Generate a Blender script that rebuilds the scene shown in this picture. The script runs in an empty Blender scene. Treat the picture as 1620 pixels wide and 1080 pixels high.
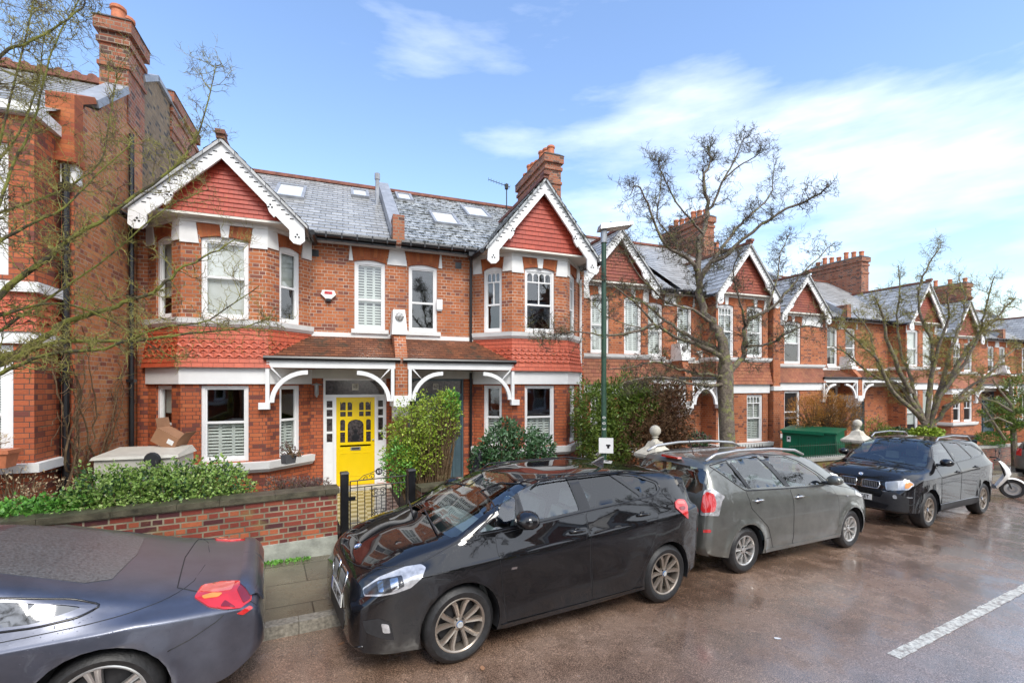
import bpy, bmesh, math, random
from math import sin, cos, tan, pi, sqrt, atan2, radians as R
from mathutils import Vector, Matrix
from mathutils.geometry import delaunay_2d_cdt
from mathutils.bvhtree import BVHTree
random.seed(7)
sc = bpy.context.scene
COL = sc.collection
# ---------------------------------------------------------------- place and camera
PHI = R(20.5); F = 720.0; VH = 608.0; EYE = 2.46; SL = .036; A8 = R(8)
C8, S8 = cos(A8), sin(A8)
def road_z(x, y): return -SL*(x*C8 + y*S8)
def RT(t, n, z=0.0):              # road frame (along, across) -> world, z measured above the sloping road
    x = t*C8 - n*S8; y = t*S8 + n*C8
    return Vector((x, y, -SL*t + z))
def at(u, v, d):                  # a direction seen from the street at forward depth d -> world point
    r = (u-810)/F*d
    return Vector((r*cos(PHI)+d*sin(PHI), -r*sin(PHI)+d*cos(PHI), EYE+(VH-v)/F*d))
# ---------------------------------------------------------------- node helpers
def new_mat(name):
    m = bpy.data.materials.new(name); m.use_nodes = True
    nt = m.node_tree; b = nt.nodes['Principled BSDF']
    return m, nt, b
def nd(nt, typ, **kw):
    n = nt.nodes.new(typ)
    for k, v in kw.items():
        if k.startswith('i_'):
            key = k[2:]
            key = int(key) if key.isdigit() else key.replace('_', ' ')
            n.inputs[key].default_value = v
        else: setattr(n, k, v)
    return n
def ln(nt, a, b): nt.links.new(a, b)
def ramp(nt, fac, stops):
    r = nt.nodes.new('ShaderNodeValToRGB'); e = r.color_ramp.elements
    while len(e) < len(stops): e.new(.5)
    for i, (p, c) in enumerate(stops):
        e[i].position = p; e[i].color = (c[0], c[1], c[2], 1) if len(c) == 3 else c
    if fac is not None: ln(nt, fac, r.inputs[0])
    return r.outputs[0]
def mixc(nt, fac, a, b, mode='MIX'):
    m = nt.nodes.new('ShaderNodeMix'); m.data_type = 'RGBA'; m.blend_type = mode
    for s, val in ((m.inputs[0], fac), (m.inputs[6], a), (m.inputs[7], b)):
        if hasattr(val, 'links'): ln(nt, val, s)
        elif isinstance(val, (int, float)): s.default_value = val
        else: s.default_value = (val[0], val[1], val[2], 1)
    return m.outputs[2]
def math_(nt, op, a, b=0.0):
    m = nt.nodes.new('ShaderNodeMath'); m.operation = op
    for s, val in ((m.inputs[0], a), (m.inputs[1], b)):
        if hasattr(val, 'links'): ln(nt, val, s)
        else: s.default_value = val
    return m.outputs[0]
def noise(nt, scale, detail=3, rough=.6, vec=None, out=0):
    n = nd(nt, 'ShaderNodeTexNoise'); n.inputs['Scale'].default_value = scale
    n.inputs['Detail'].default_value = detail; n.inputs['Roughness'].default_value = rough
    if vec is None:
        g = nt.nodes.new('ShaderNodeNewGeometry'); vec = g.outputs['Position']
    ln(nt, vec, n.inputs['Vector']); return n.outputs[out]
def bump(nt, b, h, strength=.4, dist=.01):
    n = nt.nodes.new('ShaderNodeBump'); n.inputs['Strength'].default_value = strength; n.inputs['Distance'].default_value = dist
    ln(nt, h, n.inputs['Height']); ln(nt, n.outputs[0], b.inputs['Normal']); return n
def uvv(nt): return nd(nt, 'ShaderNodeUVMap').outputs[0]
def simple(name, col, rough=.6, metal=0, var=.12, nscale=6, spec=.5, bmp=0, bscale=60, coat=0):
    m, nt, b = new_mat(name)
    n = noise(nt, nscale, 4)
    d = [max(0, c*(1-var*2)) for c in col]; l = [min(1, c*(1+var*2)) for c in col]
    ln(nt, ramp(nt, n, [(.25, d), (.75, l)]), b.inputs['Base Color'])
    b.inputs['Roughness'].default_value = rough; b.inputs['Metallic'].default_value = metal
    b.inputs['Specular IOR Level'].default_value = spec
    b.inputs['Coat Weight'].default_value = coat
    if bmp: bump(nt, b, noise(nt, bscale, 3), bmp, .01)
    return m
def brick_mat(name, c1, c2, dark, mortar, w=.225, h=.075, ms=.006, wear=(.5, .5, .5), wearamt=.0, rough=.75, moss=None, ratio=None):
    m, nt, b = new_mat(name)
    t = nd(nt, 'ShaderNodeTexBrick'); t.offset = .5
    if w < .5: t.squash = .5; t.squash_frequency = 2
    uv = uvv(nt)
    # small warp so courses are not ruler straight
    wn = noise(nt, 3.0, 2, .5, uv, 1)
    mp = nd(nt, 'ShaderNodeVectorMath', operation='MULTIPLY_ADD'); ln(nt, wn, mp.inputs[0]); mp.inputs[1].default_value = (.012, .012, 0); ln(nt, uv, mp.inputs[2])
    ln(nt, mp.outputs[0], t.inputs['Vector'])
    t.inputs['Scale'].default_value = 1; t.inputs['Brick Width'].default_value = w; t.inputs['Row Height'].default_value = h
    t.inputs['Mortar Size'].default_value = ms; t.inputs['Mortar Smooth'].default_value = .3; t.inputs['Bias'].default_value = -.1
    t.inputs['Color1'].default_value = (0, 0, 0, 1); t.inputs['Color2'].default_value = (1, 1, 1, 1); t.inputs['Mortar'].default_value = (.5, .5, .5, 1)
    bw = nd(nt, 'ShaderNodeSeparateColor'); ln(nt, t.outputs['Color'], bw.inputs[0])
    col = ramp(nt, bw.outputs[0], [(0, dark), (.03, dark), (.10, [x*.8 for x in c1]), (.3, c1), (.6, c1), (1, c2)])
    fine = noise(nt, 45, 3); col = mixc(nt, .3, col, ramp(nt, fine, [(.3, (.25, .25, .25)), (.7, (1, 1, 1))]), 'MULTIPLY')
    big = noise(nt, .9, 4); col = mixc(nt, .4, col, ramp(nt, big, [(.3, (.45, .45, .5)), (.62, (1.0, 1.0, 1.0))]), 'MULTIPLY')
    mn = noise(nt, 2.2, 3); mcol = mixc(nt, ramp(nt, mn, [(.35, (0, 0, 0)), (.65, (1, 1, 1))]), mortar, [c*.45 for c in mortar])
    col = mixc(nt, t.outputs['Fac'], col, mcol)
    if wearamt:
        wn2 = ramp(nt, noise(nt, 2.6, 5, .7), [(.58, (0, 0, 0)), (.72, (wearamt,)*3)])
        col = mixc(nt, wn2, col, wear)
    if moss:
        g = nt.nodes.new('ShaderNodeNewGeometry'); sp = nt.nodes.new('ShaderNodeSeparateXYZ'); ln(nt, g.outputs['Position'], sp.inputs[0])
        mm = math_(nt, 'ADD', math_(nt, 'MULTIPLY', noise(nt, 3.5, 4), 1.0), 0)
        mk = ramp(nt, mm, [(moss[1], (0, 0, 0)), (moss[1]+.12, (moss[2],)*3)])
        col = mixc(nt, mk, col, moss[0])
    ln(nt, col, b.inputs['Base Color']); b.inputs['Roughness'].default_value = rough
    hh = math_(nt, 'SUBTRACT', math_(nt, 'MULTIPLY', fine, .35), t.outputs['Fac'])
    bump(nt, b, hh, .6, .006)
    return m
def tile_mat(name, c1, c2, w, h, gap=(.02, .02, .02), rough=.5, patch=None, ms=.006, spec=.5, fine_s=30, big=(.5, 1.0)):
    m, nt, b = new_mat(name); t = nd(nt, 'ShaderNodeTexBrick'); t.offset = .5
    ln(nt, uvv(nt), t.inputs['Vector'])
    t.inputs['Scale'].default_value = 1; t.inputs['Brick Width'].default_value = w; t.inputs['Row Height'].default_value = h
    t.inputs['Mortar Size'].default_value = ms; t.inputs['Mortar Smooth'].default_value = .1; t.inputs['Bias'].default_value = 0
    t.inputs['Color1'].default_value = (*c1, 1); t.inputs['Color2'].default_value = (*c2, 1); t.inputs['Mortar'].default_value = (*gap, 1)
    col = t.outputs['Color']
    fine = noise(nt, fine_s, 4); col = mixc(nt, .4, col, ramp(nt, fine, [(.3, (.45, .45, .45)), (.7, (1.1, 1.1, 1.1))]), 'MULTIPLY')
    bg = noise(nt, 1.3, 4); col = mixc(nt, .6, col, ramp(nt, bg, [(.3, (big[0],)*3), (.65, (big[1],)*3)]), 'MULTIPLY')
    if patch:   # (colour, threshold, scale)
        pm = ramp(nt, noise(nt, patch[2], 5, .7), [(patch[1], (0, 0, 0)), (patch[1]+.08, (1, 1, 1))]); col = mixc(nt, pm, col, patch[0])
    ln(nt, col, b.inputs['Base Color']); b.inputs['Roughness'].default_value = rough; b.inputs['Specular IOR Level'].default_value = spec
    bump(nt, b, math_(nt, 'SUBTRACT', math_(nt, 'MULTIPLY', fine, .5), t.outputs['Fac']), .5, .006)
    return m
# ---------------------------------------------------------------- mesh builder
class MB:
    def __init__(s): s.v = []; s.f = []; s.uv = {}
    def pt(s, p): s.v.append(Vector(p)); return len(s.v)-1
    def face(s, pts, uv=None):
        i = [s.pt(p) for p in pts]; s.f.append(i)
        if uv: s.uv[len(s.f)-1] = uv
    def quad(s, a, b, c, d, uv=None): s.face((a, b, c, d), uv)
    def box(s, x0, x1, y0, y1, z0, z1, skip=''):
        a = [Vector((x, y, z)) for z in (z0, z1) for y in (y0, y1) for x in (x0, x1)]
        s.hexa(a)
    def hexa(s, a):   # a: 8 points, order x fastest, then y, then z
        b = len(s.v); s.v += [Vector(p) for p in a]
        for q in ((0, 2, 3, 1), (4, 5, 7, 6), (0, 1, 5, 4), (2, 6, 7, 3), (0, 4, 6, 2), (1, 3, 7, 5)): s.f.append([b+i for i in q])
    def obox(s, o, ax, ay, az):   # oriented box from corner o and three edge vectors
        o, ax, ay, az = Vector(o), Vector(ax), Vector(ay), Vector(az)
        s.hexa([o, o+ax, o+ay, o+ax+ay, o+az, o+ax+az, o+ay+az, o+ax+ay+az])
    def prism(s, poly, y0, y1, axis='y'):   # poly in (x,z) extruded along y (or (x,y) along z, (y,z) along x)
        def P(a, b, t): return {'y': (a, t, b), 'z': (a, b, t), 'x': (t, a, b)}[axis]
        n = len(poly); b = len(s.v)
        for t in (y0, y1):
            for a, c in poly: s.v.append(Vector(P(a, c, t)))
        ar = sum(poly[i][0]*poly[(i+1) % n][1]-poly[(i+1) % n][0]*poly[i][1] for i in range(n))
        if axis == 'y': ar = -ar
        if (y1-y0) < 0: ar = -ar
        A = list(range(b, b+n)); B = list(range(b+n, b+2*n))
        if ar > 0: s.f.append(A[::-1]); s.f.append(B)
        else: s.f.append(A); s.f.append(B[::-1])
        for i in range(n):
            j = (i+1) % n
            s.f.append([A[i], A[j], B[j], B[i]] if ar > 0 else [A[j], A[i], B[i], B[j]])
    def tube(s, pts, rad, n=6, caps=True):
        pts = [Vector(p) for p in pts]; m = len(pts)
        if not hasattr(rad, '__len__'): rad = [rad]*m
        b = len(s.v); up = None
        for i, p in enumerate(pts):
            d = (pts[min(i+1, m-1)]-pts[max(i-1, 0)]); d = d.normalized() if d.length > 1e-9 else Vector((0, 0, 1))
            if up is None:
                up = d.cross(Vector((0, 0, 1)) if abs(d.z) < .9 else Vector((1, 0, 0))).normalized()
            else:
                up = (up - d*up.dot(d)); up = up.normalized() if up.length > 1e-6 else d.orthogonal().normalized()
            w = d.cross(up)
            for k in range(n):
                a = 2*pi*k/n; s.v.append(p+(up*cos(a)+w*sin(a))*rad[i])
        for i in range(m-1):
            for k in range(n):
                q = (k+1) % n; s.f.append([b+i*n+k, b+i*n+q, b+(i+1)*n+q, b+(i+1)*n+k])
        if caps and n > 2:
            s.f.append([b+k for k in range(n)][::-1]); s.f.append([b+(m-1)*n+k for k in range(n)])
    def lathe(s, prof, c=(0, 0, 0), n=16, axis='z', a0=0, a1=2*pi, cap=True):   # prof: (r, h)
        c = Vector(c); b = len(s.v); full = abs(a1-a0-2*pi) < 1e-6; m = n if full else n+1
        for r, h in prof:
            for k in range(m):
                a = a0+(a1-a0)*k/n; x, y = r*cos(a), r*sin(a)
                s.v.append(c+{'z': Vector((x, y, h)), 'y': Vector((x, -h, y)), 'x': Vector((h, x, y))}[axis])
        for i in range(len(prof)-1):
            for k in range(n):
                q = (k+1) % m; s.f.append([b+i*m+k, b+i*m+q, b+(i+1)*m+q, b+(i+1)*m+k])
        if full and cap:
            if prof[0][0] > 1e-5: s.f.append([b+k for k in range(m)][::-1])
            if prof[-1][0] > 1e-5: s.f.append([b+(len(prof)-1)*m+k for k in range(m)])
    def xf(s, M):
        s.v = [M @ p for p in s.v]
        if M.determinant() < 0: s.f = [f[::-1] for f in s.f]; s.uv = {k: u[::-1] for k, u in s.uv.items()}
        return s
    def add(s, o, M=None):
        b = len(s.v); fb = len(s.f)
        fl = M is not None and M.determinant() < 0
        s.v += [(M @ p if M is not None else p) for p in o.v]
        for f in o.f: s.f.append([b+i for i in (f[::-1] if fl else f)])
        for k, u in o.uv.items(): s.uv[fb+k] = u[::-1] if fl else u
    def build(s, name, mat, parent=None, smooth=False, mats=None, merge=0):
        me = bpy.data.meshes.new(name)
        me.from_pydata([tuple(p) for p in s.v], [], s.f)
        if not merge:
            ul = me.uv_layers.new(name='UVMap'); dat = ul.data
            for i, p in enumerate(me.polygons):
                if i in s.uv:
                    for k, li in enumerate(p.loop_indices): dat[li].uv = s.uv[i][k]
                    continue
                nrm = p.normal
                if abs(nrm.z) > .995: T = Vector((1, 0, 0)); B = Vector((0, 1, 0))
                else:
                    T = Vector((0, 0, 1)).cross(nrm).normalized(); B = nrm.cross(T)
                for li in p.loop_indices:
                    co = me.vertices[me.loops[li].vertex_index].co; dat[li].uv = (co.dot(T), co.dot(B))
        else:
            bm = bmesh.new(); bm.from_mesh(me); bmesh.ops.remove_doubles(bm, verts=bm.verts, dist=merge)
            bmesh.ops.recalc_face_normals(bm, faces=bm.faces); bm.to_mesh(me); bm.free()
        if smooth:
            me.shade_smooth()
            if smooth is not True: me.set_sharp_from_angle(angle=R(smooth))
        me.materials.append(mat)
        o = bpy.data.objects.new(name, me); COL.objects.link(o)
        if parent: o.parent = parent
        return o
def build_split(mb, name, mat, parent=None, **kw):   # one object for each separate piece
    key = {}; par = list(range(len(mb.v)))
    def find(i):
        while par[i] != i: par[i] = par[par[i]]; i = par[i]
        return i
    for i, p in enumerate(mb.v):
        k = (round(p.x, 2), round(p.y, 2), round(p.z, 2)); j = key.setdefault(k, i); par[find(i)] = find(j)
    for f in mb.f:
        for i in f[1:]: par[find(i)] = find(f[0])
    cells = {}
    for fi, f in enumerate(mb.f): cells.setdefault(find(f[0]), []).append(fi)
    # pieces whose bounding boxes touch belong together
    G = []
    for fs in cells.values():
        P = [mb.v[i] for fi in fs for i in mb.f[fi]]; G.append([fs, [min(p[a] for p in P) for a in range(3)], [max(p[a] for p in P) for a in range(3)]])
    ch = True
    while ch:
        ch = False
        for i in range(len(G)):
            for j in range(i+1, len(G)):
                if all(G[i][1][a] <= G[j][2][a]+.004 and G[j][1][a] <= G[i][2][a]+.004 for a in range(3)):
                    G[i] = [G[i][0]+G[j][0], [min(G[i][1][a], G[j][1][a]) for a in range(3)], [max(G[i][2][a], G[j][2][a]) for a in range(3)]]; G.pop(j); ch = True; break
            if ch: break
    out = []
    for fs, lo, hi in G:
        q = MB()
        for fi in fs:
            b = len(q.v); q.v += [mb.v[i] for i in mb.f[fi]]; q.f.append(list(range(b, b+len(mb.f[fi]))))
            if fi in mb.uv: q.uv[len(q.f)-1] = mb.uv[fi]
        out.append(q.build(name, mat, parent, **kw))
    return out
def tag(o, label=None, cat=None, group=None, kind=None):
    if label: o['label'] = label
    if cat: o['category'] = cat
    if group: o['group'] = group
    if kind: o['kind'] = kind
    return o
def empty(name, loc, label, cat, rz=0, group=None):
    o = bpy.data.objects.new(name, None); COL.objects.link(o); o.location = loc; o.rotation_euler = (0, 0, rz); o.empty_display_size = .3
    tag(o, label, cat, group); return o
def text_mb(txt, size, mat, name, parent, M, ext=.002, bold=False, align='CENTER'):
    cu = bpy.data.curves.new('txt', 'FONT'); cu.body = txt; cu.size = size; cu.extrude = ext; cu.align_x = align; cu.align_y = 'CENTER'; cu.resolution_u = 2
    if bold: cu.offset = size*.018
    o = bpy.data.objects.new('txt', cu); COL.objects.link(o)
    dg = bpy.context.evaluated_depsgraph_get(); me = bpy.data.meshes.new_from_object(o.evaluated_get(dg)); bpy.data.objects.remove(o)
    me.transform(M); me.materials.clear(); me.materials.append(mat)
    q = bpy.data.objects.new(name, me); COL.objects.link(q)
    if parent: q.parent = parent
    return q
# ---------------------------------------------------------------- materials
M = {}
M['brick'] = brick_mat('red_brick', (.50, .145, .048), (.60, .21, .075), (.25, .08, .05), (.58, .45, .35), ms=.007)
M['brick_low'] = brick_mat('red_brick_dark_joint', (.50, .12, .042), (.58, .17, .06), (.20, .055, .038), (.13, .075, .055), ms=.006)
M['brick_far'] = brick_mat('orange_brick', (.50, .145, .05), (.60, .21, .075), (.22, .07, .04), (.50, .34, .24), ms=.005)
M['brick_flank'] = brick_mat('flank_brick', (.56, .20, .072), (.66, .31, .12), (.30, .10, .06), (.46, .36, .27), ms=.006, wear=(.42, .25, .08), wearamt=.35)
M['brick_stock'] = brick_mat('stock_brick', (.26, .17, .09), (.36, .25, .13), (.08, .06, .045), (.24, .2, .15), ms=.007)
M['brick_garden'] = brick_mat('garden_brick', (.27, .055, .035), (.55, .16, .065), (.10, .028, .03), (.34, .29, .20), ms=.011, rough=.5, moss=((.26, .2, .07), .6, .5))
M['brick_moss'] = brick_mat('mossy_brick', (.26, .08, .05), (.36, .13, .06), (.10, .04, .035), (.25, .2, .14), ms=.007, rough=.5, moss=((.25, .22, .05), .47, .8))
M['brick_chim'] = brick_mat('chimney_brick', (.37, .11, .05), (.46, .18, .08), (.12, .05, .035), (.36, .29, .22), ms=.008)
M['arch'] = brick_mat('rubbed_brick', (.46, .12, .035), (.54, .17, .05), (.36, .08, .03), (.36, .16, .08), w=.9, h=.068, ms=.003)
M['tilered'] = tile_mat('painted_tile', (.52, .090, .038), (.58, .115, .05), .17, 5, gap=(.15, .02, .015), rough=.5, ms=.003, big=(.8, 1.05))
M['tilegable'] = tile_mat('painted_gable_tile', (.42, .055, .026), (.49, .072, .034), .17, 5, gap=(.09, .012, .01), rough=.5, ms=.003, big=(.75, 1.05))
M['tileplain'] = tile_mat('plain_clay_tile', (.34, .10, .05), (.46, .17, .075), .17, 5, gap=(.08, .03, .02), rough=.6, ms=.004)
M['tiledark'] = tile_mat('weathered_gable_tile', (.30, .07, .045), (.36, .10, .05), .17, 5, gap=(.06, .02, .015), rough=.6, ms=.004)
M['canopy'] = tile_mat('canopy_tile', (.15, .060, .035), (.30, .115, .055), .165, 5, gap=(.03, .015, .01), rough=.5, patch=((.06, .045, .03), .56, 2.0), ms=.005)
M['slate'] = tile_mat('wet_slate', (.34, .34, .33), (.52, .52, .51), .26, 5, gap=(.05, .05, .055), rough=.3, ms=.006, spec=.8, big=(.7, 1.1))  # lighter base colour takes in the white sheen of wet slates
M['slate_moss'] = tile_mat('mossy_slate', (.40, .42, .43), (.62, .64, .64), .24, 5, gap=(.03, .03, .025), rough=.33, patch=((.07, .07, .05), .50, 7.0), ms=.01, spec=.8, big=(.6, 1.1))  # pale tones hold the wet sheen; the dark patches are moss
M['ridge'] = simple('ridge_tile', (.20, .07, .045), .7, var=.25, nscale=9, bmp=.4)
M['white'] = simple('white_paint', (.80, .80, .79), .4, var=.03, nscale=2.5)
M['stone'] = simple('white_painted_stone', (.76, .76, .74), .55, var=.05, nscale=3, bmp=.15)
M['cream'] = simple('weathered_cast_stone', (.58, .54, .45), .75, var=.14, nscale=7, bmp=.4)
M['soffit'] = simple('soffit_cream_paint', (.62, .60, .54), .5, var=.04)  # plain cream colour for soffits
M['black'] = simple('black_paint', (.012, .012, .014), .3, var=.2)
M['lead'] = simple('grey_lead', (.30, .31, .33), .45, var=.15, nscale=5)
M['terracotta'] = simple('terracotta', (.50, .16, .07), .65, var=.15, nscale=8, bmp=.3)
M['concrete'] = simple('render_plinth', (.34, .35, .30), .7, var=.28, nscale=3.5, bmp=.5, bscale=30)
M['coping'] = simple('dark_coping', (.085, .075, .048), .4, var=.35, nscale=6, bmp=.5, bscale=70)
M['coping_light'] = simple('pale_coping', (.42, .40, .35), .5, var=.2, nscale=6, bmp=.4)
M['sandstone'] = simple('sandstone_coping', (.42, .28, .10), .55, var=.15, nscale=6, bmp=.3)
M['yellow'] = simple('yellow_gloss_paint', (.86, .60, .006), .22, var=.015, spec=.6)
M['teal'] = simple('slate_blue_paint', (.065, .105, .125), .3, var=.05)
M['maroon'] = simple('maroon_paint', (.16, .01, .015), .35, var=.1)
M['green'] = simple('green_gloss_metal', (.006, .13, .065), .3, var=.08, nscale=2, spec=.6)
M['poleg'] = simple('dark_green_pole', (.015, .055, .028), .35, var=.12, nscale=14)
M['galv'] = simple('galvanised_steel', (.36, .37, .38), .4, .6, var=.12)
M['timber'] = simple('brown_stained_timber', (.16, .07, .03), .6, var=.3, nscale=12)
M['dark'] = simple('recess_shade_tone', (.02, .019, .018), .8, var=.1)  # dark tone painted as the shade of bargeboard notches and holes
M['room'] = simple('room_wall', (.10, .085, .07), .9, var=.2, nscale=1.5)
M['cloth'] = simple('pale_curtain', (.55, .56, .52), .9, var=.06)
M['blind'] = simple('white_shutter', (.74, .76, .73), .5, var=.02)
M['card'] = simple('brown_cardboard', (.33, .17, .09), .8, var=.08)
M['beige'] = simple('beige_plastic', (.60, .57, .49), .45, var=.05)
M['plastic'] = simple('white_plastic', (.82, .81, .78), .35, var=.02)
M['blackbag'] = simple('black_cover', (.012, .012, .015), .35, var=.3)
M['greytxt'] = simple('grey_lettering', (.55, .55, .55), .5)
M['soil'] = simple('damp_soil', (.055, .035, .022), .9, var=.4, nscale=9, bmp=.8)
def glass_mat(name, tint, refl=.25, rough=.02, f0=None):
    m, nt, b = new_mat(name); nt.nodes.remove(b); out = nt.nodes['Material Output']
    tr = nd(nt, 'ShaderNodeBsdfTransparent'); tr.inputs[0].default_value = (*tint, 1)
    gl = nd(nt, 'ShaderNodeBsdfGlossy'); gl.inputs['Roughness'].default_value = rough
    n = noise(nt, 1.1, 2); bp = nd(nt, 'ShaderNodeBump'); bp.inputs['Strength'].default_value = .06; bp.inputs['Distance'].default_value = .05
    ln(nt, n, bp.inputs['Height']); ln(nt, bp.outputs[0], gl.inputs['Normal'])
    fr = nd(nt, 'ShaderNodeLayerWeight'); fr.inputs[0].default_value = .5
    fac = math_(nt, 'ADD', math_(nt, 'MULTIPLY', math_(nt, 'POWER', fr.outputs[1], 4.0), .85), refl+.04)
    fac = math_(nt, 'MINIMUM', fac, 1.0)
    mx = nd(nt, 'ShaderNodeMixShader'); ln(nt, fac, mx.inputs[0]); ln(nt, tr.outputs[0], mx.inputs[1]); ln(nt, gl.outputs[0], mx.inputs[2])
    ln(nt, mx.outputs[0], out.inputs[0]); return m
M['glass'] = glass_mat('window_glass', (.85, .88, .86), .12)
M['stained'] = simple('leaded_glass', (.055, .045, .045), .12, var=.5, nscale=18, spec=.8)
M['skyglass'] = simple('pale_rooflight_glass', (.74, .77, .80), .15, var=.03, nscale=3, spec=.8)  # even pale tone over the whole opaque pane
# ---------------------------------------------------------------- house building kit
def facet_M(p0, p1):
    t = Vector((p1[0]-p0[0], p1[1]-p0[1], 0)); L = t.length; t.normalize(); inn = Vector((-t.y, t.x, 0))
    return Matrix(((t.x, inn.x, 0, p0[0]), (t.y, inn.y, 0, p0[1]), (0, 0, 1, 0), (0, 0, 0, 1))), L
def panel(mb, Mx, L, z0, z1, holes=(), rev=.12, a0=0.0, y=0.0):
    xs = sorted({a0, L, *[h[0] for h in holes], *[h[1] for h in holes]}); zs = sorted({z0, z1, *[h[2] for h in holes], *[h[3] for h in holes]})
    t = MB()
    for i in range(len(xs)-1):
        for j in range(len(zs)-1):
            cx, cz = (xs[i]+xs[i+1])/2, (zs[j]+zs[j+1])/2
            if any(h[0] < cx < h[1] and h[2] < cz < h[3] for h in holes): continue
            t.quad((xs[i], y, zs[j]), (xs[i+1], y, zs[j]), (xs[i+1], y, zs[j+1]), (xs[i], y, zs[j+1]))
    for h in holes:
        a, b, c, d = h[:4]
        t.quad((a, y, c), (a, y, d), (a, y+rev, d), (a, y+rev, c)); t.quad((b, y, d), (b, y, c), (b, y+rev, c), (b, y+rev, d))
        t.quad((a, y, c), (a, y+rev, c), (b, y+rev, c), (b, y, c)); t.quad((a, y, d), (b, y, d), (b, y+rev, d), (a, y+rev, d))
    mb.add(t, Mx)
def arc_head(a0, a1, zs, rise, n=8):
    return [(a0+(a1-a0)*i/n, zs+rise*sin(pi*i/n)) for i in range(n+1)]
def window(par, MM, Mx, a0, a1, z0, z1, o):
    """sash window: white frame, pane, and whatever hangs behind the glass.  o: options"""
    G = MM @ Mx; rise = o.get('rise', 0); fw = o.get('fw', .06); m = (a0+a1)/2; zm = o.get('zm', (z0+z1)/2)
    f = MB(); f.box(a0, a0+fw, .04, .13, z0, z1+rise); f.box(a1-fw, a1, .04, .13, z0, z1+rise)
    f.box(a0+fw, a1-fw, .04, .13, z1-fw*.8, z1+rise); f.box(a0+fw, a1-fw, .04, .13, z0, z0+fw*.9)
    f.box(a0+fw, a1-fw, .06, .115, zm-.022, zm+.022)
    for q in (a0+fw, a1-fw-.028): f.box(q, q+.028, .062, .112, z0+fw*.9, zm-.022); f.box(q, q+.028, .058, .10, zm+.022, z1-fw*.8)
    f.box(a0+fw+.028, a1-fw-.028, .062, .112, z0+fw*.9, z0+fw*.9+.05); f.box(a0+fw+.028, a1-fw-.028, .058, .10, z1-fw*.8-.03, z1-fw*.8)
    if o.get('lights'):
        k = o['lights']; zb = z1-fw-.24; A, B = a0+fw+.02, a1-fw-.02; w = (B-A)/k
        f.box(A, B, .063, .097, zb-.02, zb+.012)
        for i in range(1, k): f.box(A+w*i-.012, A+w*i+.012, .063, .097, zb+.012, z1-fw)
        for i in range(k):      # round heads of the small lights
            c = A+w*(i+.5); r = w/2-.012; base = z1-fw-.03-r
            for sg in (-1, 1):
                pts = [(c+sg*r, base)]+[(c+sg*r*cos(a), base+r*sin(a)) for a in (R(22), R(45), R(67), R(90))]+[(c, z1-fw), (c+sg*r, z1-fw)]
                f.prism(pts, .066, .094)
        if k > 2: f.box(m-.013, m+.013, .063, .097, zm+.02, zb-.02)
    fr = f.xf(G).build('window', M['white'], par)
    p = MB(); p.quad((a0+fw, .085, z0+fw), (a1-fw, .085, z0+fw), (a1-fw, .085, z1-fw*.5), (a0+fw, .085, z1-fw*.5)); p.xf(G).build('pane', M['glass'], fr)
    sh = o.get('shut')
    if sh:
        s = MB(); lo, hi = (z0+.05, zm) if sh == 'low' else (z0+.05, z1-.05)
        n = o.get('npan', 3); w = (a1-a0-2*fw)/n; step = o.get('step', .062)
        for i in range(n):
            A = a0+fw+w*i; B = A+w
            for lo2, hi2 in ([(lo, hi)] if sh == 'low' else [(lo, zm-.01), (zm+.01, hi)]):
                s.box(A, A+.028, .15, .175, lo2, hi2); s.box(B-.028, B, .15, .175, lo2, hi2)
                s.box(A+.028, B-.028, .15, .175, lo2, lo2+.05); s.box(A+.028, B-.028, .15, .175, hi2-.05, hi2)
                z = lo2+.06
                while z < hi2-.09:
                    s.obox((A+.028, .145, z), (B-A-.056, 0, 0), (0, .035, step*.62), (0, -.006, .004)); z += step
        s.xf(G).build('shutter', M['blind'], fr)
    if o.get('blind'):
        s = MB(); s.box(a0+fw, a1-fw, .15, .16, o['blind'], z1-.03); s.xf(G).build('blind', M['blind'] if not o.get('bm') else M[o['bm']], fr)
    if o.get('curtain'):
        s = MB(); k = 7
        for sg in (0, 1):
            A = a0+fw if not sg else a1-fw-.16
            for i in range(k): s.quad((A+.16*i/k, .16+.03*(i % 2), z0), (A+.16*(i+1)/k, .16+.03*((i+1) % 2), z0), (A+.16*(i+1)/k, .16+.03*((i+1) % 2), z1), (A+.16*i/k, .16+.03*(i % 2), z1))
        s.xf(G).build('curtain', M['cloth'], fr)
    return fr
def lintel(mb, Mx, a0, a1, zs, rise, top, sp=.07):
    t = MB(); n = 8; lo = arc_head(a0-.01, a1+.01, zs, rise, n); hi = [(a0-sp+(a1-a0+2*sp)*i/n, top) for i in range(n+1)]
    for i in range(n):
        q = [lo[i], lo[i+1], hi[i+1], hi[i]]
        t.face([(a, -.012, z) for a, z in q], uv=[(z, a0+i*(a1-a0)/n+(0 if k in (0, 3) else (a1-a0)/n)) for k, (a, z) in enumerate(q)])
        t.face([(lo[i][0], .12, lo[i][1]), (lo[i+1][0], .12, lo[i+1][1]), (lo[i+1][0], -.012, lo[i+1][1]), (lo[i][0], -.012, lo[i][1])])
    t.face([(lo[0][0], -.012, lo[0][1]), (hi[0][0], -.012, top), (hi[0][0], 0, top), (lo[0][0], 0, lo[0][1])])
    t.face([(lo[-1][0], 0, lo[-1][1]), (hi[-1][0], 0, top), (hi[-1][0], -.012, top), (lo[-1][0], -.012, lo[-1][1])])
    mb.add(t, Mx)
def stone_block(mb, Mx, poly, p=.03):
    t = MB(); t.prism(poly, -p, .0); mb.add(t, Mx)
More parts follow.
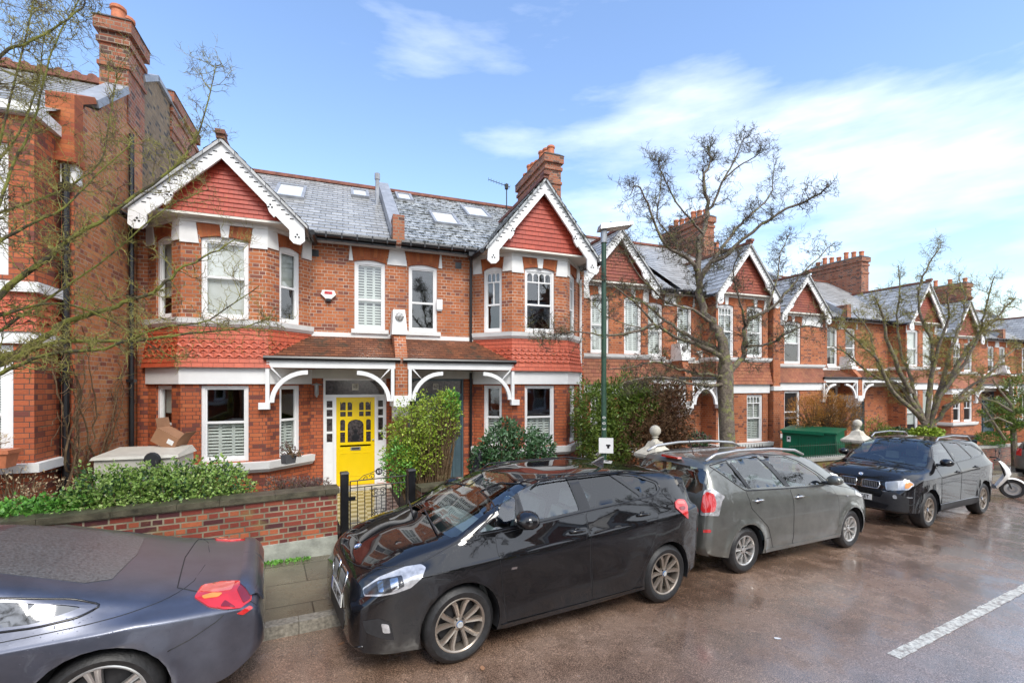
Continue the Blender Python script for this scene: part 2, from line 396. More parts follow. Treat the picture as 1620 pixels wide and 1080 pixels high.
def off_path(path, o):
    P = [Vector((a, b)) for a, b in path]; out = []
    for i, p in enumerate(P):
        ns = []
        if i: d = (P[i]-P[i-1]).normalized(); ns.append(Vector((d.y, -d.x)))
        if i < len(P)-1: d = (P[i+1]-P[i]).normalized(); ns.append(Vector((d.y, -d.x)))
        n = sum(ns, Vector((0, 0))).normalized(); k = o/max(.3, n.dot(ns[0])); out.append(p+n*k)
    return out
def path_band(mb, path, z0, z1, o0, o1=None):    # moulding following a plan path, from offset 0 wall to o
    o1 = o0 if o1 is None else o1
    A = off_path(path, o0); B = off_path(path, o1); W = off_path(path, 0)
    for i in range(len(path)-1):
        a, b, c, d = A[i], A[i+1], B[i+1], B[i]
        mb.quad((a.x, a.y, z0), (b.x, b.y, z0), (c.x, c.y, z1), (d.x, d.y, z1))
        mb.quad((W[i].x, W[i].y, z0), (W[i+1].x, W[i+1].y, z0), (b.x, b.y, z0), (a.x, a.y, z0))
        mb.quad((d.x, d.y, z1), (c.x, c.y, z1), (W[i+1].x, W[i+1].y, z1), (W[i].x, W[i].y, z1))
    for i, fl in ((0, 0), (len(path)-1, 1)):
        q = [(W[i].x, W[i].y, z0), (A[i].x, A[i].y, z0), (B[i].x, B[i].y, z1), (W[i].x, W[i].y, z1)]
        mb.face(q[::-1] if fl else q)
def tile_band(mb, path, z0, z1, rows, scal=(), flare=.07, tw=.17, base=.0):
    h = (z1-z0)/rows
    for r in range(rows):
        zb = z1-(r+1)*h; zt = z1-r*h+.03; fb = base+flare*((r+1)/rows)**1.6+.022; ft = base+flare*(max(0, r-.2)/rows)**1.6+.003
        A = off_path(path, fb); B = off_path(path, ft)
        for i in range(len(path)-1):
            a, b, c, d = A[i], A[i+1], B[i+1], B[i]; L = (b-a).length; n = max(1, round(L/tw))
            for k in range(n):
                lo = []; s = 6 if r in scal else 1
                for q in range(s+1):
                    f = (k+q/s)/n; u = q/s; dz = 0
                    if r in scal:
                        w = (u+(.5 if r % 2 else 0)) % 1.0; dz = .052*(.5+.5*cos(2*pi*w))**1.3
                    lo.append((a.x+(b.x-a.x)*f, a.y+(b.y-a.y)*f, zb+dz))
                f0, f1 = k/n, (k+1)/n
                hi = [(d.x+(c.x-d.x)*f1, d.y+(c.y-d.y)*f1, zt), (d.x+(c.x-d.x)*f0, d.y+(c.y-d.y)*f0, zt)]
                vv = r*5
                mb.face(lo+hi, uv=[((k+q/s)*tw+.0, vv+.6) for q in range(s+1)]+[((k+1)*tw, vv+4), (k*tw, vv+4)])
            # dark underside of the course
            mb.quad((a.x, a.y, zb), (b.x, b.y, zb), (b.x+(c.x-b.x)*.6, b.y+(c.y-b.y)*.6, zb+.004), (a.x+(d.x-a.x)*.6, a.y+(d.y-a.y)*.6, zb+.004)[:3])
def courses(mb, e0, e1, r0, r1, rows, lift=.018, uvw=1.0, rag=0):
    """sloping courses between an eaves line e0-e1 and a top line r0-r1 (left, right as seen from below)"""
    e0, e1, r0, r1 = map(Vector, (e0, e1, r0, r1)); n = (e1-e0).cross(r0-e0).normalized()
    for r in range(rows):
        f0, f1 = r/rows, min(1, (r+1.15)/rows)
        a, b = e0.lerp(r0, f0)+n*lift, e1.lerp(r1, f0)+n*lift; d, c = e0.lerp(r0, f1)+n*.002, e1.lerp(r1, f1)+n*.002
        xd = (e1-e0).normalized(); U = lambda p: (p-e0).dot(xd)*uvw
        K = max(1, int((b-a).length/.5)) if rag else 1
        for k in range(K):
            p, q = a.lerp(b, k/K), a.lerp(b, (k+1)/K); s, t = d.lerp(c, k/K), d.lerp(c, (k+1)/K)
            j = n*random.uniform(0, rag); p, q = p+j, q+j
            mb.face([p, q, t, s], uv=[(U(p), r*5+.6), (U(q), r*5+.6), (U(t), r*5+4), (U(s), r*5+4)])
            mb.face([p-n*(lift+.004)-j, q-n*(lift+.004)-j, q, p])
def bargeboard(mb, det, x, zt, hw, ze, y0, y1, th=.31):
    k = (zt-ze)/hw
    for sg in (-1, 1):
        P = [(0, zt), (hw, ze), (hw+.01, ze-.28), (hw-.08, ze-.36), (hw-.2, ze-.34), (hw-.27, ze-.26)]
        zi = lambda q, e=0: zt-th-e-k*q
        P += [(hw-.27, zi(hw-.27, .05)), (hw*.64, zi(hw*.64, .05)), (hw*.62, zi(hw*.62, .11)), (hw*.56, zi(hw*.56, .1)), (hw*.53, zi(hw*.53)), (0, zi(0))]
        mb.prism([(x+sg*a, z) for a, z in P], y0, y1)
        for i in range(15):
            q = .1+(hw-.25)*i/15; det.box(x+sg*q-.035, x+sg*q+.035, y0-.004, y0+.01, zt-.1-k*q-.008, zt-.1-k*q+.012)  # raised dark slips stand in for shade inside the carved notches
        for q, zc in ((hw*.575, zi(hw*.575)+.03), (hw-.13, ze-.2)):
            for dx, dz in ((0, .035), (-.03, -.015), (.03, -.015)):
                det.lathe([(0, 0), (.019, 0), (.019, .012), (0, .012)], (x+sg*q+dx, y0+.008, zc+dz), 8, 'y')
def rooflight(par, MM, c, up, w, h, tilt=0):
    """c centre on roof, up = unit vector up the slope"""
    xa = Vector((1, 0, 0)); n = xa.cross(up).normalized()
    o = Vector(c)-xa*w/2-up*h/2; f = MB()
    for a, b, l, ww in ((o, xa, w, .07), (o+up*(h-.07), xa, w, .07)): f.obox(a, xa*w, up*.07, n*.09)
    for a in (o+up*.07, o+xa*(w-.07)+up*.07): f.obox(a, xa*.07, up*(h-.14), n*.09)
    fr = f.xf(MM).build('skylight', M['lead'], par)
    g = MB(); a = o+xa*.07+up*.07+n*.05; g.quad(a, a+xa*(w-.14), a+xa*(w-.14)+up*(h-.14), a+up*(h-.14)); g.xf(MM).build('pane', M['skyglass'], fr)
def chimney(par, MM, x0, x1, y0, y1, zb, zt, pots, mat='chimney_brick', cowl=()):
    f = MB(); f.box(x0, x1, y0, y1, zb, zt-.55)
    f.box(x0-.03, x1+.03, y0-.03, y1+.03, zt-.98, zt-.9)
    f.box(x0-.04, x1+.04, y0-.04, y1+.04, zt-.55, zt-.45); f.box(x0-.0, x1+.0, y0-.0, y1+.0, zt-.45, zt-.33)
    f.box(x0-.07, x1+.07, y0-.07, y1+.07, zt-.33, zt-.1)
    ch = f.xf(MM).build('chimney', M['brick_chim'], par)
    c = MB(); c.hexa([(x0-.09, y0-.09, zt-.1), (x1+.09, y0-.09, zt-.1), (x0-.09, y1+.09, zt-.1), (x1+.09, y1+.09, zt-.1), (x0+.03, y0+.03, zt), (x1-.03, y0+.03, zt), (x0+.03, y1-.03, zt), (x1-.03, y1-.03, zt)])
    c.xf(MM).build('flaunching', M['coping'], ch)
    for i in range(pots):
        yy = y0+.18+(y1-y0-.36)*(i/max(1, pots-1)); hh = .30+.08*((i*7) % 3)
        p = MB(); p.lathe([(.13, -.02), (.115, .03), (.105, hh-.09), (.13, hh-.07), (.13, hh-.02), (.11, hh), (.085, hh), (.085, hh-.1)], (0, 0, 0), 12)
        p.xf(MM @ Matrix.Translation(((x0+x1)/2, yy, zt-.02))).build('chimney_pot', M['terracotta'], ch, smooth=40)
    return ch
def house(name, label, X, Y, Z, m, c):
    """semi-detached house.  s runs outward from the party wall at X, y inward from the main wall, m=-1 left hand half"""
    root = empty(name, (X, Y, Z), label, 'house', group=c.get('group'))
    MM = Matrix.Diagonal((m, 1, 1, 1)); W = c.get('W', 5.0); xb = c.get('xb', 3.35); hf, ht, pj = c.get('hf', .73), c.get('ht', 1.48), c.get('pj', .735)
    BM = c.get('brick', 'brick'); BL = c.get('brick_low', BM); zf0, zf1, zt1, zs, zh = c.get('zf0', 2.47), c.get('zf1', 2.80), c.get('zt1', 3.62), c.get('zs', 3.72), c.get('zh', 5.28)
    g0, g1 = c.get('g0', .95), c.get('g1', 2.44); ez = c.get('ez', 5.72)
    path = [(xb-ht, 0), (xb-hf, -pj), (xb+hf, -pj), (xb+ht, 0)]
    up = MB(); low = MB(); arch = MB(); st = MB()
    # main wall
    zd = c.get('zdoor', .16); ds = c.get('ds', (.245, 1.61)); ws = c.get('ws', (.27, .95)); I4 = Matrix.Identity(4)
    holes_u = [(ws[0], ws[1], zs, zh+.06)]; holes_l = [(ds[0], ds[1], zd, 2.6)]
    if c.get('extra_w'): holes_u += [(a, b, zs, zh+.06) for a, b in c['extra_w']]
    panel(up, I4, path[0][0], 2.8, ez+.02, holes_u); panel(low, I4, path[0][0], -1.2, 2.8, holes_l, .16)
    panel(up, I4, W, 2.8, ez+.02, (), a0=path[3][0]); panel(low, I4, W, -1.2, 2.8, (), a0=path[3][0])
    # flank, back, floors
    for mb, a, b in ((low, -1.2, 2.8), (up, 2.8, ez)):
        mb.quad((W, 0, a), (W, 7.4, a), (W, 7.4, b), (W, 0, b))
    # bay facets
    fac = []
    wcfg = c['win']
    for i in range(3):
        Mx, L = facet_M(path[i], path[i+1]); hu, hl = [], []
        if i == 1: ws_u = c.get('front_u', [(L/2-.4, L/2+.4)]); ws_l = c.get('front_l', ws_u)
        else:
            q = c.get('cant', .42); ws_u = ws_l = [(L/2-q/2-.04, L/2+q/2+.04)] if L > .8 else []
        for a, b in ws_u: hu.append((a, b, zs+.02, zh+.07))
        for a, b in ws_l: hl.append((a, b, g0, g1))
        panel(up, Mx, L, zs-.05, ez, hu); panel(low, Mx, L, -1.2, zf0+.02, hl)
        panel(up, Mx, L, zf0+.02, zs-.05, ())
        fac.append((Mx, L, ws_u, ws_l))
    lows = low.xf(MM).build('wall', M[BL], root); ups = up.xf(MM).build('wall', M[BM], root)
    # windows
    for i, (Mx, L, wu, wl) in enumerate(fac):
        for k, (a, b) in enumerate(wu): window(root, MM, Mx, a, b, zs+.02, zh, dict(wcfg.get(('u', i, k), wcfg.get(('u', i), {})), rise=.07))
        for k, (a, b) in enumerate(wl): window(root, MM, Mx, a, b, g0, g1, wcfg.get(('l', i, k), wcfg.get(('l', i), {})))
        for a, b in wu:
            lintel(arch, Mx, a, b, zh, .06, ez-.17)
            if i == 1 and not c.get('no_key'): stone_block(st, Mx, [((a+b)/2-.06, zh+.03), ((a+b)/2+.06, zh+.03), ((a+b)/2+.085, ez-.165), ((a+b)/2-.085, ez-.165)], .035)
        if wu:
            if i == 1:
                stone_block(st, Mx, [(-.01, ez-.56), (wu[0][0]-.03, ez-.56), (wu[0][0]-.08, ez-.165), (-.01, ez-.165)])
                stone_block(st, Mx, [(wu[-1][1]+.03, ez-.56), (L+.01, ez-.56), (L+.01, ez-.165), (wu[-1][1]+.08, ez-.165)])
            else:
                e = (0, .1); stone_block(st, Mx, [(-.01, ez-.52), (wu[0][0]-.03, ez-.52), (wu[0][0]-.07, ez-.165), (-.01, ez-.165)])
                stone_block(st, Mx, [(wu[-1][1]+.03, ez-.52), (L+.01, ez-.52), (L+.01, ez-.165), (wu[-1][1]+.07, ez-.165)])
    o = dict(wcfg.get('mid', {}), rise=.06); window(root, MM, I4, ws[0], ws[1], zs-.0, zh, o); lintel(arch, I4, ws[0], ws[1], zh, .055, ez-.12)
    for a, b in c.get('extra_w', ()):
        window(root, MM, I4, a, b, zs, zh, o); lintel(arch, I4, a, b, zh, .055, ez-.12)
    stone_block(st, I4, [(0.0, zh-.02), (ws[0]-.04, zh-.02), (ws[0]-.1, ez-.1), (0.0, ez-.1)]); stone_block(st, I4, [(ws[1]+.03, zh), (ws[1]+.12, zh), (ws[1]+.1, ez-.1), (ws[1]+.07, ez-.1)])
    build_split(arch.xf(MM), 'brick_arch', M['arch'], root)
    # white bands: string course, sills, fascia
    path_band(st, path, ez-.165, ez-.09, .05); path_band(st, path, zs-.09, zs, .10, .12); path_band(st, path, zs-.15, zs-.09, .05, .10)
    path_band(st, path, g0-.16, g0-.02, .13, .15); path_band(st, path, g0-.23, g0-.16, .06, .12)
    s2 = MB(); s2.box(ws[0]-.07, ws[1]+.07, -.09, .02, zs-.09, zs); s2.box(0.14, path[0][0], -.035, 0, zs-.2, zs-.09); st.add(s2)
    for a, b in c.get('extra_w', ()): s2 = MB(); s2.box(a-.07, b+.07, -.09, .02, zs-.09, zs); st.add(s2)
    build_split(st.xf(MM), 'stone_trim', M['stone'], root)
    fb = MB(); path_band(fb, path, zf0, zf1, .045); fb.xf(MM).build('fascia_band', M['white'], root)
    tb = MB(); tile_band(tb, path, zf1-.01, zt1, c.get('rows', 9), c.get('scal', (3, 4, 5, 6)), .09, base=.02)
    tb.xf(MM).build('tile_hanging', M[c.get('tile', 'tilered')], root)
    # gable over the bay
    hw = c.get('hw', 1.43); za = c.get('za', 7.25); yg = -pj-.1; zk = ez-.09; kk = (za-ez+.1)/hw; ghw = (za-.25-zk)/kk
    gm = MB(); rows = 14; apex = za-.2
    for r in range(rows):
        a = zk+(apex-zk)*r/rows; b = min(apex, zk+(apex-zk)*(r+1.1)/rows); wa = (apex-a)/kk+.05; wb = (apex-b)/kk+.05
        gm.face([(xb-wa, yg-.024, a), (xb+wa, yg-.024, a), (xb+wb, yg-.004, b), (xb-wb, yg-.004, b)], uv=[(-wa, r*5+.6), (wa, r*5+.6), (wb, r*5+4), (-wb, r*5+4)])
        gm.quad((xb-wa, yg+.0, a-.001), (xb+wa, yg+.0, a-.001), (xb+wa, yg-.024, a), (xb-wa, yg-.024, a))
    gm.xf(MM).build('gable_tiles', M[c.get('gtile', 'tilegable')], root)
    so = MB(); so.quad((xb-hw+.05, -pj-.24, zk-.001), (xb-hw+.05, .02, zk-.001), (xb+hw-.05, .02, zk-.001), (xb+hw-.05, -pj-.24, zk-.001))
    so.box(xb-hw+.06, xb+hw-.06, yg-.05, yg-.0, zk-.0, zk+.07)
    for sg in (-1, 1):
        so.quad((xb+sg*(hw-.03), -pj-.22, zk-.02), (xb+sg*(hw-.03), .3, zk-.02), (xb+sg*(hw-.03), .3, zk+.14), (xb+sg*(hw-.03), -pj-.22, zk+.14))
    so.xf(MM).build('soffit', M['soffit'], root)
    bb = MB(); dt = MB(); ye = -pj-.3; bargeboard(bb, dt, xb, za, hw, ez-.12, ye, ye+.05); bbo = bb.xf(MM).build('bargeboard', M['white'], root); dt.xf(MM).build('carving_shade', M['dark'], bbo)
    # roofs
    rz = c.get('rz', 8.62); ry = c.get('ry', 4.03); e = -.28; sl = (rz-ez)/(ry-e); yr = e+(za-ez)/sl+.3
    rf = MB(); x0, x1 = c.get('rx0', .16), W+.12
    courses(rf, (x0, e, ez), (x1, e, ez), (x0, ry, rz), (x1, ry, rz), 22, rag=c.get('rag', 0)); rf.quad((x1, ry, rz), (x0, ry, rz), (x0, 2*ry, ez), (x1, 2*ry, ez))
    rf.quad((W, 0, ez-.4), (W, 2*ry-.3, ez-.4), (W, ry, rz-.02), (W, 0, ez)); 
    rf.xf(MM).build('roof', M[c.get('slate', 'slate')], root)
    rg = MB()
    for sg in (-1, 1):
        zl = ez-.08-.1; xl = hw+.06; top0 = (xb, ye-.06, za+.05); top1 = (xb, yr, za+.05); b0 = (xb+sg*xl, ye-.06, za+.05-kk*xl); b1 = (xb+sg*xl, yr, za+.05-kk*xl)
        if sg < 0: courses(rg, b1, b0, top1, top0, 11, rag=c.get('rag', 0))
        else: courses(rg, b0, b1, top0, top1, 11, rag=c.get('rag', 0))
        rg.face([b0, (b0[0], b0[1], b0[2]-.06), (xb, ye-.06, za-.02), top0][::sg])
        rg.face([(b0[0], b0[1], b0[2]-.05), (b1[0], b1[1], b1[2]-.05), (xb, yr, za-.0), (xb, ye-.06, za-.0)][::sg])
    rg.xf(MM).build('gable_roof', M[c.get('slate', 'slate')], root)
    ri = MB(); n = 12
    ri.obox((x0, ry-.09, rz-.01), (x1-x0, 0, 0), (0, .18, 0), (0, 0, .09)); ri.obox((xb-.07, ye-.08, za+.03), (.14, 0, 0), (0, yr-ye, 0), (0, 0, .08)); ri.box(xb-.08, xb+.08, ye-.12, ye+.1, za+.1, za+.18)
    build_split(ri.xf(MM), 'ridge_tiles', M['ridge'], root)
    gu = MB()
    P = [(x0-.1, e-.1, ez-.02), (xb-hw-.06, e-.1, ez-.02)]; gu.tube([P[0], P[1]], .055, 8)
    gu.tube([(xb-hw-.14, ye+.02, ez-.2), (xb-hw-.14, .2, ez-.1)], .055, 8); gu.tube([(xb+hw+.14, ye+.02, ez-.2), (xb+hw+.14, .2, ez-.1)], .055, 8)
    for k in range(6): q = x0+.1+(P[1][0]-x0-.1)*k/5; gu.box(q-.015, q+.015, e-.165, e-.08, ez-.09, ez+.03)
    gu.box(x0-.1, xb-hw, e-.02, e+.02, ez-.12, ez-.0)
    build_split(gu.xf(MM), 'gutter', M['black'], root)
    fa = MB(); fa.box(.0, xb-hw+.05, -.05, .0, ez-.1, ez-.02); fa.box(.0, xb-hw+.05, -.2, -.05, ez-.06, ez-.02); fa.xf(MM).build('eaves_board', M['white'], root)
    up_ = Vector((0, ry-e, rz-ez)).normalized()
    for s_, f_, w_, h_ in c.get('sky', ()): rooflight(root, MM, Vector((s_, e, ez))+up_*f_, up_, w_, h_)
    # entrance canopy
    if c.get('canopy', True):
        ci, co, cz0, cz1 = .13, xb-hf, zf1+.2, zs-.17; ct = c.get('ct', xb-ht)
        cm = MB(); courses(cm, (ci, -pj-.08, cz0), (co+.02, -pj-.08, cz0), (ci, .0, cz1), (ct, 0, cz1), 10, .016); cm.xf(MM).build('canopy_roof', M['canopy'], root)
        cg = MB(); cg.tube([(ci-.1, -pj-.14, cz0-.01), (co+.05, -pj-.14, cz0-.01)], .05, 8); cg.box(ci, co+.05, -pj-.14, -pj-.08, cz0-.05, cz0); cg.xf(MM).build('canopy_gutter', M['black'], root)
        b = MB(); y0, y1 = -pj-.11, -pj-.03; b.box(ci, co, y0, y1, cz0-.2, cz0-.05)
        for sg, ps in ((1, ci+.02), (-1, co+.02)):
            zc = zf0-.37; r = .70
            b.box(min(ps, ps+sg*.07), max(ps, ps+sg*.07), y0, y1, zc, cz0-.2)
            cx = ps+sg*(r+.07); n = 10; A = [(cx-sg*r*cos(R(90)*i/n), zc+r*.93*sin(R(90)*i/n)) for i in range(n+1)]; B = [(cx-sg*(r-.085)*cos(R(90)*i/n), zc+(r*.93-.085)*sin(R(90)*i/n)) for i in range(n+1)]
            for i in range(n): b.prism([A[i], A[i+1], B[i+1], B[i]], y0+.003, y1-.003)
            q = .70*r; b.prism([(ps+sg*.07, cz0-.2), (ps+sg*.02+sg*.1, cz0-.2), (cx-sg*q+sg*.03, zc+q-.03), (cx-sg*q, zc+q+.0)], y0+.006, y1-.006)
        b.box(co-.06, co+.14, y0-.03, y1+.02, zf0-.50, zf0-.37)
        build_split(b.xf(MM), 'canopy_bracket', M['white'], root)
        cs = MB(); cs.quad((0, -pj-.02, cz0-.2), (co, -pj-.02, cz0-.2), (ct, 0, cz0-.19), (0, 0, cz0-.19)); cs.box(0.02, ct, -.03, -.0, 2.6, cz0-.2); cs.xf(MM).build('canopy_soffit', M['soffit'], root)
        # half of the pier between the two doors
        pr = MB(); pr.box(0, .135, -.32, 0, -1, zf0-.5); pr.box(0, .13, y0-.01, 0, zf0-.25, cz0+.02)
        pr.prism([(y0, cz0+.02), (0.0, cz0+.02), (0.0, zs+.05), (-.5, zs-.12), (y0+.02, cz0+.1)], 0, .13, 'x')
        pr.xf(MM).build('party_pier', M[BM], root)
        cp = MB(); cp.box(0, .17, y0-.03, 0, zf0-.5, zf0-.25); cp.prism([(y0-.02, zf0-.5), (-.3, zf0-.5), (-.3, zf0-.85), (y0+.14, zf0-.72)], 0, .15, 'x')
        cp.hexa([(0, -.58, zs-.14), (.17, -.58, zs-.14), (0, 0, zs-.14), (.17, 0, zs-.14), (0, -.42, zs+.44), (.13, -.42, zs+.44), (0, 0, zs+.44), (.13, 0, zs+.44)])
        cp.lathe([(0, -.1), (.07, -.07), (.1, 0), (.07, .07), (0, .1)], (0, -.5, zs+.27), 12); build_split(cp.xf(MM), 'corbel', M['stone'], root)
    # parapet upstand between roofs
    if c.get('parapet', True):
        u1 = up_; nn = Vector((1, 0, 0)).cross(u1); L = (Vector((0, ry, rz))-Vector((0, e, ez))).length
        pp = MB(); pp.obox(Vector((0, e-.0, ez-.05))+u1*.3, (.15, 0, 0), u1*(L-.3), nn*.3); pp.xf(MM).build('parapet', M['lead'], root)
        kb = MB(); kb.box(0, .13, e-.06, e+.5, ez-.05, ez+.62); kb.xf(MM).build('kneeler', M['brick_chim'], root)
    # rooms
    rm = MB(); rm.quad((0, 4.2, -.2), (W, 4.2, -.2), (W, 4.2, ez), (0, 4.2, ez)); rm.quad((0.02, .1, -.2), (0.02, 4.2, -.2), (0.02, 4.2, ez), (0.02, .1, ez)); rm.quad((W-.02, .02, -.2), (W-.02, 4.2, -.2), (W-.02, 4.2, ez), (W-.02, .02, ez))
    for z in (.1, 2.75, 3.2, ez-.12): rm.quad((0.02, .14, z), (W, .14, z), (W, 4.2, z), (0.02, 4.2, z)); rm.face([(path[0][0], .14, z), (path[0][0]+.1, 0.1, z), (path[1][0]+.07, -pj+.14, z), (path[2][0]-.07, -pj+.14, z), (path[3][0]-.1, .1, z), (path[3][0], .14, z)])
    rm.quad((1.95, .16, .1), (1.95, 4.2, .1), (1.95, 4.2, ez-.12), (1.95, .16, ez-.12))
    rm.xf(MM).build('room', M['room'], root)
    bk = MB(); bk.box(0, W, 7.3, 7.4, -1.2, ez); bk.xf(MM).build('rear_wall', M['brick_stock'], root)
    return root, MM
def cottage_door(root, MM, s0, s1, zd, col, number=None, ws_side=True):
    """panelled front door with leaded lights, side lights and transom"""
    f = MB(); y0, y1 = .02, .12; d0, d1 = s0+.26, s1-.27
    f.box(s0, s0+.045, y0, y1, zd, 2.6); f.box(s1-.045, s1, y0, y1, zd, 2.6); f.box(s0+.045, s1-.045, y0, y1, 2.55, 2.6); f.box(s0+.045, s1-.045, y0, y1, 2.17, 2.23)
    f.box(d0-.055, d0, y0, y1, zd, 2.17); f.box(d1, d1+.055, y0, y1, zd, 2.17)
    for a, b in ((s0+.045, d0-.055), (d1+.055, s1-.045)):
        f.box(a, b, .06, .10, zd, zd+.95); f.box(a+.03, b-.03, .055, .06, zd+.15, zd+.45); f.box(a+.03, b-.03, .055, .06, zd+.55, zd+.82)
        zs_ = [zd+1.0, zd+1.24, zd+1.58, zd+1.78, zd+1.98]
        for k in range(len(zs_)): f.box(a, b, .06, .10, zs_[k]-.05 if k else zd+.95, zs_[k])
        f.box(a, a+.025, .058, .10, zd+1.0, 2.17); f.box(b-.025, b, .058, .10, zd+1.0, 2.17); f.box(a+.025, b-.025, .058, .10, zd+1.96, 2.17)
    fr = f.xf(MM).build('door_frame', M['white'] if col != 'teal' else M['teal'], root)
    g = MB(); g.box(s0+.045, s1-.045, .082, .09, zd+.95, 2.56); g.xf(MM).build('leaded_light', M['stained'], fr)
    d = MB(); w = d1-d0; cx = (d0+d1)/2
    X = [d0, d0+.075, d0+.185, d0+.245, d1-.245, d1-.185, d1-.075, d1]
    # solid below, openings above: build as strips
    d.box(d0, d1, .05, .095, zd, zd+.92)
    for a, b in ((d0, d0+.085), (d1-.085, d1)): d.box(a, b, .05, .095, zd+.92, 2.17)
    d.box(d0+.085, d1-.085, .05, .095, 2.06, 2.17); d.box(d0+.085, d1-.085, .05, .095, zd+1.50, zd+1.57)
    d.box(d0+.085, d1-.085, .05, .095, zd+.88, zd+.98)
    for a, b in ((d0+.19, d0+.245), (d1-.245, d1-.19)): d.box(a, b, .05, .095, zd+.98, zd+1.50)
    for a, b in ((d0+.085, d0+.19), (d1-.19, d1-.085)): d.box(a, b, .05, .095, zd+1.215, zd+1.245)
    d.box(cx-.075, cx+.075, .05, .095, zd+1.57, 2.06)
    for sg in (-1, 1): d.box(cx+sg*.195-.02, cx+sg*.195+.02, .05, .095, zd+1.57, 2.06); d.box(min(cx+sg*.075, d0+.085 if sg < 0 else d1-.085), max(cx+sg*.075, d0+.085 if sg < 0 else d1-.085), .052, .093, zd+1.68, zd+1.71)
    for a, b in ((d0+.085, d0+.19), (d1-.19, d1-.085), (d0+.245, d1-.245)):
        c_ = (a+b)/2; r = (b-a)/2; zb = zd+1.50-r*.7
        for sg in (-1, 1): d.prism([(c_+sg*r, zb)]+[(c_+sg*r*cos(t), zb+r*.7*sin(t)) for t in (R(30), R(60), R(90))]+[(c_+sg*r, zd+1.50)], .052, .093)
    for k in (cx-.255, cx-.135, cx+.135, cx+.255):
        r = .055
        for sg in (-1, 1): d.prism([(k+sg*r, 2.06-r)]+[(k+sg*r*cos(t), 2.06-r+r*sin(t)) for t in (R(30), R(60), R(90))]+[(k+sg*r, 2.061)], .052, .093)
    for a, b in ((d0+.075, d0+.26), (d0+.30, d1-.30), (d1-.26, d1-.075)):   # raised mouldings of the lower panels
        for q in ((a, a+.016, zd+.2, zd+.74), (b-.016, b, zd+.2, zd+.74), (a+.016, b-.016, zd+.2, zd+.216), (a+.016, b-.016, zd+.724, zd+.74)): d.box(q[0], q[1], .042, .05, q[2], q[3])
    do = d.xf(MM).build('door', M[col], root)
    g = MB(); g.box(d0+.07, d1-.07, .07, .076, zd+.95, 2.08); g.xf(MM).build('leaded_light', M['stained'], do)
    ms = simple('vase_lead_line', (.012, .012, .014), .3)
    v = MB(); v.lathe([(.09, 0), (.1, .02), (.06, .03), (.09, .08), (.085, .13), (.03, .18), (.03, .21), (.055, .24), (.01, .30)], (cx, .069, zd+.99), 10, 'z'); v.v = [Vector((p.x, .066+(p.y-.069)*.02, p.z)) for p in v.v]; v.xf(MM).build('vase_motif', ms, do)
    lp = MB(); lp.box(cx-.11, cx+.11, .035, .05, zd+.80, zd+.87); l = lp.xf(MM).build('letter_plate', M['galv'], do)
    lp = MB(); lp.box(cx-.08, cx+.08, .030, .035, zd+.82, zd+.85); lp.xf(MM).build('flap', M['black'], l)
    kn = MB(); kn.lathe([(0, 0), (.02, 0), (.02, .03), (0, .04)], (d0+.035, .05, zd+1.02), 8, 'y'); kn.xf(MM).build('handle', M['galv'], do)
    return fr
# ---------------------------------------------------------------- the houses
H = {}
shut = {'shut': 'full'}
H[65] = house('terraced_house', 'red brick terraced house with the yellow front door and scalloped red bay tiles', 1.22, 11.0, 0, -1, dict(
    group='terraced houses along the street', win={('l', 1): dict(shut='low', npan=3, zm=1.72), ('l', 0): dict(shut='low', npan=2, zm=1.72), ('l', 2): dict(blind=1.9, bm='cloth'),
    ('u', 1): dict(blind=3.78, bm='plastic', zm=4.55), ('u', 0): dict(blind=4.55, zm=4.5, bm='cloth'), ('u', 2): dict(blind=4.2, bm='cloth', zm=4.5), 'mid': dict(shut='full', npan=3, zm=4.42)},
    brick_low='brick_low', sky=((2.5, 3.35, .72, 1.35), (.72, 4.2, .5, .85)), rag=.004, za=7.04))
H[67] = house('terraced_house', 'red brick terraced house with slate blue door, mossy slates and red scalloped bay', 1.22, 11.0, 0, 1, dict(
    group='terraced houses along the street', win={('l', 1): dict(shut='low', npan=4, zm=1.66), ('l', 0): dict(shut='low', npan=2, zm=1.66), ('l', 2): dict(), ('u', 1): dict(lights=4, zm=4.42), ('u', 0): dict(lights=3, zm=4.42),
    ('u', 2): dict(lights=3, zm=4.42), 'mid': dict(zm=4.42, curtain=False)}, brick_low='brick_low', slate='slate_moss', sky=((.60, 4.55, .5, .85), (1.52, 2.55, .75, 1.22), (2.75, 3.85, .78, 1.22)), rag=.02, za=7.36))
for k, col, nm in ((65, 'yellow', '65'), (67, 'teal', '67')):
    root, MM = H[k]; fr = cottage_door(root, MM, .245, 1.61, .16, col)
    s = MB(); s.box(.16, 1.68, -.34, .02, -.3, .16); s.box(.2, 1.64, -.55, -.34, -.3, .06); s.xf(MM).build('doorstep', M['cream'], root)
    pl = MB(); pl.box(.86, 1.0, .068, .074, 2.33, 2.48); p = pl.xf(MM).build('number_plate', M['cream'], fr)
    text_mb(nm, .105, M['black'], 'door_number', p, Matrix.Translation(((MM @ Vector((.93, 0, 0))).x, .064, 2.405)) @ Matrix.Rotation(R(90), 4, 'X'))
chimney(H[67][0], H[67][1], 4.72, 5.25, 1.9, 4.3, 6.0, 9.72, 7)
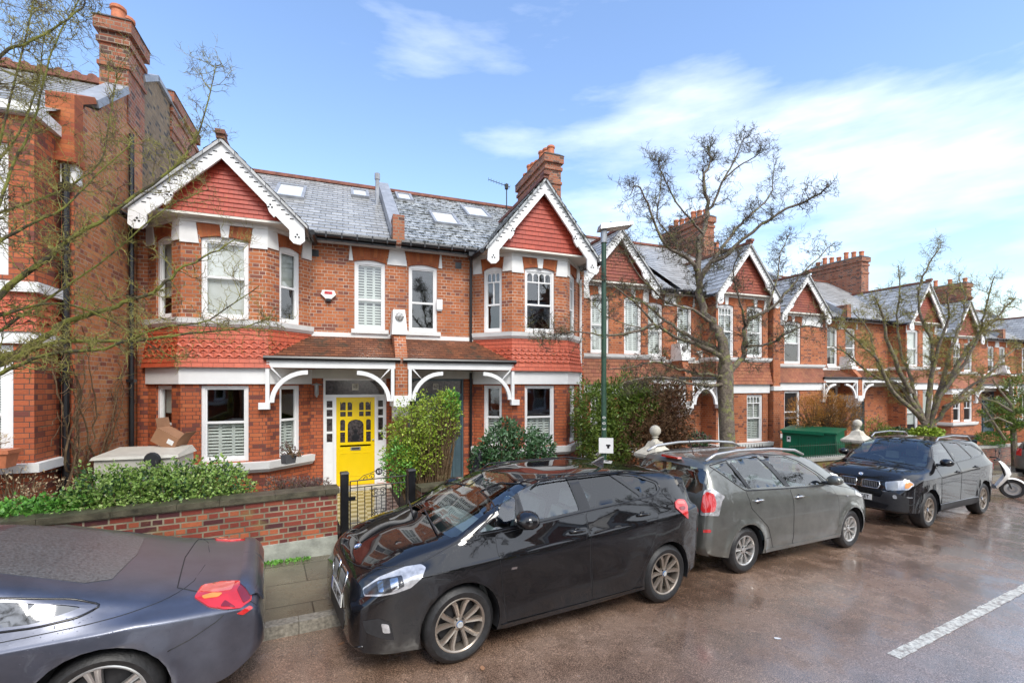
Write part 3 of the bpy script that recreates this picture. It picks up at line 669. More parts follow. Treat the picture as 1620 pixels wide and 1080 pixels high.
# next pair: squarer bays
H[69] = house('terraced_house', 'brick terraced house with plain rust tiles, behind the tall conifer hedge', 10.75, 12.75, -.02, -1, dict(group='terraced houses along the street', W=4.4, xb=2.75, hf=1.2, ht=1.3, pj=.6, hw=1.42, ws=(.5, 1.15),
    win={('u', 1): dict(shut='full', npan=3), ('l', 1): dict(shut='full', npan=3, lights=4), 'mid': dict(shut='full', npan=3)}, front_u=[(.25, .9), (1.45, 2.1)], brick='brick_far', tile='tileplain', gtile='tiledark', scal=(), rows=7,
    zf0=2.18, zf1=2.5, zt1=3.3, zs=3.42, zh=5.2, g0=.45, g1=2.12, sky=((1.5, 2.6, .8, .8), (2.6, 1.2, .8, .7)), ez=5.66, za=7.2, parapet=False, ds=(.2, .3), canopy=True))
H[71] = house('terraced_house', 'brick terraced house with plain rust tiles and louvred shutters, behind the big bare tree', 10.75, 12.75, -.02, 1, dict(group='terraced houses along the street', W=4.1, xb=2.45, hf=1.2, ht=1.3, pj=.6, hw=1.42, ws=(.12, .75),
    win={('u', 1): dict(shut='full', npan=3, lights=4), ('l', 1): dict(shut='full', npan=2, lights=4), 'mid': dict(shut='full')}, front_u=[(.1, .8), (1.4, 2.15)], brick='brick_far', tile='tileplain', gtile='tiledark', scal=(), rows=7,
    zf0=2.18, zf1=2.5, zt1=3.3, zs=3.42, zh=5.2, g0=.45, g1=2.12, ez=5.66, za=7.3, parapet=False, ds=(.2, .3)))
r71, m71 = H[71]
q = MB(); q.box(3.78, 4.12, -.72, .1, -1.2, 5.5); q.build('pilaster', M['brick_far'], r71); q = MB(); q.box(3.75, 4.15, -.76, 0, 2.26, 2.42); q.box(3.75, 4.15, -.76, 0, 5.5, 5.62); q.build('pilaster_cap', M['stone'], r71)
chimney(r71, m71, 3.75, 4.3, 2.6, 5.2, 6.0, 9.78, 7)
H[73] = house('terraced_house', 'brick terraced house with maroon door behind the green bin store', 21.6, 14.35, -.25, -1, dict(group='terraced houses along the street', xb=3.55, hf=1.25, ht=1.35, pj=.7, hw=1.42, W=5.2,
    win={('u', 1): dict(blind=4.4), ('l', 1): dict(), 'mid': dict(curtain=True)}, front_u=[(1.25, 2.2)], front_l=[(1.3, 2.2)], brick='brick_far', tile='tileplain', gtile='tiledark', scal=(), rows=7, zt1=3.4, zs=3.55, sky=((2.4, 2.6, .8, .8),), g0=.7, slate='slate'))
H[75] = house('terraced_house', 'brick terraced house with white roller blinds beyond the ivy covered tree', 21.6, 14.35, -.25, 1, dict(group='terraced houses along the street', xb=4.6, hf=1.2, ht=1.3, pj=.7, hw=1.42, W=6.0,
    win={('u', 1): dict(blind=3.7), ('l', 1): dict(blind=.8), 'mid': dict()}, front_u=[(.1, .95), (1.3, 2.15)], brick='brick_far', tile='tileplain', gtile='tiledark', scal=(), rows=7, zt1=3.4, zs=3.55, g0=.3, za=7.55))
chimney(H[75][0], H[75][1], 4.9, 5.5, 2.2, 5.0, 6.0, 9.75, 7)
chimney(H[73][0], H[73][1], 4.6, 5.1, 2.4, 4.9, 6.0, 9.2, 5)
for k, col in ((73, 'maroon'), (75, 'teal')): cottage_door(*H[k], .245, 1.61, .16, col)
H[77] = house('terraced_house', 'brick terraced house with white sashes, third gable from the right end of the row', 37.3, 15.6, -.55, -1, dict(group='terraced houses along the street', xb=5.0, hf=1.1, ht=1.4, pj=.7, hw=1.42, W=6.6,
    win={('u', 1): dict(lights=3), ('l', 1): dict(lights=3), 'mid': dict()}, front_u=[(.2, 1.0), (1.3, 2.0)], brick='brick_far', gtile='tiledark', tile='tileplain', scal=(), rows=7, za=7.6))
H[79] = house('terraced_house', 'brick terraced house at the right edge, past the small evergreen tree', 37.3, 15.6, -.55, 1, dict(group='terraced houses along the street', xb=3.6,
    win={('u', 1): dict(), ('l', 1): dict(), 'mid': dict()}, brick='brick_far', gtile='tiledark', tile='tileplain', scal=(), rows=7))
for k in (77, 79): cottage_door(*H[k], .245, 1.61, .16, 'teal')
chimney(H[79][0], H[79][1], .1, .7, 1.5, 4.2, 6.0, 9.6, 4)
HF = house('terraced_house', 'farthest brick terraced house, its roof showing at the right edge', 50.5, 18.0, -1.0, -1, dict(group='terraced houses along the street', W=7.4, xb=4.5, win={}, brick='brick_far', gtile='tiledark', tile='tileplain', scal=(), rows=5, canopy=True, rz=9.6))
# tall neighbour at the left, its flank wall towards us
L = empty('corner_house', (-3.8, 8.0, 0), 'tall brick house at the left with a long flank wall, chimneys and a bare vine', 'house')
I4 = Matrix.Identity(4)
w = MB(); w.face([(0, y, z) for y, z in [(.8, -1), (3.3, -1), (3.3, 8.65), (2.5, 7.95), (1.5, 7.0), (1.1, 6.85), (.8, 6.4)]]); w.build('flank_wall', M['brick_flank'], L)
w = MB(); w.face([(0, 3.3, -1), (0, 8.2, -1), (0, 8.2, 8.3), (0, 5.7, 9.05), (0, 4.0, 9.1), (0, 3.3, 8.65)]); w.quad((0, 8.2, -1), (-6, 8.2, -1), (-6, 8.2, 8.3), (0, 8.2, 8.3)); w.build('rear_flank', M['brick_stock'], L)
TL = Matrix.Translation((-5.6, .2, 0)); T2_ = Matrix.Translation((-.16, .8, 0))
w = MB(); panel(w, TL, 5.42, -1, 3.05, [(3.95, 5.2, 1.42, 3.0)]); panel(w, TL, 5.42, 3.7, 6.3, [(3.95, 5.15, 3.95, 5.75)]); panel(w, T2_, .16, -1, 6.3); w.quad((-.18, .2, -1), (-.18, .8, -1), (-.18, .8, 6.3), (-.18, .2, 6.3))
w.build('front_wall', M['brick_low'], L)
pt = [(-5.6, .2), (-.18, .2), (-.18, .8)]
t = MB(); tile_band(t, pt, 3.18, 3.72, 5, (1, 2, 3), .05); t.build('tile_hanging', M['tilered'], L)
s = MB(); path_band(s, pt, 3.02, 3.2, .05); path_band(s, pt, 3.72, 3.86, .09); path_band(s, pt, 1.26, 1.38, .1); path_band(s, pt, 6.14, 6.3, .07); s.box(-.16, .03, .77, .95, 5.5, 5.9); build_split(s, 'stone_trim', M['stone'], L)
window(L, I4, TL, 3.95, 5.2, 1.42, 3.0, dict(fw=.13, lights=3, zm=2.05, shut='full', npan=1, step=.035)); window(L, I4, TL, 3.95, 5.15, 3.95, 5.75, dict(fw=.13, blind=4.0, bm='cloth'))
r = MB(); courses(r, (-6, .1, 6.15), (-.12, .1, 6.15), (-6, 4.5, 9.0), (-.12, 4.5, 9.0), 18); r.quad((-.12, 4.5, 9.0), (-6, 4.5, 9.0), (-6, 8.3, 8.2), (-.12, 8.3, 8.2)); r.build('roof', M['slate'], L)
r = MB(); r.obox((-6, 4.4, 9.0), (5.9, 0, 0), (0, .2, 0), (0, 0, .12)); [r.lathe([(0, -.12), (.1, -.1), (.1, .02), (0, .03)], (-.15-.28*k, 4.45, 9.1), 8, 'y') for k in range(20)]; r.build('ridge_tiles', M['ridge'], L)
r = MB(); r.obox((-.28, 1.4, 7.0), (.34, 0, 0), (0, 1.15, .93), (0, -.06, .10)); r.obox((-.1, 3.3, 8.62), (.16, 0, 0), (0, .75, .48), (0, -.05, .1)); r.obox((-.1, 4.0, 9.1), (.16, 0, 0), (0, 1.7, -.05), (0, 0, .1)); build_split(r, 'parapet_coping', M['lead'], L)
k = MB(); k.box(-.30, .04, .70, .95, 5.9, 6.8); k.box(-.33, .07, .66, .95, 5.78, 5.92); k.prism([(.70, 6.8), (.95, 6.8), (1.45, 7.1), (1.3, 7.12)], -.30, .04, 'x'); k.build('kneeler', M['arch'], L)
chimney(L, I4, -.42, .02, 2.6, 3.35, 7.4, 9.38, 2)
chimney(L, I4, -.5, .03, 4.9, 6.9, 8.3, 9.45, 0)
g = MB(); g.tube([(-.08, .74, -.5), (-.08, .74, 5.75)], .045, 8); [g.box(-.14, -.02, .68, .80, z, z+.06) for z in (.9, 2.5, 4.1, 5.4)]; g.build('drainpipe', M['black'], L)
g = MB(); g.tube([(.06, 2.62, -.5), (.06, 2.62, 7.2)], .045, 8); [g.box(.0, .12, 2.55, 2.69, z, z+.06) for z in (.9, 2.5, 4.1, 5.6)]; g.build('drainpipe', M['black'], L)
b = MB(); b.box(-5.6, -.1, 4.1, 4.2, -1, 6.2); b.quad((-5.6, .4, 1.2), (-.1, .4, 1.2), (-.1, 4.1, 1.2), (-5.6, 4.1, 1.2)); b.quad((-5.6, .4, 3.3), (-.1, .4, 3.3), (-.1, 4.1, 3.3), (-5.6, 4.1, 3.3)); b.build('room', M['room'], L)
# ---------------------------------------------------------------- ground
def road_mat():
    m, nt, b = new_mat('wet_asphalt')
    n1 = noise(nt, .55, 5, .6); n2 = noise(nt, 95, 2, .85); n3 = noise(nt, 22, 4, .7); n4 = noise(nt, 2.3, 4, .6)
    c = ramp(nt, n1, [(.3, (.15, .095, .065)), (.5, (.25, .170, .122)), (.7, (.33, .245, .19))])
    su = nt.nodes.new('ShaderNodeSeparateXYZ'); ln(nt, uvv(nt), su.inputs[0]); lane = math_(nt, 'ADD', su.outputs[1], math_(nt, 'MULTIPLY', n1, 1.6))
    lane = math_(nt, 'MULTIPLY', lane, .1); c = mixc(nt, ramp(nt, lane, [(.27, (.85,)*3), (.33, (0, 0, 0))]), c, (.31, .265, .25))
    c = mixc(nt, .75, c, ramp(nt, n2, [(.36, (.30, .28, .28)), (.52, (.9, .88, .88)), (.64, (2.5, 2.3, 2.2))]), 'MULTIPLY')
    c = mixc(nt, .4, c, ramp(nt, n3, [(.3, (.5, .5, .5)), (.7, (1.3, 1.3, 1.3))]), 'MULTIPLY')
    c = mixc(nt, .55, c, ramp(nt, n4, [(.36, (.50, .46, .44)), (.54, (1, 1, 1))]), 'MULTIPLY')
    ln(nt, c, b.inputs['Base Color'])
    wet = ramp(nt, n4, [(.34, (.06,)*3), (.48, (.18,)*3), (.70, (.42,)*3)]); ln(nt, wet, b.inputs['Roughness'])
    b.inputs['Specular IOR Level'].default_value = .5
    ln(nt, ramp(nt, n4, [(.44, (.95,)*3), (.60, (.15,)*3)]), b.inputs['Coat Weight']); b.inputs['Coat Roughness'].default_value = .13
    wb = math_(nt, 'MULTIPLY', n2, 1.0); bump(nt, b, wb, .5, .004); return m
def pave_mat():
    m, nt, b = new_mat('wet_paving'); t = nd(nt, 'ShaderNodeTexBrick'); t.offset = .5; ln(nt, uvv(nt), t.inputs['Vector'])
    t.inputs['Scale'].default_value = 1; t.inputs['Brick Width'].default_value = .9; t.inputs['Row Height'].default_value = .6; t.inputs['Mortar Size'].default_value = .008
    t.inputs['Color1'].default_value = (.13, .115, .085, 1); t.inputs['Color2'].default_value = (.21, .19, .13, 1); t.inputs['Mortar'].default_value = (.05, .045, .03, 1); t.inputs['Bias'].default_value = 0
    c = mixc(nt, .5, t.outputs[0], ramp(nt, noise(nt, 90, 2, .8), [(.35, (.5, .5, .5)), (.65, (1.5, 1.5, 1.4))]), 'MULTIPLY')
    c = mixc(nt, .6, c, ramp(nt, noise(nt, 1.6, 4), [(.35, (.6, .55, .5)), (.65, (1.2, 1.15, 1.05))]), 'MULTIPLY')
    ln(nt, c, b.inputs['Base Color']); ln(nt, ramp(nt, noise(nt, 2.5, 4), [(.35, (.2,)*3), (.7, (.5,)*3)]), b.inputs['Roughness']); bump(nt, b, math_(nt, 'SUBTRACT', noise(nt, 90, 2), t.outputs['Fac']), .4, .005); return m
def sheet(name, poly, z, mat, kind='structure', sub=None):   # polygon in road frame
    b = MB(); b.face([RT(t, n, z) for t, n in poly], uv=list(poly)); o = b.build(name, mat); tag(o, kind=kind); return o
M['road'] = road_mat(); M['pave'] = pave_mat()
M['paint'] = simple('worn_road_paint', (.62, .60, .53), .45, var=.25, nscale=25, bmp=.4)
_nt = M['paint'].node_tree; _b = _nt.nodes['Principled BSDF']; _l = _b.inputs['Base Color'].links[0].from_socket
ln(_nt, mixc(_nt, ramp(_nt, noise(_nt, 16, 5, .8), [(.50, (0, 0, 0)), (.60, (.85,)*3)]), _l, (.20, .15, .125)), _b.inputs['Base Color'])
# terrain: one sheet to the horizon, falling with the street then flattening far away
g = MB(); ts = [-400, -60, -20, 0, 20, 45, 90, 400]; ns = [-400, -60, 0, 5, 30, 80, 400]
def gz(t, n): return -SL*max(-60, min(90, t))-.12
for i in range(len(ts)-1):
    for j in range(len(ns)-1):
        q = [(ts[i], ns[j]), (ts[i+1], ns[j]), (ts[i+1], ns[j+1]), (ts[i], ns[j+1])]
        g.face([(t*C8-n*S8, t*S8+n*C8, gz(t, n)) for t, n in q])
tag(g.build('ground', M['soil']), kind='structure')
sheet('road', [(-60, -1.6), (89, -1.6), (89, 7.2), (-60, 7.2)], 0.0, M['road'])
kerb = [(-60, 4.97), (.75, 4.97), (1.7, 5.75), (88, 5.75)]
sheet('pavement', kerb+[(88, 6.95), (-60, 6.95)], .115, M['pave'])
kb = MB()
for i in range(len(kerb)-1):
    a, b_ = Vector(kerb[i]), Vector(kerb[i+1]); d = (b_-a).normalized(); nn = Vector((-d.y, d.x)); Lk = (b_-a).length; k = 0.0
    while k < Lk:
        e = min(k+.9, Lk)-.006; P = [a+d*k, a+d*e, a+d*e+nn*.14, a+d*k+nn*.14]
        kb.hexa([RT(p.x, p.y, z) for z in (-.05, .122) for p in (P[0], P[1], P[3], P[2])]); k += .9
tag(kb.build('kerb', simple('granite_kerb', (.24, .22, .18), .45, var=.3, nscale=30, bmp=.4)), kind='structure')
sheet('pavement', [(-60, -6.2), (89, -6.2), (89, -1.6), (-60, -1.6)], .11, M['pave'])
# centre line: dashes with ragged ends
ml = MB()
for t0, t1 in ((-2.2, .6), (5.40, 13.0), (17, 20), (24, 27)):
    k = int((t1-t0)/.12); 
    for i in range(k):
        a, b_ = t0+.12*i, t0+.12*(i+1); j0, j1 = random.uniform(-.006, .006), random.uniform(-.006, .006)
        ml.face([RT(a, 2.075+j0, .004), RT(b_, 2.075+j0, .004), RT(b_, 2.185+j1, .004), RT(a, 2.185+j1, .004)])
tag(ml.build('road_marking', M['paint']), kind='structure')
# front gardens (soil level a little above the pavement)
gd = MB()
for a, b_, za, zb in ((-12, 1.0, .32, .32), (1.0, 2.05, .10, .10), (2.05, 8, .12, .0), (8, 60, -.1, -1.9)):
    q = [(a, 6.95, za), (b_, 6.95, zb), (b_, 16, zb), (a, 16, za)]
    gd.face([(t*C8-n*S8, t*S8+n*C8, z) for t, n, z in q])
tag(gd.build('garden_soil', M['soil']), kind='structure')
# ---------------------------------------------------------------- sky, sun, camera
wd = bpy.data.worlds.new('World'); sc.world = wd; wd.use_nodes = True; nt = wd.node_tree; nt.nodes.clear()
SUN_AZ, SUN_EL = R(186), R(47)
sky = nd(nt, 'ShaderNodeTexSky', sky_type='NISHITA'); sky.sun_disc = False; sky.sun_elevation = SUN_EL; sky.sun_rotation = -SUN_AZ
sky.air_density = 1.6; sky.dust_density = .6; sky.ozone_density = 2.2; sky.altitude = 0
tc = nd(nt, 'ShaderNodeTexCoord'); mp = nd(nt, 'ShaderNodeMapping'); mp.inputs['Scale'].default_value = (1.3, 1.6, 6.0); mp.inputs['Location'].default_value = (3.1, 1.7, .4); mp.inputs['Rotation'].default_value = (R(8), R(26), R(0)); ln(nt, tc.outputs['Generated'], mp.inputs[0])
n1 = noise(nt, 1.15, 7, .55, mp.outputs[0]); n2 = noise(nt, 1.6, 3, .5, tc.outputs['Generated'])
cl = math_(nt, 'ADD', math_(nt, 'MULTIPLY', n1, .75), math_(nt, 'MULTIPLY', n2, .45))
sp = nd(nt, 'ShaderNodeSeparateXYZ'); ln(nt, tc.outputs['Generated'], sp.inputs[0])
low = ramp(nt, sp.outputs[2], [(0, (.15,)*3), (.25, (.05,)*3), (.6, (0, 0, 0))])
lx = math_(nt, 'SUBTRACT', math_(nt, 'MULTIPLY', sp.outputs[0], .17), .07)
ly = math_(nt, 'MULTIPLY', math_(nt, 'MINIMUM', sp.outputs[1], .2), -.75)
cl = math_(nt, 'ADD', math_(nt, 'ADD', math_(nt, 'ADD', cl, low), lx), math_(nt, 'ADD', ly, .15))
cf = ramp(nt, cl, [(.66, (0, 0, 0)), (.76, (.35, .35, .35)), (.90, (.9, .9, .9))])
bgc = mixc(nt, math_(nt, 'MULTIPLY', cf, .85), mixc(nt, 1.0, sky.outputs[0], (.89, .93, 1.08), 'MULTIPLY'), (7.2, 7.4, 7.7))
bg = nd(nt, 'ShaderNodeBackground'); ln(nt, bgc, bg.inputs[0]); bg.inputs[1].default_value = .125
wo = nd(nt, 'ShaderNodeOutputWorld'); ln(nt, bg.outputs[0], wo.inputs[0])
sd = bpy.data.lights.new('sun', 'SUN'); sd.energy = 1.35; sd.angle = R(20); sd.color = (1, .95, .87)
so = bpy.data.objects.new('sun', sd); COL.objects.link(so)
dirv = Vector((cos(SUN_AZ+R(90))*cos(SUN_EL), sin(SUN_AZ+R(90))*cos(SUN_EL), sin(SUN_EL)))
SUNDIR = dirv
so.rotation_euler = dirv.to_track_quat('Z', 'Y').to_euler()
cam = bpy.data.cameras.new('camera'); co = bpy.data.objects.new('camera', cam); COL.objects.link(co); sc.camera = co
co.location = (0, 0, EYE); co.rotation_euler = (R(90), 0, -PHI); cam.sensor_width = 36; cam.lens = 16; cam.shift_y = (VH-540)/1620; cam.clip_end = 3000; cam.clip_start = .05
sc.view_settings.view_transform = 'Standard'; sc.view_settings.look = 'None'; sc.view_settings.exposure = 1.08; sc.view_settings.gamma = 1
sc.render.engine = 'CYCLES'; sc.cycles.transparent_max_bounces = 16; sc.cycles.max_bounces = 8
sc.render.resolution_x = 1024; sc.render.resolution_y = 682
# ---------------------------------------------------------------- cars
def pch(pts):
    xs = [p[0] for p in pts]; ys = [p[1] for p in pts]; n = len(xs)
    h = [xs[i+1]-xs[i] for i in range(n-1)]; d = [(ys[i+1]-ys[i])/h[i] for i in range(n-1)]; m = [0]*n
    for i in range(1, n-1): m[i] = 0 if d[i-1]*d[i] <= 0 else 2*d[i-1]*d[i]/(d[i-1]+d[i])
    m[0] = d[0]; m[-1] = d[-1]
    def f(x):
        if x <= xs[0]: return ys[0]
        if x >= xs[-1]: return ys[-1]
        i = max(k for k in range(n-1) if xs[k] <= x); t = (x-xs[i])/h[i]
        return (2*t**3-3*t*t+1)*ys[i]+(t**3-2*t*t+t)*h[i]*m[i]+(-2*t**3+3*t*t)*ys[i+1]+(t**3-t*t)*h[i]*m[i+1]
    return f
def crom(P, n):      # centripetal-ish sampling of key points, n samples per span
    out = []
    for i in range(len(P)-1):
        p0, p1, p2, p3 = P[max(0, i-1)], P[i], P[i+1], P[min(len(P)-1, i+2)]
        for k in range(n[i]):
            t = k/n[i]; q = []
            for a, b, c, d in zip(p0, p1, p2, p3):
                m1, m2 = (c-a)*.5, (d-b)*.5; lim = abs(c-b)*1.6; m1 = max(-lim, min(lim, m1)); m2 = max(-lim, min(lim, m2))
                q.append((2*t**3-3*t*t+1)*b+(t**3-2*t*t+t)*m1+(-2*t**3+3*t*t)*c+(t**3-t*t)*m2)
            out.append(tuple(q))
    out.append(P[-1]); return out
def paint(name, col, rough=.3, metal=.0, drops=.25, dscale=130, wet=0, grime=True):
    m, nt, b = new_mat(name)
    c = ramp(nt, noise(nt, 5, 4), [(.3, [x*.8 for x in col]), (.7, [x*1.15 for x in col])])
    if grime:
        g = nt.nodes.new('ShaderNodeNewGeometry'); sp = nt.nodes.new('ShaderNodeSeparateXYZ'); ln(nt, nd(nt, 'ShaderNodeTexCoord').outputs['Object'], sp.inputs[0])
        sv = nd(nt, 'ShaderNodeVectorMath', operation='MULTIPLY'); ln(nt, g.outputs['Position'], sv.inputs[0]); sv.inputs[1].default_value = (30, 30, 1.2)
        st = noise(nt, 1.0, 2, .5, sv.outputs[0]); k = math_(nt, 'SUBTRACT', st, math_(nt, 'MULTIPLY', sp.outputs[2], .28))
        c = mixc(nt, ramp(nt, k, [(.42, (0, 0, 0)), (.66, (.05,)*3)]), c, (.12, .10, .085))
    ln(nt, c, b.inputs['Base Color']); b.inputs['Metallic'].default_value = metal; b.inputs['Roughness'].default_value = rough
    b.inputs['Coat Weight'].default_value = 1; b.inputs['Coat Roughness'].default_value = .02; b.inputs['Specular IOR Level'].default_value = .0 if metal < .1 else .5; b.inputs['Coat IOR'].default_value = 1.65 if metal < .1 else 1.5
    v = nd(nt, 'ShaderNodeTexVoronoi'); v.inputs['Scale'].default_value = dscale
    gg = nt.nodes.new('ShaderNodeNewGeometry'); ln(nt, gg.outputs['Position'], v.inputs['Vector'])
    dr = ramp(nt, v.outputs['Distance'], [(.0, (1, 1, 1)), (.22, (0, 0, 0))]); dm = ramp(nt, noise(nt, 60, 2), [(.52, (0, 0, 0)), (.6, (1, 1, 1))])
    hh = math_(nt, 'MULTIPLY', dr, dm)
    if wet:
        sn = nt.nodes.new('ShaderNodeSeparateXYZ'); ln(nt, gg.outputs['Normal'], sn.inputs[0]); ln(nt, ramp(nt, sn.outputs[2], [(.25, (.03,)*3), (.8, (wet,)*3)]), b.inputs['Coat Roughness'])
        ln(nt, mixc(nt, math_(nt, 'MULTIPLY', hh, .75), c, [x*.12 for x in col]), b.inputs['Base Color'])
    bp = nt.nodes.new('ShaderNodeBump'); bp.inputs['Strength'].default_value = drops; bp.inputs['Distance'].default_value = .002; ln(nt, hh, bp.inputs['Height'])
    ln(nt, bp.outputs[0], b.inputs['Coat Normal']); ln(nt, bp.outputs[0], b.inputs['Normal']); return m
M['p_black'] = paint('black_car_paint', (.008, .008, .009))
M['p_grey'] = paint('grey_green_metallic_paint', (.165, .170, .155), rough=.32, metal=.55)
M['p_navy'] = paint('midnight_blue_metallic_paint', (.12, .13, .17), rough=.34, metal=.75, drops=.9, dscale=62, wet=.35)
M['p_suv'] = paint('black_suv_paint', (.010, .010, .011), rough=.15)
M['trim'] = simple('gloss_black_trim', (.01, .01, .011), .15, spec=.6)
M['matt'] = simple('matt_black_plastic', (.022, .022, .024), .55, var=.15, nscale=30)
M['tyre'] = simple('wet_tyre_rubber', (.02, .02, .021), .5, var=.25, nscale=25, bmp=.3, bscale=60)
M['chrome'] = simple('chrome', (.72, .72, .72), .12, 1.0, var=.02)
M['alloy'] = simple('bronze_grey_alloy', (.40, .345, .29), .3, .75, var=.1)
M['alloy2'] = simple('silver_alloy', (.60, .59, .57), .28, .8, var=.08)
M['lampred'] = simple('red_lamp_lens', (.60, .02, .02), .08, var=.15, spec=.8, coat=1)
M['lampdeep'] = simple('deep_red_lens', (.20, .004, .006), .08, spec=.8, coat=1)
M['lamppink'] = simple('pale_red_lens', (.75, .16, .13), .12, spec=.8, coat=1)
M['wetblack'] = simple('rain_covered_dark_glass', (.10, .10, .10), .28, var=.4, nscale=60, spec=.8)
M['quarter'] = glass_mat('wet_quarter_glass', (.10, .11, .11), .26, .06)
M['lampclear'] = simple('clear_lamp_lens', (.50, .50, .51), .12, .35, var=.2, nscale=20, spec=.8, coat=1)
M['lampdark'] = simple('smoked_lamp_inner', (.06, .06, .065), .1, .3, var=.3, nscale=20, coat=1)
M['amber'] = simple('amber_lamp_lens', (.75, .30, .06), .1, coat=1)
M['plate'] = simple('white_number_plate', (.80, .80, .76), .3, var=.02)
M['platey'] = simple('yellow_number_plate', (.80, .58, .03), .3, var=.02)
M['pltblue'] = simple('blue_plate_band', (.01, .05, .35), .3)
M['seat'] = simple('grey_seat_fabric', (.17, .18, .175), .8, var=.1)
M['carglass'] = glass_mat('car_glass', (.84, .95, .92), .13, .015)
M['privacy'] = glass_mat('privacy_glass', (.22, .24, .24), .06, .015)
M['badge'] = simple('badge_blue', (.03, .16, .42), .2)
def shell(S):
    """half body (y>=0): grid of stations along x and points round the section"""
    top, belt, wid, bot = pch(S['top']), pch(S['belt']), pch(S['wid']), pch(S['bot']); x0, x1 = S['x0'], S['x1']
    tum, shd = S.get('tum', .4), S.get('sh', .07); NS = 96; spans = [2, 2, 3, 4, 4, 3, 5, 3, 4]
    V = []; wh = S['axle']
    for i in range(NS+1):
        t = i/NS; x = x0+(x1-x0)*(t-.10*sin(2*pi*t)/1.0) if True else 0
        zt, zb, w, z0 = top(x), belt(x), wid(x), bot(x)
        zb = min(zb, zt-.02); g = zt-zb; hgt = zb-z0
        cr = min(S.get('cr', .075), .5*g)
        wr = max(.15*w, w-shd-tum*max(0, g-cr)-.055*min(1, g/.3)-.02); 
        if g < .25: wr = w-shd-.07-.22*(1-g/.25)*w*.3
        if 'zc' in S:
            zc = min(S['zc'][0]+S['zc'][1]*x, zb-.05); e = S.get('ce', .012)*min(1, max(0, (w-.5)/.3))
            LOW = [(w-.03, z0+.03), (w-.014, z0+.35*(zc-z0)), (w, zc-.012), (w-e, zc+.016)]
        else: LOW = [(w-.035, z0+.03), (w-.004, z0+.30*hgt), (w, z0+.60*hgt), (w-.25*shd, zb-.16*hgt)]
        K = [(0, z0), (w*.8, z0)]+LOW+[(w-shd, zb), (wr, zt-cr), (wr*.62, zt-cr*.22), (0, zt)]
        row = []
        for y, z in crom(K, spans):
            for ax in wh:          # flared arches
                r = sqrt((x-ax)**2+(z-S['R'])**2); ra = S['arch']
                if z < zb-.02 and y > w*.6: y += S.get('flare', .012)*math.exp(-((r-ra-.02)/.05)**2)
            for (xa, za, xb_, zb_, amp, sg) in S.get('crease', ()):
                if xa <= x <= xb_ and y > w*.5:
                    zc = za+(zb_-za)*(x-xa)/(xb_-xa); e = min(1, (x-xa)/.3, (xb_-x)/.3); dz = z-zc
                    y += amp*e*(math.exp(-(dz/sg)**2) if dz > 0 else math.exp(-(dz/(sg*.35))**2))
            row.append(Vector((x, y, z)))
        V.append(row)
    mb = MB(); n = len(V[0])
    mb.v = [p for r in V for p in r]
    for i in range(NS):
        for k in range(n-1): mb.f.append([i*n+k, (i+1)*n+k, (i+1)*n+k+1, i*n+k+1][::-1])
    for i, fl in ((0, 0), (NS, 1)):
        for k in range((n)//2-0):
            a, b, c, d = i*n+k, i*n+k+1, i*n+n-2-k, i*n+n-1-k
            if b >= c: 
                break
            q = [a, b, c, d]; mb.f.append(q if fl else q[::-1])
    return mb
def hits(bvh, o, d):
    h = bvh.ray_cast(Vector(o), Vector(d)); return h
def subdiv_poly(P, s=.04):
    out = []
    for i in range(len(P)):
        a, b = Vector(P[i]), Vector(P[(i+1) % len(P)]); k = max(1, int((b-a).length/s))
        out += [a.lerp(b, j/k) for j in range(k)]
    return out
def smooth_poly(P, r=.03, n=3):   # round the corners
    out = []
    m = len(P)
    for i in range(m):
        a, b, c = Vector(P[i-1]), Vector(P[i]), Vector(P[(i+1) % m]); r1 = min(r, (b-a).length*.45); r2 = min(r, (c-b).length*.45)
        p, q = b+(a-b).normalized()*r1, b+(c-b).normalized()*r2
        for k in range(n+1):
            t = k/n; out.append(p*(1-t)**2+b*2*t*(1-t)+q*t*t)
    return [tuple(p) for p in out]
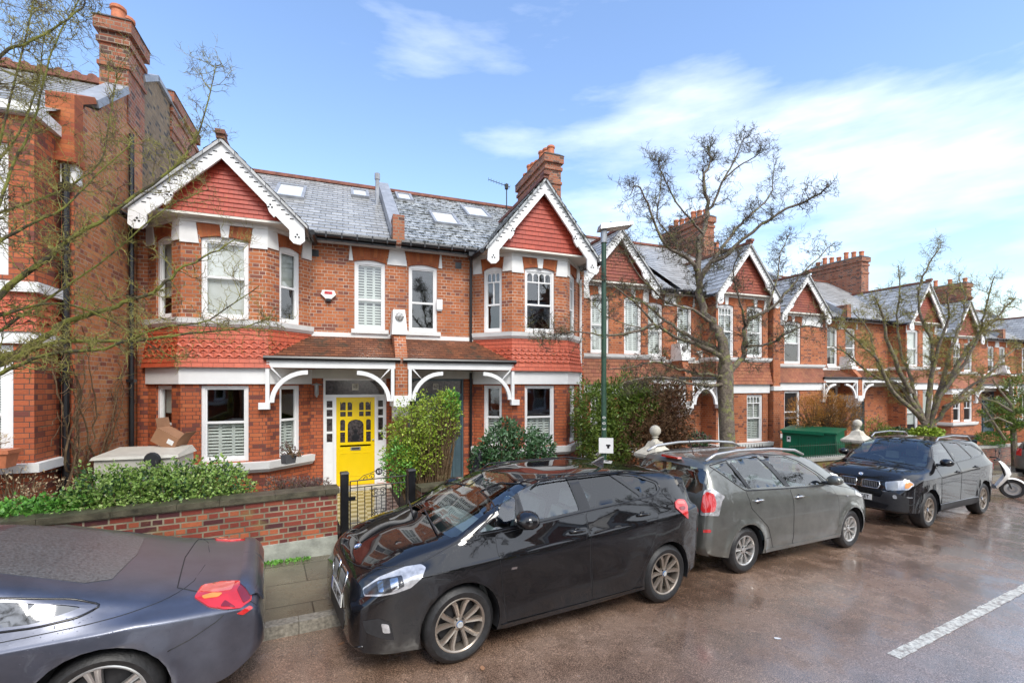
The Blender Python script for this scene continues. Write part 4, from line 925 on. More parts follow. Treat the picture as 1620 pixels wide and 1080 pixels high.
def panel_on(bvh, P, ray, off, s=.05, skirt=.012, fallback=None):
    """triangulate polygon P, cast every vertex on the body with ray(u, v) -> (origin, direction)"""
    B = subdiv_poly(P, s); m = len(B); us = [p.x for p in B]; vs = [p.y for p in B]; pts = list(B)
    u = min(us)+s*.5
    def inside(x, y):
        c = False; j = m-1
        for i in range(m):
            if (B[i].y > y) != (B[j].y > y) and x < (B[j].x-B[i].x)*(y-B[i].y)/(B[j].y-B[i].y)+B[i].x: c = not c
            j = i
        return c
    while u < max(us):
        v = min(vs)+s*.5
        while v < max(vs):
            if inside(u, v) and min((p-Vector((u, v))).length for p in B) > s*.45: pts.append(Vector((u, v)))
            v += s
        u += s
    vv, ee, ff, *_ = delaunay_2d_cdt(pts, [(i, (i+1) % m) for i in range(m)], [], 0, 1e-6)
    mb = MB(); nr = []; 
    for p in vv:
        o, d = ray(p.x, p.y); h = bvh.ray_cast(o, d)
        if h[0] is None:
            h = bvh.find_nearest(o+d*(fallback or 1.5)); h = (h[0], h[1])
        nn = h[1]; nn = nn if nn.dot(d) < 0 else -nn
        mb.v.append(h[0]+nn*off); nr.append(nn)
    for f in ff:
        c = sum((vv[i] for i in f), Vector((0, 0)))/len(f)
        if not inside(c.x, c.y): continue
        a = [mb.v[i] for i in f]; g = (a[1]-a[0]).cross(a[2]-a[0]); mb.f.append(list(f) if g.dot(nr[f[0]]) > 0 else list(f)[::-1])
    if skirt:      # fold the rim inward so that the panel has an edge
        cnt = {}
        for f in mb.f:
            for i in range(len(f)): e = (f[i], f[(i+1) % len(f)]); cnt[tuple(sorted(e))] = cnt.get(tuple(sorted(e)), [])+[e]
        for e in [x[0] for x in cnt.values() if len(x) == 1]:
            a, b = e; k = len(mb.v); mb.v += [mb.v[b]-nr[b]*skirt, mb.v[a]-nr[a]*skirt]; mb.f.append([b, a, k+1, k])
    return mb
def cut_poly(bm, P, mk, sel):
    """cut the convex polygon P out of the faces picked by sel; mk(a, b) -> plane (co, no) with no pointing outwards"""
    pl = [mk(Vector(P[i]), Vector(P[(i+1) % len(P)])) for i in range(len(P))]
    for co, no in pl:
        fs = [f for f in bm.faces if sel(f.calc_center_median())]
        geom = list({v for f in fs for v in f.verts})+list({e for f in fs for e in f.edges})+fs
        bmesh.ops.bisect_plane(bm, geom=geom, plane_co=co, plane_no=no, dist=1e-5)
    dl = [f for f in bm.faces if sel(f.calc_center_median()) and all((f.calc_center_median()-co).dot(no) < 1e-6 for co, no in pl)]
    bmesh.ops.delete(bm, geom=dl, context='FACES')
def ccw(P):
    a = sum(P[i][0]*P[(i+1) % len(P)][1]-P[(i+1) % len(P)][0]*P[i][1] for i in range(len(P))); return list(P) if a > 0 else list(P)[::-1]
def xz_plane(a, b):   # polygon in (x, z), ccw
    return Vector((a.x, 0, a.y)), Vector((b.y-a.y, 0, -(b.x-a.x))).normalized()
def yz_plane(a, b): return Vector((0, a.x, a.y)), Vector((0, b.y-a.y, -(b.x-a.x))).normalized()
def tyre_wheel(parent, name, R_, rr, w, c, side, style, matname, cap='badge'):
    """wheel centred at c, outer face towards side*y"""
    root = MB(); Mx = Matrix.Translation(c) @ Matrix.Diagonal((1, side, 1, 1))
    prof = [(rr-.01, -w/2+.02), (rr+.01, -w/2), (R_-.05, -w/2-.004), (R_-.012, -w/2+.022), (R_, -w/2+.045), (R_, w/2-.045), (R_-.012, w/2-.022), (R_-.05, w/2+.006), (rr+.018, w/2+.002), (rr-.004, w/2-.012)]
    t = MB(); t.lathe([(r, -h) for r, h in prof], (0, 0, 0), 48, 'y', cap=False)
    W = t.xf(Mx).build('wheel', M['tyre'], parent, smooth=30)
    f = w/2-.012; rim = MB()
    rim.lathe([(rr-.004, -f), (rr-.012, -f-.003), (rr-.024, -f+.006), (rr-.03, -f+.03), (rr-.035, w/2-.03)], (0, 0, 0), 48, 'y', cap=False)
    n = style['n']
    for k in range(n):
        a0 = 2*pi*k/n+style.get('rot', 0)
        for sg in style.get('arms', (0,)):
            # each arm: centre line from hub to rim, given as (radius, angle, half width, depth)
            arm = [(.055, sg*style.get('a0', .05), style.get('w0', .02), .028), (rr*.45, sg*style.get('a1', .12), style.get('w1', .016), .022), (rr*.75, sg*style.get('a2', .20), style.get('w2', .018), .012), (rr-.02, sg*style.get('a3', .22), style.get('w3', .022), .004)]
            rings = []
            for r, da, hw, dp in arm:
                a = a0+da; c_, s_ = cos(a), sin(a); T = Vector((-s_, 0, c_)); C = Vector((r*c_, -f+dp, r*s_)) if False else Vector((r*c_, f-dp, r*s_))
                rings.append([C-T*hw+Vector((0, -.03, 0)), C-T*hw*.8, C-T*hw*.15+Vector((0, -.006, 0)), C+T*hw*.15+Vector((0, -.006, 0)), C+T*hw*.8, C+T*hw+Vector((0, -.03, 0))])
            for i in range(3):
                for q in range(5): rim.f.append([len(rim.v)+q, len(rim.v)+q+1, len(rim.v)+6+q+1, len(rim.v)+6+q]); 
                rim.v += rings[i]+rings[i+1]
    # lathe sets y = -h, so outward is -h: use h=-f for the outer face
    rim.lathe([(0, -f+.018), (.035, -f+.018), (.062, -f+.03), (.07, -f+.06)], (0, 0, 0), 24, 'y')
    Rm = rim.xf(Mx).build('rim', M[matname], W, smooth=35)
    b = MB(); b.lathe([(rr-.03, .02), (.05, .02), (0, .02)], (0, 0, 0), 32, 'y', cap=False); b.lathe([(rr*.78, .0), (rr*.78, -f+.085), (.0, -f+.085)], (0, 0, 0), 32, 'y', cap=False); b.xf(Mx).build('brake_disc', M['matt'], W)
    hb = MB(); hb.lathe([(0, -f+.012), (.030, -f+.012), (.033, -f+.018)], (0, 0, 0), 20, 'y'); h = hb.xf(Mx).build('hub_cap', M[cap], Rm)
    if cap == 'badge':
        q = MB()
        for a in (0, pi): q.face([(0, f-.0105, 0)]+[(.019*cos(a+pi/2*i/6), f-.0105, .019*sin(a+pi/2*i/6)) for i in range(7)])
        q.lathe([(.029, -f+.0105), (.021, -f+.0105)], (0, 0, 0), 20, 'y'); q.xf(Mx).build('hub_emblem', M['plastic'], h)
    bo = MB()
    for k in range(5):
        a = 2*pi*(k+.5)/5+style.get('rot', 0); bo.lathe([(0, -f+.020), (.009, -f+.020), (.010, -f+.034)], (.052*cos(a), 0, .052*sin(a)), 8, 'y')
    bo.xf(Mx).build('wheel_bolts', M['black'], Rm); return W
def car(name, label, fc, rc, side, inset, S, group='cars parked along the kerb'):
    F3, R3 = RT(*fc), RT(*rc); f = (F3-R3).normalized(); nrm = RT(1, 0).cross(Vector((-S8, C8, 0))).normalized(); left = nrm.cross(f).normalized(); upv = f.cross(left)
    mid = (F3+R3)/2-left*side*inset
    W = Matrix(((f.x, left.x, upv.x, mid.x), (f.y, left.y, upv.y, mid.y), (f.z, left.z, upv.z, mid.z), (0, 0, 0, 1)))
    root = empty(name, (0, 0, 0), label, 'car', group=group); root.matrix_world = W
    P = M[S['paint']]; mb = shell(S); bvh = BVHTree.FromPolygons([tuple(p) for p in mb.v], mb.f)
    me = bpy.data.meshes.new('b'); me.from_pydata([tuple(p) for p in mb.v], [], mb.f); bm = bmesh.new(); bm.from_mesh(me)
    for P2, gl in S['windows']:
        Q = ccw(smooth_poly(P2, .025, 2)); xs = [p[0] for p in Q]; zs = [p[1] for p in Q]; bb = (min(xs)-.1, max(xs)+.1, min(zs)-.12, max(zs)+.12)
        cut_poly(bm, Q, xz_plane, lambda c: bb[0] < c.x < bb[1] and bb[2] < c.z < bb[3] and c.y > .38)
    for key, sg in (('screen', 1), ('rear', -1)):
        if key in S:
            P2, xr = S[key]; Q = ccw(P2); Q2 = ccw([(y, z) for y, z in P2])
            cut_poly(bm, Q2, yz_plane, lambda c: xr[0] < c.x < xr[1] and c.z > min(p[1] for p in P2)-.15)
    for ax in S['axle']:
        ra = S['arch']; Q = [(ax+ra*cos(2*pi*k/28), S['R']+.01+ra*1.0*sin(2*pi*k/28)) for k in range(28)]
        Q = [(x, max(z, .02)) for x, z in Q]; QQ = []
        for p in Q:
            if not QQ or (Vector(p)-Vector(QQ[-1])).length > 1e-3: QQ.append(p)
        if (Vector(QQ[0])-Vector(QQ[-1])).length < 1e-3: QQ.pop()
        QQ = [p for i, p in enumerate(QQ) if not (abs(p[1]-.02) < 1e-6 and abs(QQ[i-1][1]-.02) < 1e-6 and abs(QQ[(i+1) % len(QQ)][1]-.02) < 1e-6)]
        cut_poly(bm, ccw(QQ), xz_plane, lambda c: abs(c.x-ax) < ra+.1 and c.z < S['R']+ra+.1 and c.y > .5)
    bmesh.ops.mirror(bm, geom=bm.verts[:]+bm.edges[:]+bm.faces[:], axis='Y', merge_dist=.0005)
    bmesh.ops.recalc_face_normals(bm, faces=bm.faces); bm.to_mesh(me); bm.free(); me.shade_smooth(); me.set_sharp_from_angle(angle=R(38)); me.materials.append(P)
    body = bpy.data.objects.new('body', me); COL.objects.link(body); body.parent = root
    def sray(s):    # ray onto the left (+1) or right (-1) flank; geometry is cast on +y and mirrored
        return lambda x, z: (Vector((x, 3, z)), Vector((0, -1, 0)))
    def mir(m, s): return m.xf(Matrix.Diagonal((1, s, 1, 1))) if s < 0 else m
    fr = lambda y, z: (Vector((5, y, z)), Vector((-1, 0, 0))); bk = lambda y, z: (Vector((-5, y, z)), Vector((1, 0, 0)))
    Wi = W.inverted(); ce = Wi @ Vector((0, 0, EYE))
    def px(u, v): q = (Wi.to_3x3() @ (at(u, v, 1.0)-Vector((0, 0, EYE)))).normalized(); return Vector((ce.x, ce.y*side, ce.z)), Vector((q.x, q.y*side, q.z))
    def ang_ray(th):
        if th == 'px': return px
        if th == 'top': return lambda x, y: (Vector((x, y, 4)), Vector((0, 0, -1)))
        d = Vector((cos(R(th)), sin(R(th)), 0)); ua = Vector((-sin(R(th)), cos(R(th)), 0))
        return lambda u, z: (d*5+ua*u+Vector((0, 0, z)), -d)
    for s in (1, -1):
        for P2, gl in S['windows']:
            mir(panel_on(bvh, smooth_poly(P2, .025, 2), sray(s), -.007, .07, 0), s).build('side_window', M[gl], root, smooth=True)
        for P2 in S.get('pillars', ()): mir(panel_on(bvh, P2, sray(s), .002, .06), s).build('pillar_trim', M['trim'], root, smooth=40)
        if 'dlo' in S:
            Q = subdiv_poly(smooth_poly(S['dlo'], .04, 3), .05); L = [bvh.ray_cast(Vector((p.x, 3, p.y)), Vector((0, -1, 0)))[0] for p in Q]; t = MB(); L = [p for p in L if p]; t.tube(L+[L[0]], .008, 5); mir(t, s).build('window_trim', M[S.get('dlomat', 'trim')], root, smooth=True)
        for P2, hd in S.get('doors', ()):
            d = mir(panel_on(bvh, smooth_poly(P2, .03, 2), sray(s), .0035, .05), s).build('door', P, root, smooth=40)
            Q = subdiv_poly(smooth_poly(P2, .03, 2), .05); t = MB(); L = [bvh.ray_cast(Vector((p.x, 3, p.y)), Vector((0, -1, 0)))[0] for p in Q]; L = [p for p in L if p]; t.tube(L+[L[0]], .0045, 4); mir(t, s).build('door_seal', M['matt'], d)
            if hd:
                x, z, hm = hd; h = bvh.ray_cast(Vector((x, 3, z)), Vector((0, -1, 0)))[0]; k = MB()
                k.tube([h+Vector((-.10, .005, -.004)), h+Vector((-.08, .03, 0)), h+Vector((0, .038, .006)), h+Vector((.08, .028, .004)), h+Vector((.10, .004, -.002))], [.010, .014, .016, .014, .010], 8); mir(k, s).build('handle', M[hm], d, smooth=True)
                k = MB(); k.lathe([(0, 0), (.045, -.002), (.05, .004)], h+Vector((0, .008, -.012)), 14, 'y'); mir(k, s).build('handle_cup', M['trim'], d, smooth=True)
        for nm, P2, th, off, mt in S.get('lamps', ()):
            rf = fr if th == 0 else bk if th == 180 else sray(s) if th == 90 else ang_ray(th); par_ = root
            o = mir(panel_on(bvh, smooth_poly(P2, 2.5 if th == 'px' else .02, 2), rf, off, 4.0 if th == 'px' else .035), s).build(nm, M[mt], par_, smooth=50)
        for nm, P2, th, off, mt in S.get('bits', ()):
            rf = fr if th == 0 else bk if th == 180 else sray(s) if th == 90 else ang_ray(th)
            mir(panel_on(bvh, smooth_poly(P2, 2.5, 2) if th == 'px' else P2, rf, off, 4.0 if th == 'px' else .05), s).build(nm, M[mt], root, smooth=50)
        for nm, L2, th, r, mt, *cl in S.get('lines', ()):
            rf = fr if th == 0 else bk if th == 180 else sray(s) if th == 90 else ang_ray(th); L = []
            for i in range(len(L2)-1):
                a, b = Vector(L2[i]), Vector(L2[i+1]); k = max(1, int((b-a).length/(4 if th == 'px' else .04))); L += [a.lerp(b, j/k) for j in range(k)]
            L.append(Vector(L2[-1])); Q = []
            for p in L:
                o, d = rf(p.x, p.y); h = bvh.ray_cast(o, d)[0]
                if h: Q.append(h)
            t = MB(); t.tube(Q+([Q[0]] if cl else []), r, 5); mir(t, s).build(nm, M[mt], root, smooth=True)
        # mirror
        mx, mz = S['mirror']; h = bvh.ray_cast(Vector((mx, 3, mz-.02)), Vector((0, -1, 0)))[0] or Vector((mx, .8, mz)); k = MB()
        c = h+Vector((-.02, .15, .07)); prof = []
        rows = [(-.06, .55), (-.045, .85), (0, 1), (.05, .92), (.085, .6), (.1, .2)]
        ms_ = S.get('msize', 1.15)
        for q, sc_ in [(q*ms_, sc_*ms_) for q, sc_ in rows]: prof.append([c+Vector((q, .105*sc_*cos(a)*(1.0 if cos(a) > 0 else .95)+0, .07*sc_*sin(a))) for a in [2*pi*j/14 for j in range(14)]])
        for row in prof: k.v += row
        for i in range(len(rows)-1):
            for j in range(14): k.f.append([i*14+j, i*14+(j+1) % 14, (i+1)*14+(j+1) % 14, (i+1)*14+j])
        k.f.append(list(range(14))[::-1]); k.f.append([5*14+j for j in range(14)])
        mo = mir(k, s).build('wing_mirror', P, root, smooth=50)
        k = MB(); k.hexa([h+Vector((-.05, -.01, -.01)), h+Vector((.05, -.01, -.01)), c+Vector((-.03, -.04, -.085)), c+Vector((.03, -.04, -.085)), h+Vector((-.05, -.01, .03)), h+Vector((.05, -.01, .03)), c+Vector((-.03, -.04, -.05)), c+Vector((.03, -.04, -.05))]); k.tube([c+Vector((.0, -.05, -.068)), c+Vector((.01, .05, -.06)), c+Vector((-.01, .10, -.02))], .012, 6); mir(k, s).build('mirror_arm', M['matt'], mo)
        # wheel housings
        for ax in S['axle']:
            k = MB(); ra = S['arch']; wy = min(pch(S['wid'])(ax), S['track']+.09); k.lathe([(ra+.004, -wy+.03), (ra+.004, -wy+.32), (0, -wy+.32)], (ax, 0, S['R']+.01), 28, 'y', a0=-.3, a1=pi+.3); mir(k, s).build('wheel_housing', M['matt'], root)
            tyre_wheel(root, 'wheel', S['R'], S['rim'], S['tw'], (ax, s*(S['track']-S['tw']/2), S['R']), s, S['style'], S['rimmat'], S.get('cap', 'badge'))
    for key, ray in (('screen', fr), ('rear', bk)):
        if key in S:
            P2 = S[key][0]; full = P2+[(-y, z) for y, z in P2[::-1] if y > 1e-4]
            panel_on(bvh2(bvh), [(y, z) for y, z in dedupe(full)], lambda y, z, r=ray: (lambda o: (Vector((o[0].x, abs(o[0].y), o[0].z)), o[1]))(r(y, z)), -.006, .07, 0) if False else None
            m1 = panel_on(bvh, ccw(P2), ray, -.006, .07, 0); m2 = MB(); m2.add(m1); m2.add(m1, Matrix.Diagonal((1, -1, 1, 1)))
            m2.build('windscreen' if key == 'screen' else 'rear_window', M[S.get(key+'glass', 'carglass')], root, smooth=True, merge=.001)
    # cabin
    cb = MB(); sx = S['cabin']; fl = .32
    cb.box(sx[0], sx[1], -.62, .62, fl-.05, fl); ob = cb.build('cabin_floor', M['seat'], root)
    d = MB(); zb = pch(S['belt'])(sx[1]-.1)-.06; d.prism([(sx[1]-.28, fl), (sx[1]+.1, fl), (sx[1]+.12, zb-.05), (sx[1]-.1, zb), (sx[1]-.3, zb-.08)], -.66, .66, 'y'); d.build('dashboard', M['seat'], root)
    for xs_, pair in ((sx[1]-.95, (-.36, .36)), (sx[0]+.35, (-.38, .38))):
        for y in pair:
            fl = .32-S.get('lowseat', 0); k = MB(); k.prism([(xs_, fl+.12), (xs_+.48, fl+.18), (xs_+.48, fl+.32), (xs_+.02, fl+.28), (xs_-.16, fl+.80), (xs_-.26, fl+.80), (xs_-.12, fl+.2)], y-.24, y+.24, 'y')
            k.hexa([(xs_-.27, y-.12, fl+.86), (xs_-.17, y-.12, fl+.86), (xs_-.27, y+.12, fl+.86), (xs_-.17, y+.12, fl+.86), (xs_-.27, y-.11, fl+1.02), (xs_-.19, y-.11, fl+1.02), (xs_-.27, y+.11, fl+1.02), (xs_-.19, y+.11, fl+1.02)]); k.build('seat', M['seat'], root)
    k = MB(); cxy = Vector((sx[1]-.42, -.36, zb+.02)); k.tube([cxy+Vector((.06*cos(2*pi*i/20), .18*sin(2*pi*i/20), .17*cos(2*pi*i/20))) for i in range(21)], .014, 6); k.build('steering_wheel', M['matt'], root, smooth=True)
    return root, bvh
def number_plate(root, x, z, w, h, txt, mat='plate', tilt=0, y=0, face=1, blue=True):
    Mx = Matrix.Translation((x, y, z)) @ Matrix.Rotation(R(90*face), 4, 'Z') @ Matrix.Rotation(R(90+tilt), 4, 'X')
    p = MB(); p.box(-w/2, w/2, -h/2, h/2, -.006, .004); p = p.xf(Mx).build('number_plate', M[mat], root)
    if blue: b = MB(); b.box(-w/2+.004, -w/2+.045, -h/2+.004, h/2-.004, .004, .0055); b.xf(Mx).build('plate_band', M['pltblue'], p)
    text_mb(txt, h*.92, M['black'], 'plate_lettering', p, Mx @ Matrix.Translation((.02 if blue else 0, -.002, .0045)) @ Matrix.Diagonal((.80, 1, 1, 1)), bold=True)
    return p
# --- black compact people carrier, nearest, nose to the left
S1 = dict(paint='p_black', x0=-2.13, x1=2.25, msize=1.3, R=.345, rim=.248, tw=.22, arch=.385, axle=(1.335, -1.335), track=.87, flare=.010, rimmat='alloy', style=dict(n=5, arms=(-1, 1), a0=.14, a1=.22, a2=.26, a3=.33, w0=.018, w1=.021, w2=.023, w3=.026, rot=.3), cr=.03,
    top=[(-2.13, .80), (-2.10, 1.0), (-2.02, 1.18), (-1.9, 1.35), (-1.75, 1.475), (-1.4, 1.53), (-.6, 1.572), (.1, 1.565), (.42, 1.52), (1.0, 1.29), (1.42, 1.10), (1.7, 1.04), (1.98, .945), (2.14, .86), (2.21, .78), (2.25, .66)],
    belt=[(-2.13, .72), (-2.0, 1.06), (-1.75, 1.22), (-1.1, 1.235), (0, 1.175), (.9, 1.085), (1.3, 1.01), (1.7, .93), (2.0, .83), (2.25, .62)],
    wid=[(-2.13, .60), (-2.08, .72), (-1.9, .83), (-1.5, .895), (-.6, .90), (1.2, .90), (1.6, .89), (1.9, .86), (2.06, .82), (2.18, .76), (2.25, .66)],
    bot=[(-2.13, .36), (-1.9, .28), (-1.4, .22), (0, .20), (1.4, .20), (1.9, .20), (2.15, .22), (2.25, .27)], tum=.44, sh=.105, zc=(.965, -.062), ce=.022,
    crease=[(-.95, .52, .95, .36, .016, .10)],
    windows=[([(1.13, 1.125), (.74, 1.15), (.66, 1.39), (.72, 1.40)], 'carglass'), ([(.60, 1.165), (.62, 1.43), (.38, 1.50), (.10, 1.53), (-.02, 1.535), (-.06, 1.215)], 'carglass'), ([(-.21, 1.23), (-.17, 1.54), (-.62, 1.537), (-.97, 1.28)], 'privacy'), ([(-1.05, 1.287), (-.72, 1.527), (-1.02, 1.49), (-1.30, 1.40), (-1.29, 1.32)], 'privacy')],
    pillars=[[(-.075, 1.205), (-.035, 1.545), (-.155, 1.55), (-.195, 1.22)], [(.655, 1.155), (.62, 1.15), (.635, 1.44), (.66, 1.43)]],
    dlo=[(1.20, 1.10), (.72, 1.13), (-.10, 1.195), (-1.22, 1.275), (-1.345, 1.33), (-1.345, 1.41), (-1.06, 1.51), (-.66, 1.552), (.10, 1.548), (.42, 1.51), (.75, 1.42)],
    doors=[([(.98, .96), (.97, 1.09), (-.105, 1.18), (-.115, .9), (-.14, .5), (-.17, .285), (.86, .285), (.93, .6)], (.03, 1.03, 'trim')), ([(-.125, 1.18), (-1.06, 1.26), (-1.17, 1.13), (-1.10, .84), (-.98, .62), (-.83, .34), (-.77, .285), (-.19, .285), (-.16, .5), (-.135, .9)], (-.93, 1.10, 'trim'))],
    screen=([(0, 1.115), (.68, 1.085), (.705, 1.10), (.585, 1.44), (.55, 1.475), (0, 1.515)], (.25, 1.7)), rear=([(0, 1.14), (.60, 1.13), (.55, 1.42), (0, 1.44)], (-2.2, -1.4)), rearglass='privacy',
    lamps=[('headlight', [(574, 930), (600, 912), (640, 896), (666, 892), (674, 897), (668, 913), (650, 929), (625, 938), (598, 943), (577, 943)], 'px', .006, 'lampclear'),
           ('headlight_inner', [(575, 932), (597, 918), (636, 910), (640, 926), (622, 935), (598, 940), (578, 941)], 'px', .010, 'lampdark'), ('headlight_reflector', [(598, 920), (607, 918), (608, 936), (600, 937)], 'px', .013, 'chrome'), ('headlight_reflector', [(617, 917), (630, 914), (631, 930), (620, 935)], 'px', .013, 'chrome'),
           ('tail_light', [(1067, 793), (1072, 789), (1082, 790), (1087, 800), (1088, 821), (1080, 813), (1068, 803)], 'px', .012, 'lampred'), ('lamp_segment', [(1069, 792), (1080, 792), (1083, 797), (1070, 797)], 'px', .016, 'lamppink'), ('lamp_segment', [(1072, 802), (1082, 800), (1084, 806), (1078, 808)], 'px', .016, 'lampdeep')],
    bits=[('grille_opening', [(.05, .60), (.24, .565), (.30, .68), (.27, .745), (.06, .745)], 0, .004, 'black'), ('lower_grille', [(.0, .27), (.33, .28), (.38, .38), (.34, .44), (.0, .44)], 0, .004, 'matt'),
          ('air_intake', [(573, 982), (600, 978), (618, 984), (624, 1012), (600, 1008), (580, 1000)], 'px', .005, 'matt'), ('fog_lamp', [(603, 985), (615, 987), (618, 1000), (606, 1000)], 'px', .010, 'lampclear'), ('sill_trim', [(.92, .20), (.93, .27), (-.93, .28), (-.93, .21)], 90, .012, 'p_black'), ('wing_badge', [(.845, .775), (.785, .775), (.78, .795), (.84, .795)], 90, .004, 'chrome')],
    lines=[('kidney_surround', [(.045, .60), (.24, .555), (.31, .68), (.28, .755), (.055, .755)], 0, .012, 'chrome', 1), ('bonnet_seam', [(549, 884), (563, 893), (590, 900), (640, 893)], 'px', .0035, 'matt'), ('bonnet_seam', [(668, 889), (700, 870), (727, 855), (740, 838)], 'px', .0035, 'matt'), ('splitter', [(0, .225), (.4, .235), (.62, .26), (.75, .31)], 0, .010, 'p_black'), ('bumper_seam', [(675, 915), (713, 917)], 'px', .0035, 'matt')],
    mirror=(.70, 1.18), cabin=(-1.2, .95))
c1, b1 = car('parked_car', 'glossy black compact people carrier nearest the camera, its nose beside the garden gate', (1.55, 3.82), (4.20, 3.90), 1, .87, S1)
h = b1.ray_cast(Vector((5, 0.02, .50)), Vector((-1, 0, 0)))[0]; number_plate(c1, h.x+.012, .50, .52, .112, 'YE16 MYF', tilt=-4)
gm = MB()
for s in (-1, 1):
    for i in range(8):
        y = s*(.075+.024*i); h = b1.ray_cast(Vector((5, abs(y), .66)), Vector((-1, 0, 0)))[0]
        if h: gm.obox((h.x+.002, y-.003, .59), (.010, 0, 0), (0, .006, 0), (-.02, 0, .145))
gm.build('grille_slats', M['galv'], c1)
def emblem(root, bvh, o, d, r=.04):
    h = bvh.ray_cast(Vector(o), Vector(d)); n = h[1] if h[1].dot(Vector(d)) < 0 else -h[1]; q = n.to_track_quat('Z', 'Y').to_matrix().to_4x4(); T = Matrix.Translation(h[0]+n*.004)
    e = MB(); e.lathe([(0, .004), (r*.7, .004), (r*.72, 0)], (0, 0, 0), 20, 'z'); eo = e.xf(T @ q).build('emblem', M['badge'], root)
    e = MB(); e.lathe([(r*.72, .003), (r*.85, .006), (r, .003), (r, -.004)], (0, 0, 0), 20, 'z'); e.xf(T @ q).build('emblem_ring', M['chrome'], eo)
    e = MB()
    for a in (0, pi): e.face([(0, 0, .0048)]+[(r*.66*cos(a+pi/2*i/6), r*.66*sin(a+pi/2*i/6), .0048) for i in range(7)])
    e.xf(T @ q).build('emblem_quarter', M['plastic'], eo)
emblem(c1, b1, (2.08, .001, 3), (0, 0, -1))
fn = MB(); fn.prism([(-1.05, 1.53), (-.83, 1.55), (-.93, 1.59), (-1.03, 1.635), (-1.07, 1.64)], -.02, .02, 'y'); fn.build('shark_fin_aerial', M['chrome'], c1)
rl = MB()
for s in (-1, 1): rl.tube([(.45, s*.60, 1.46), (.35, s*.60, 1.53), (-.9, s*.60, 1.56), (-1.45, s*.59, 1.49)], .010, 6)
rl.build('roof_rail', M['trim'], c1, smooth=True)
wp = MB()
for a, b in (((1.47, .55, 1.105), (1.36, -.12, 1.15)), ((1.49, -.1, 1.11), (1.38, -.62, 1.14))): wp.tube([a, b], .009, 5)
wp.build('wiper', M['matt'], c1)
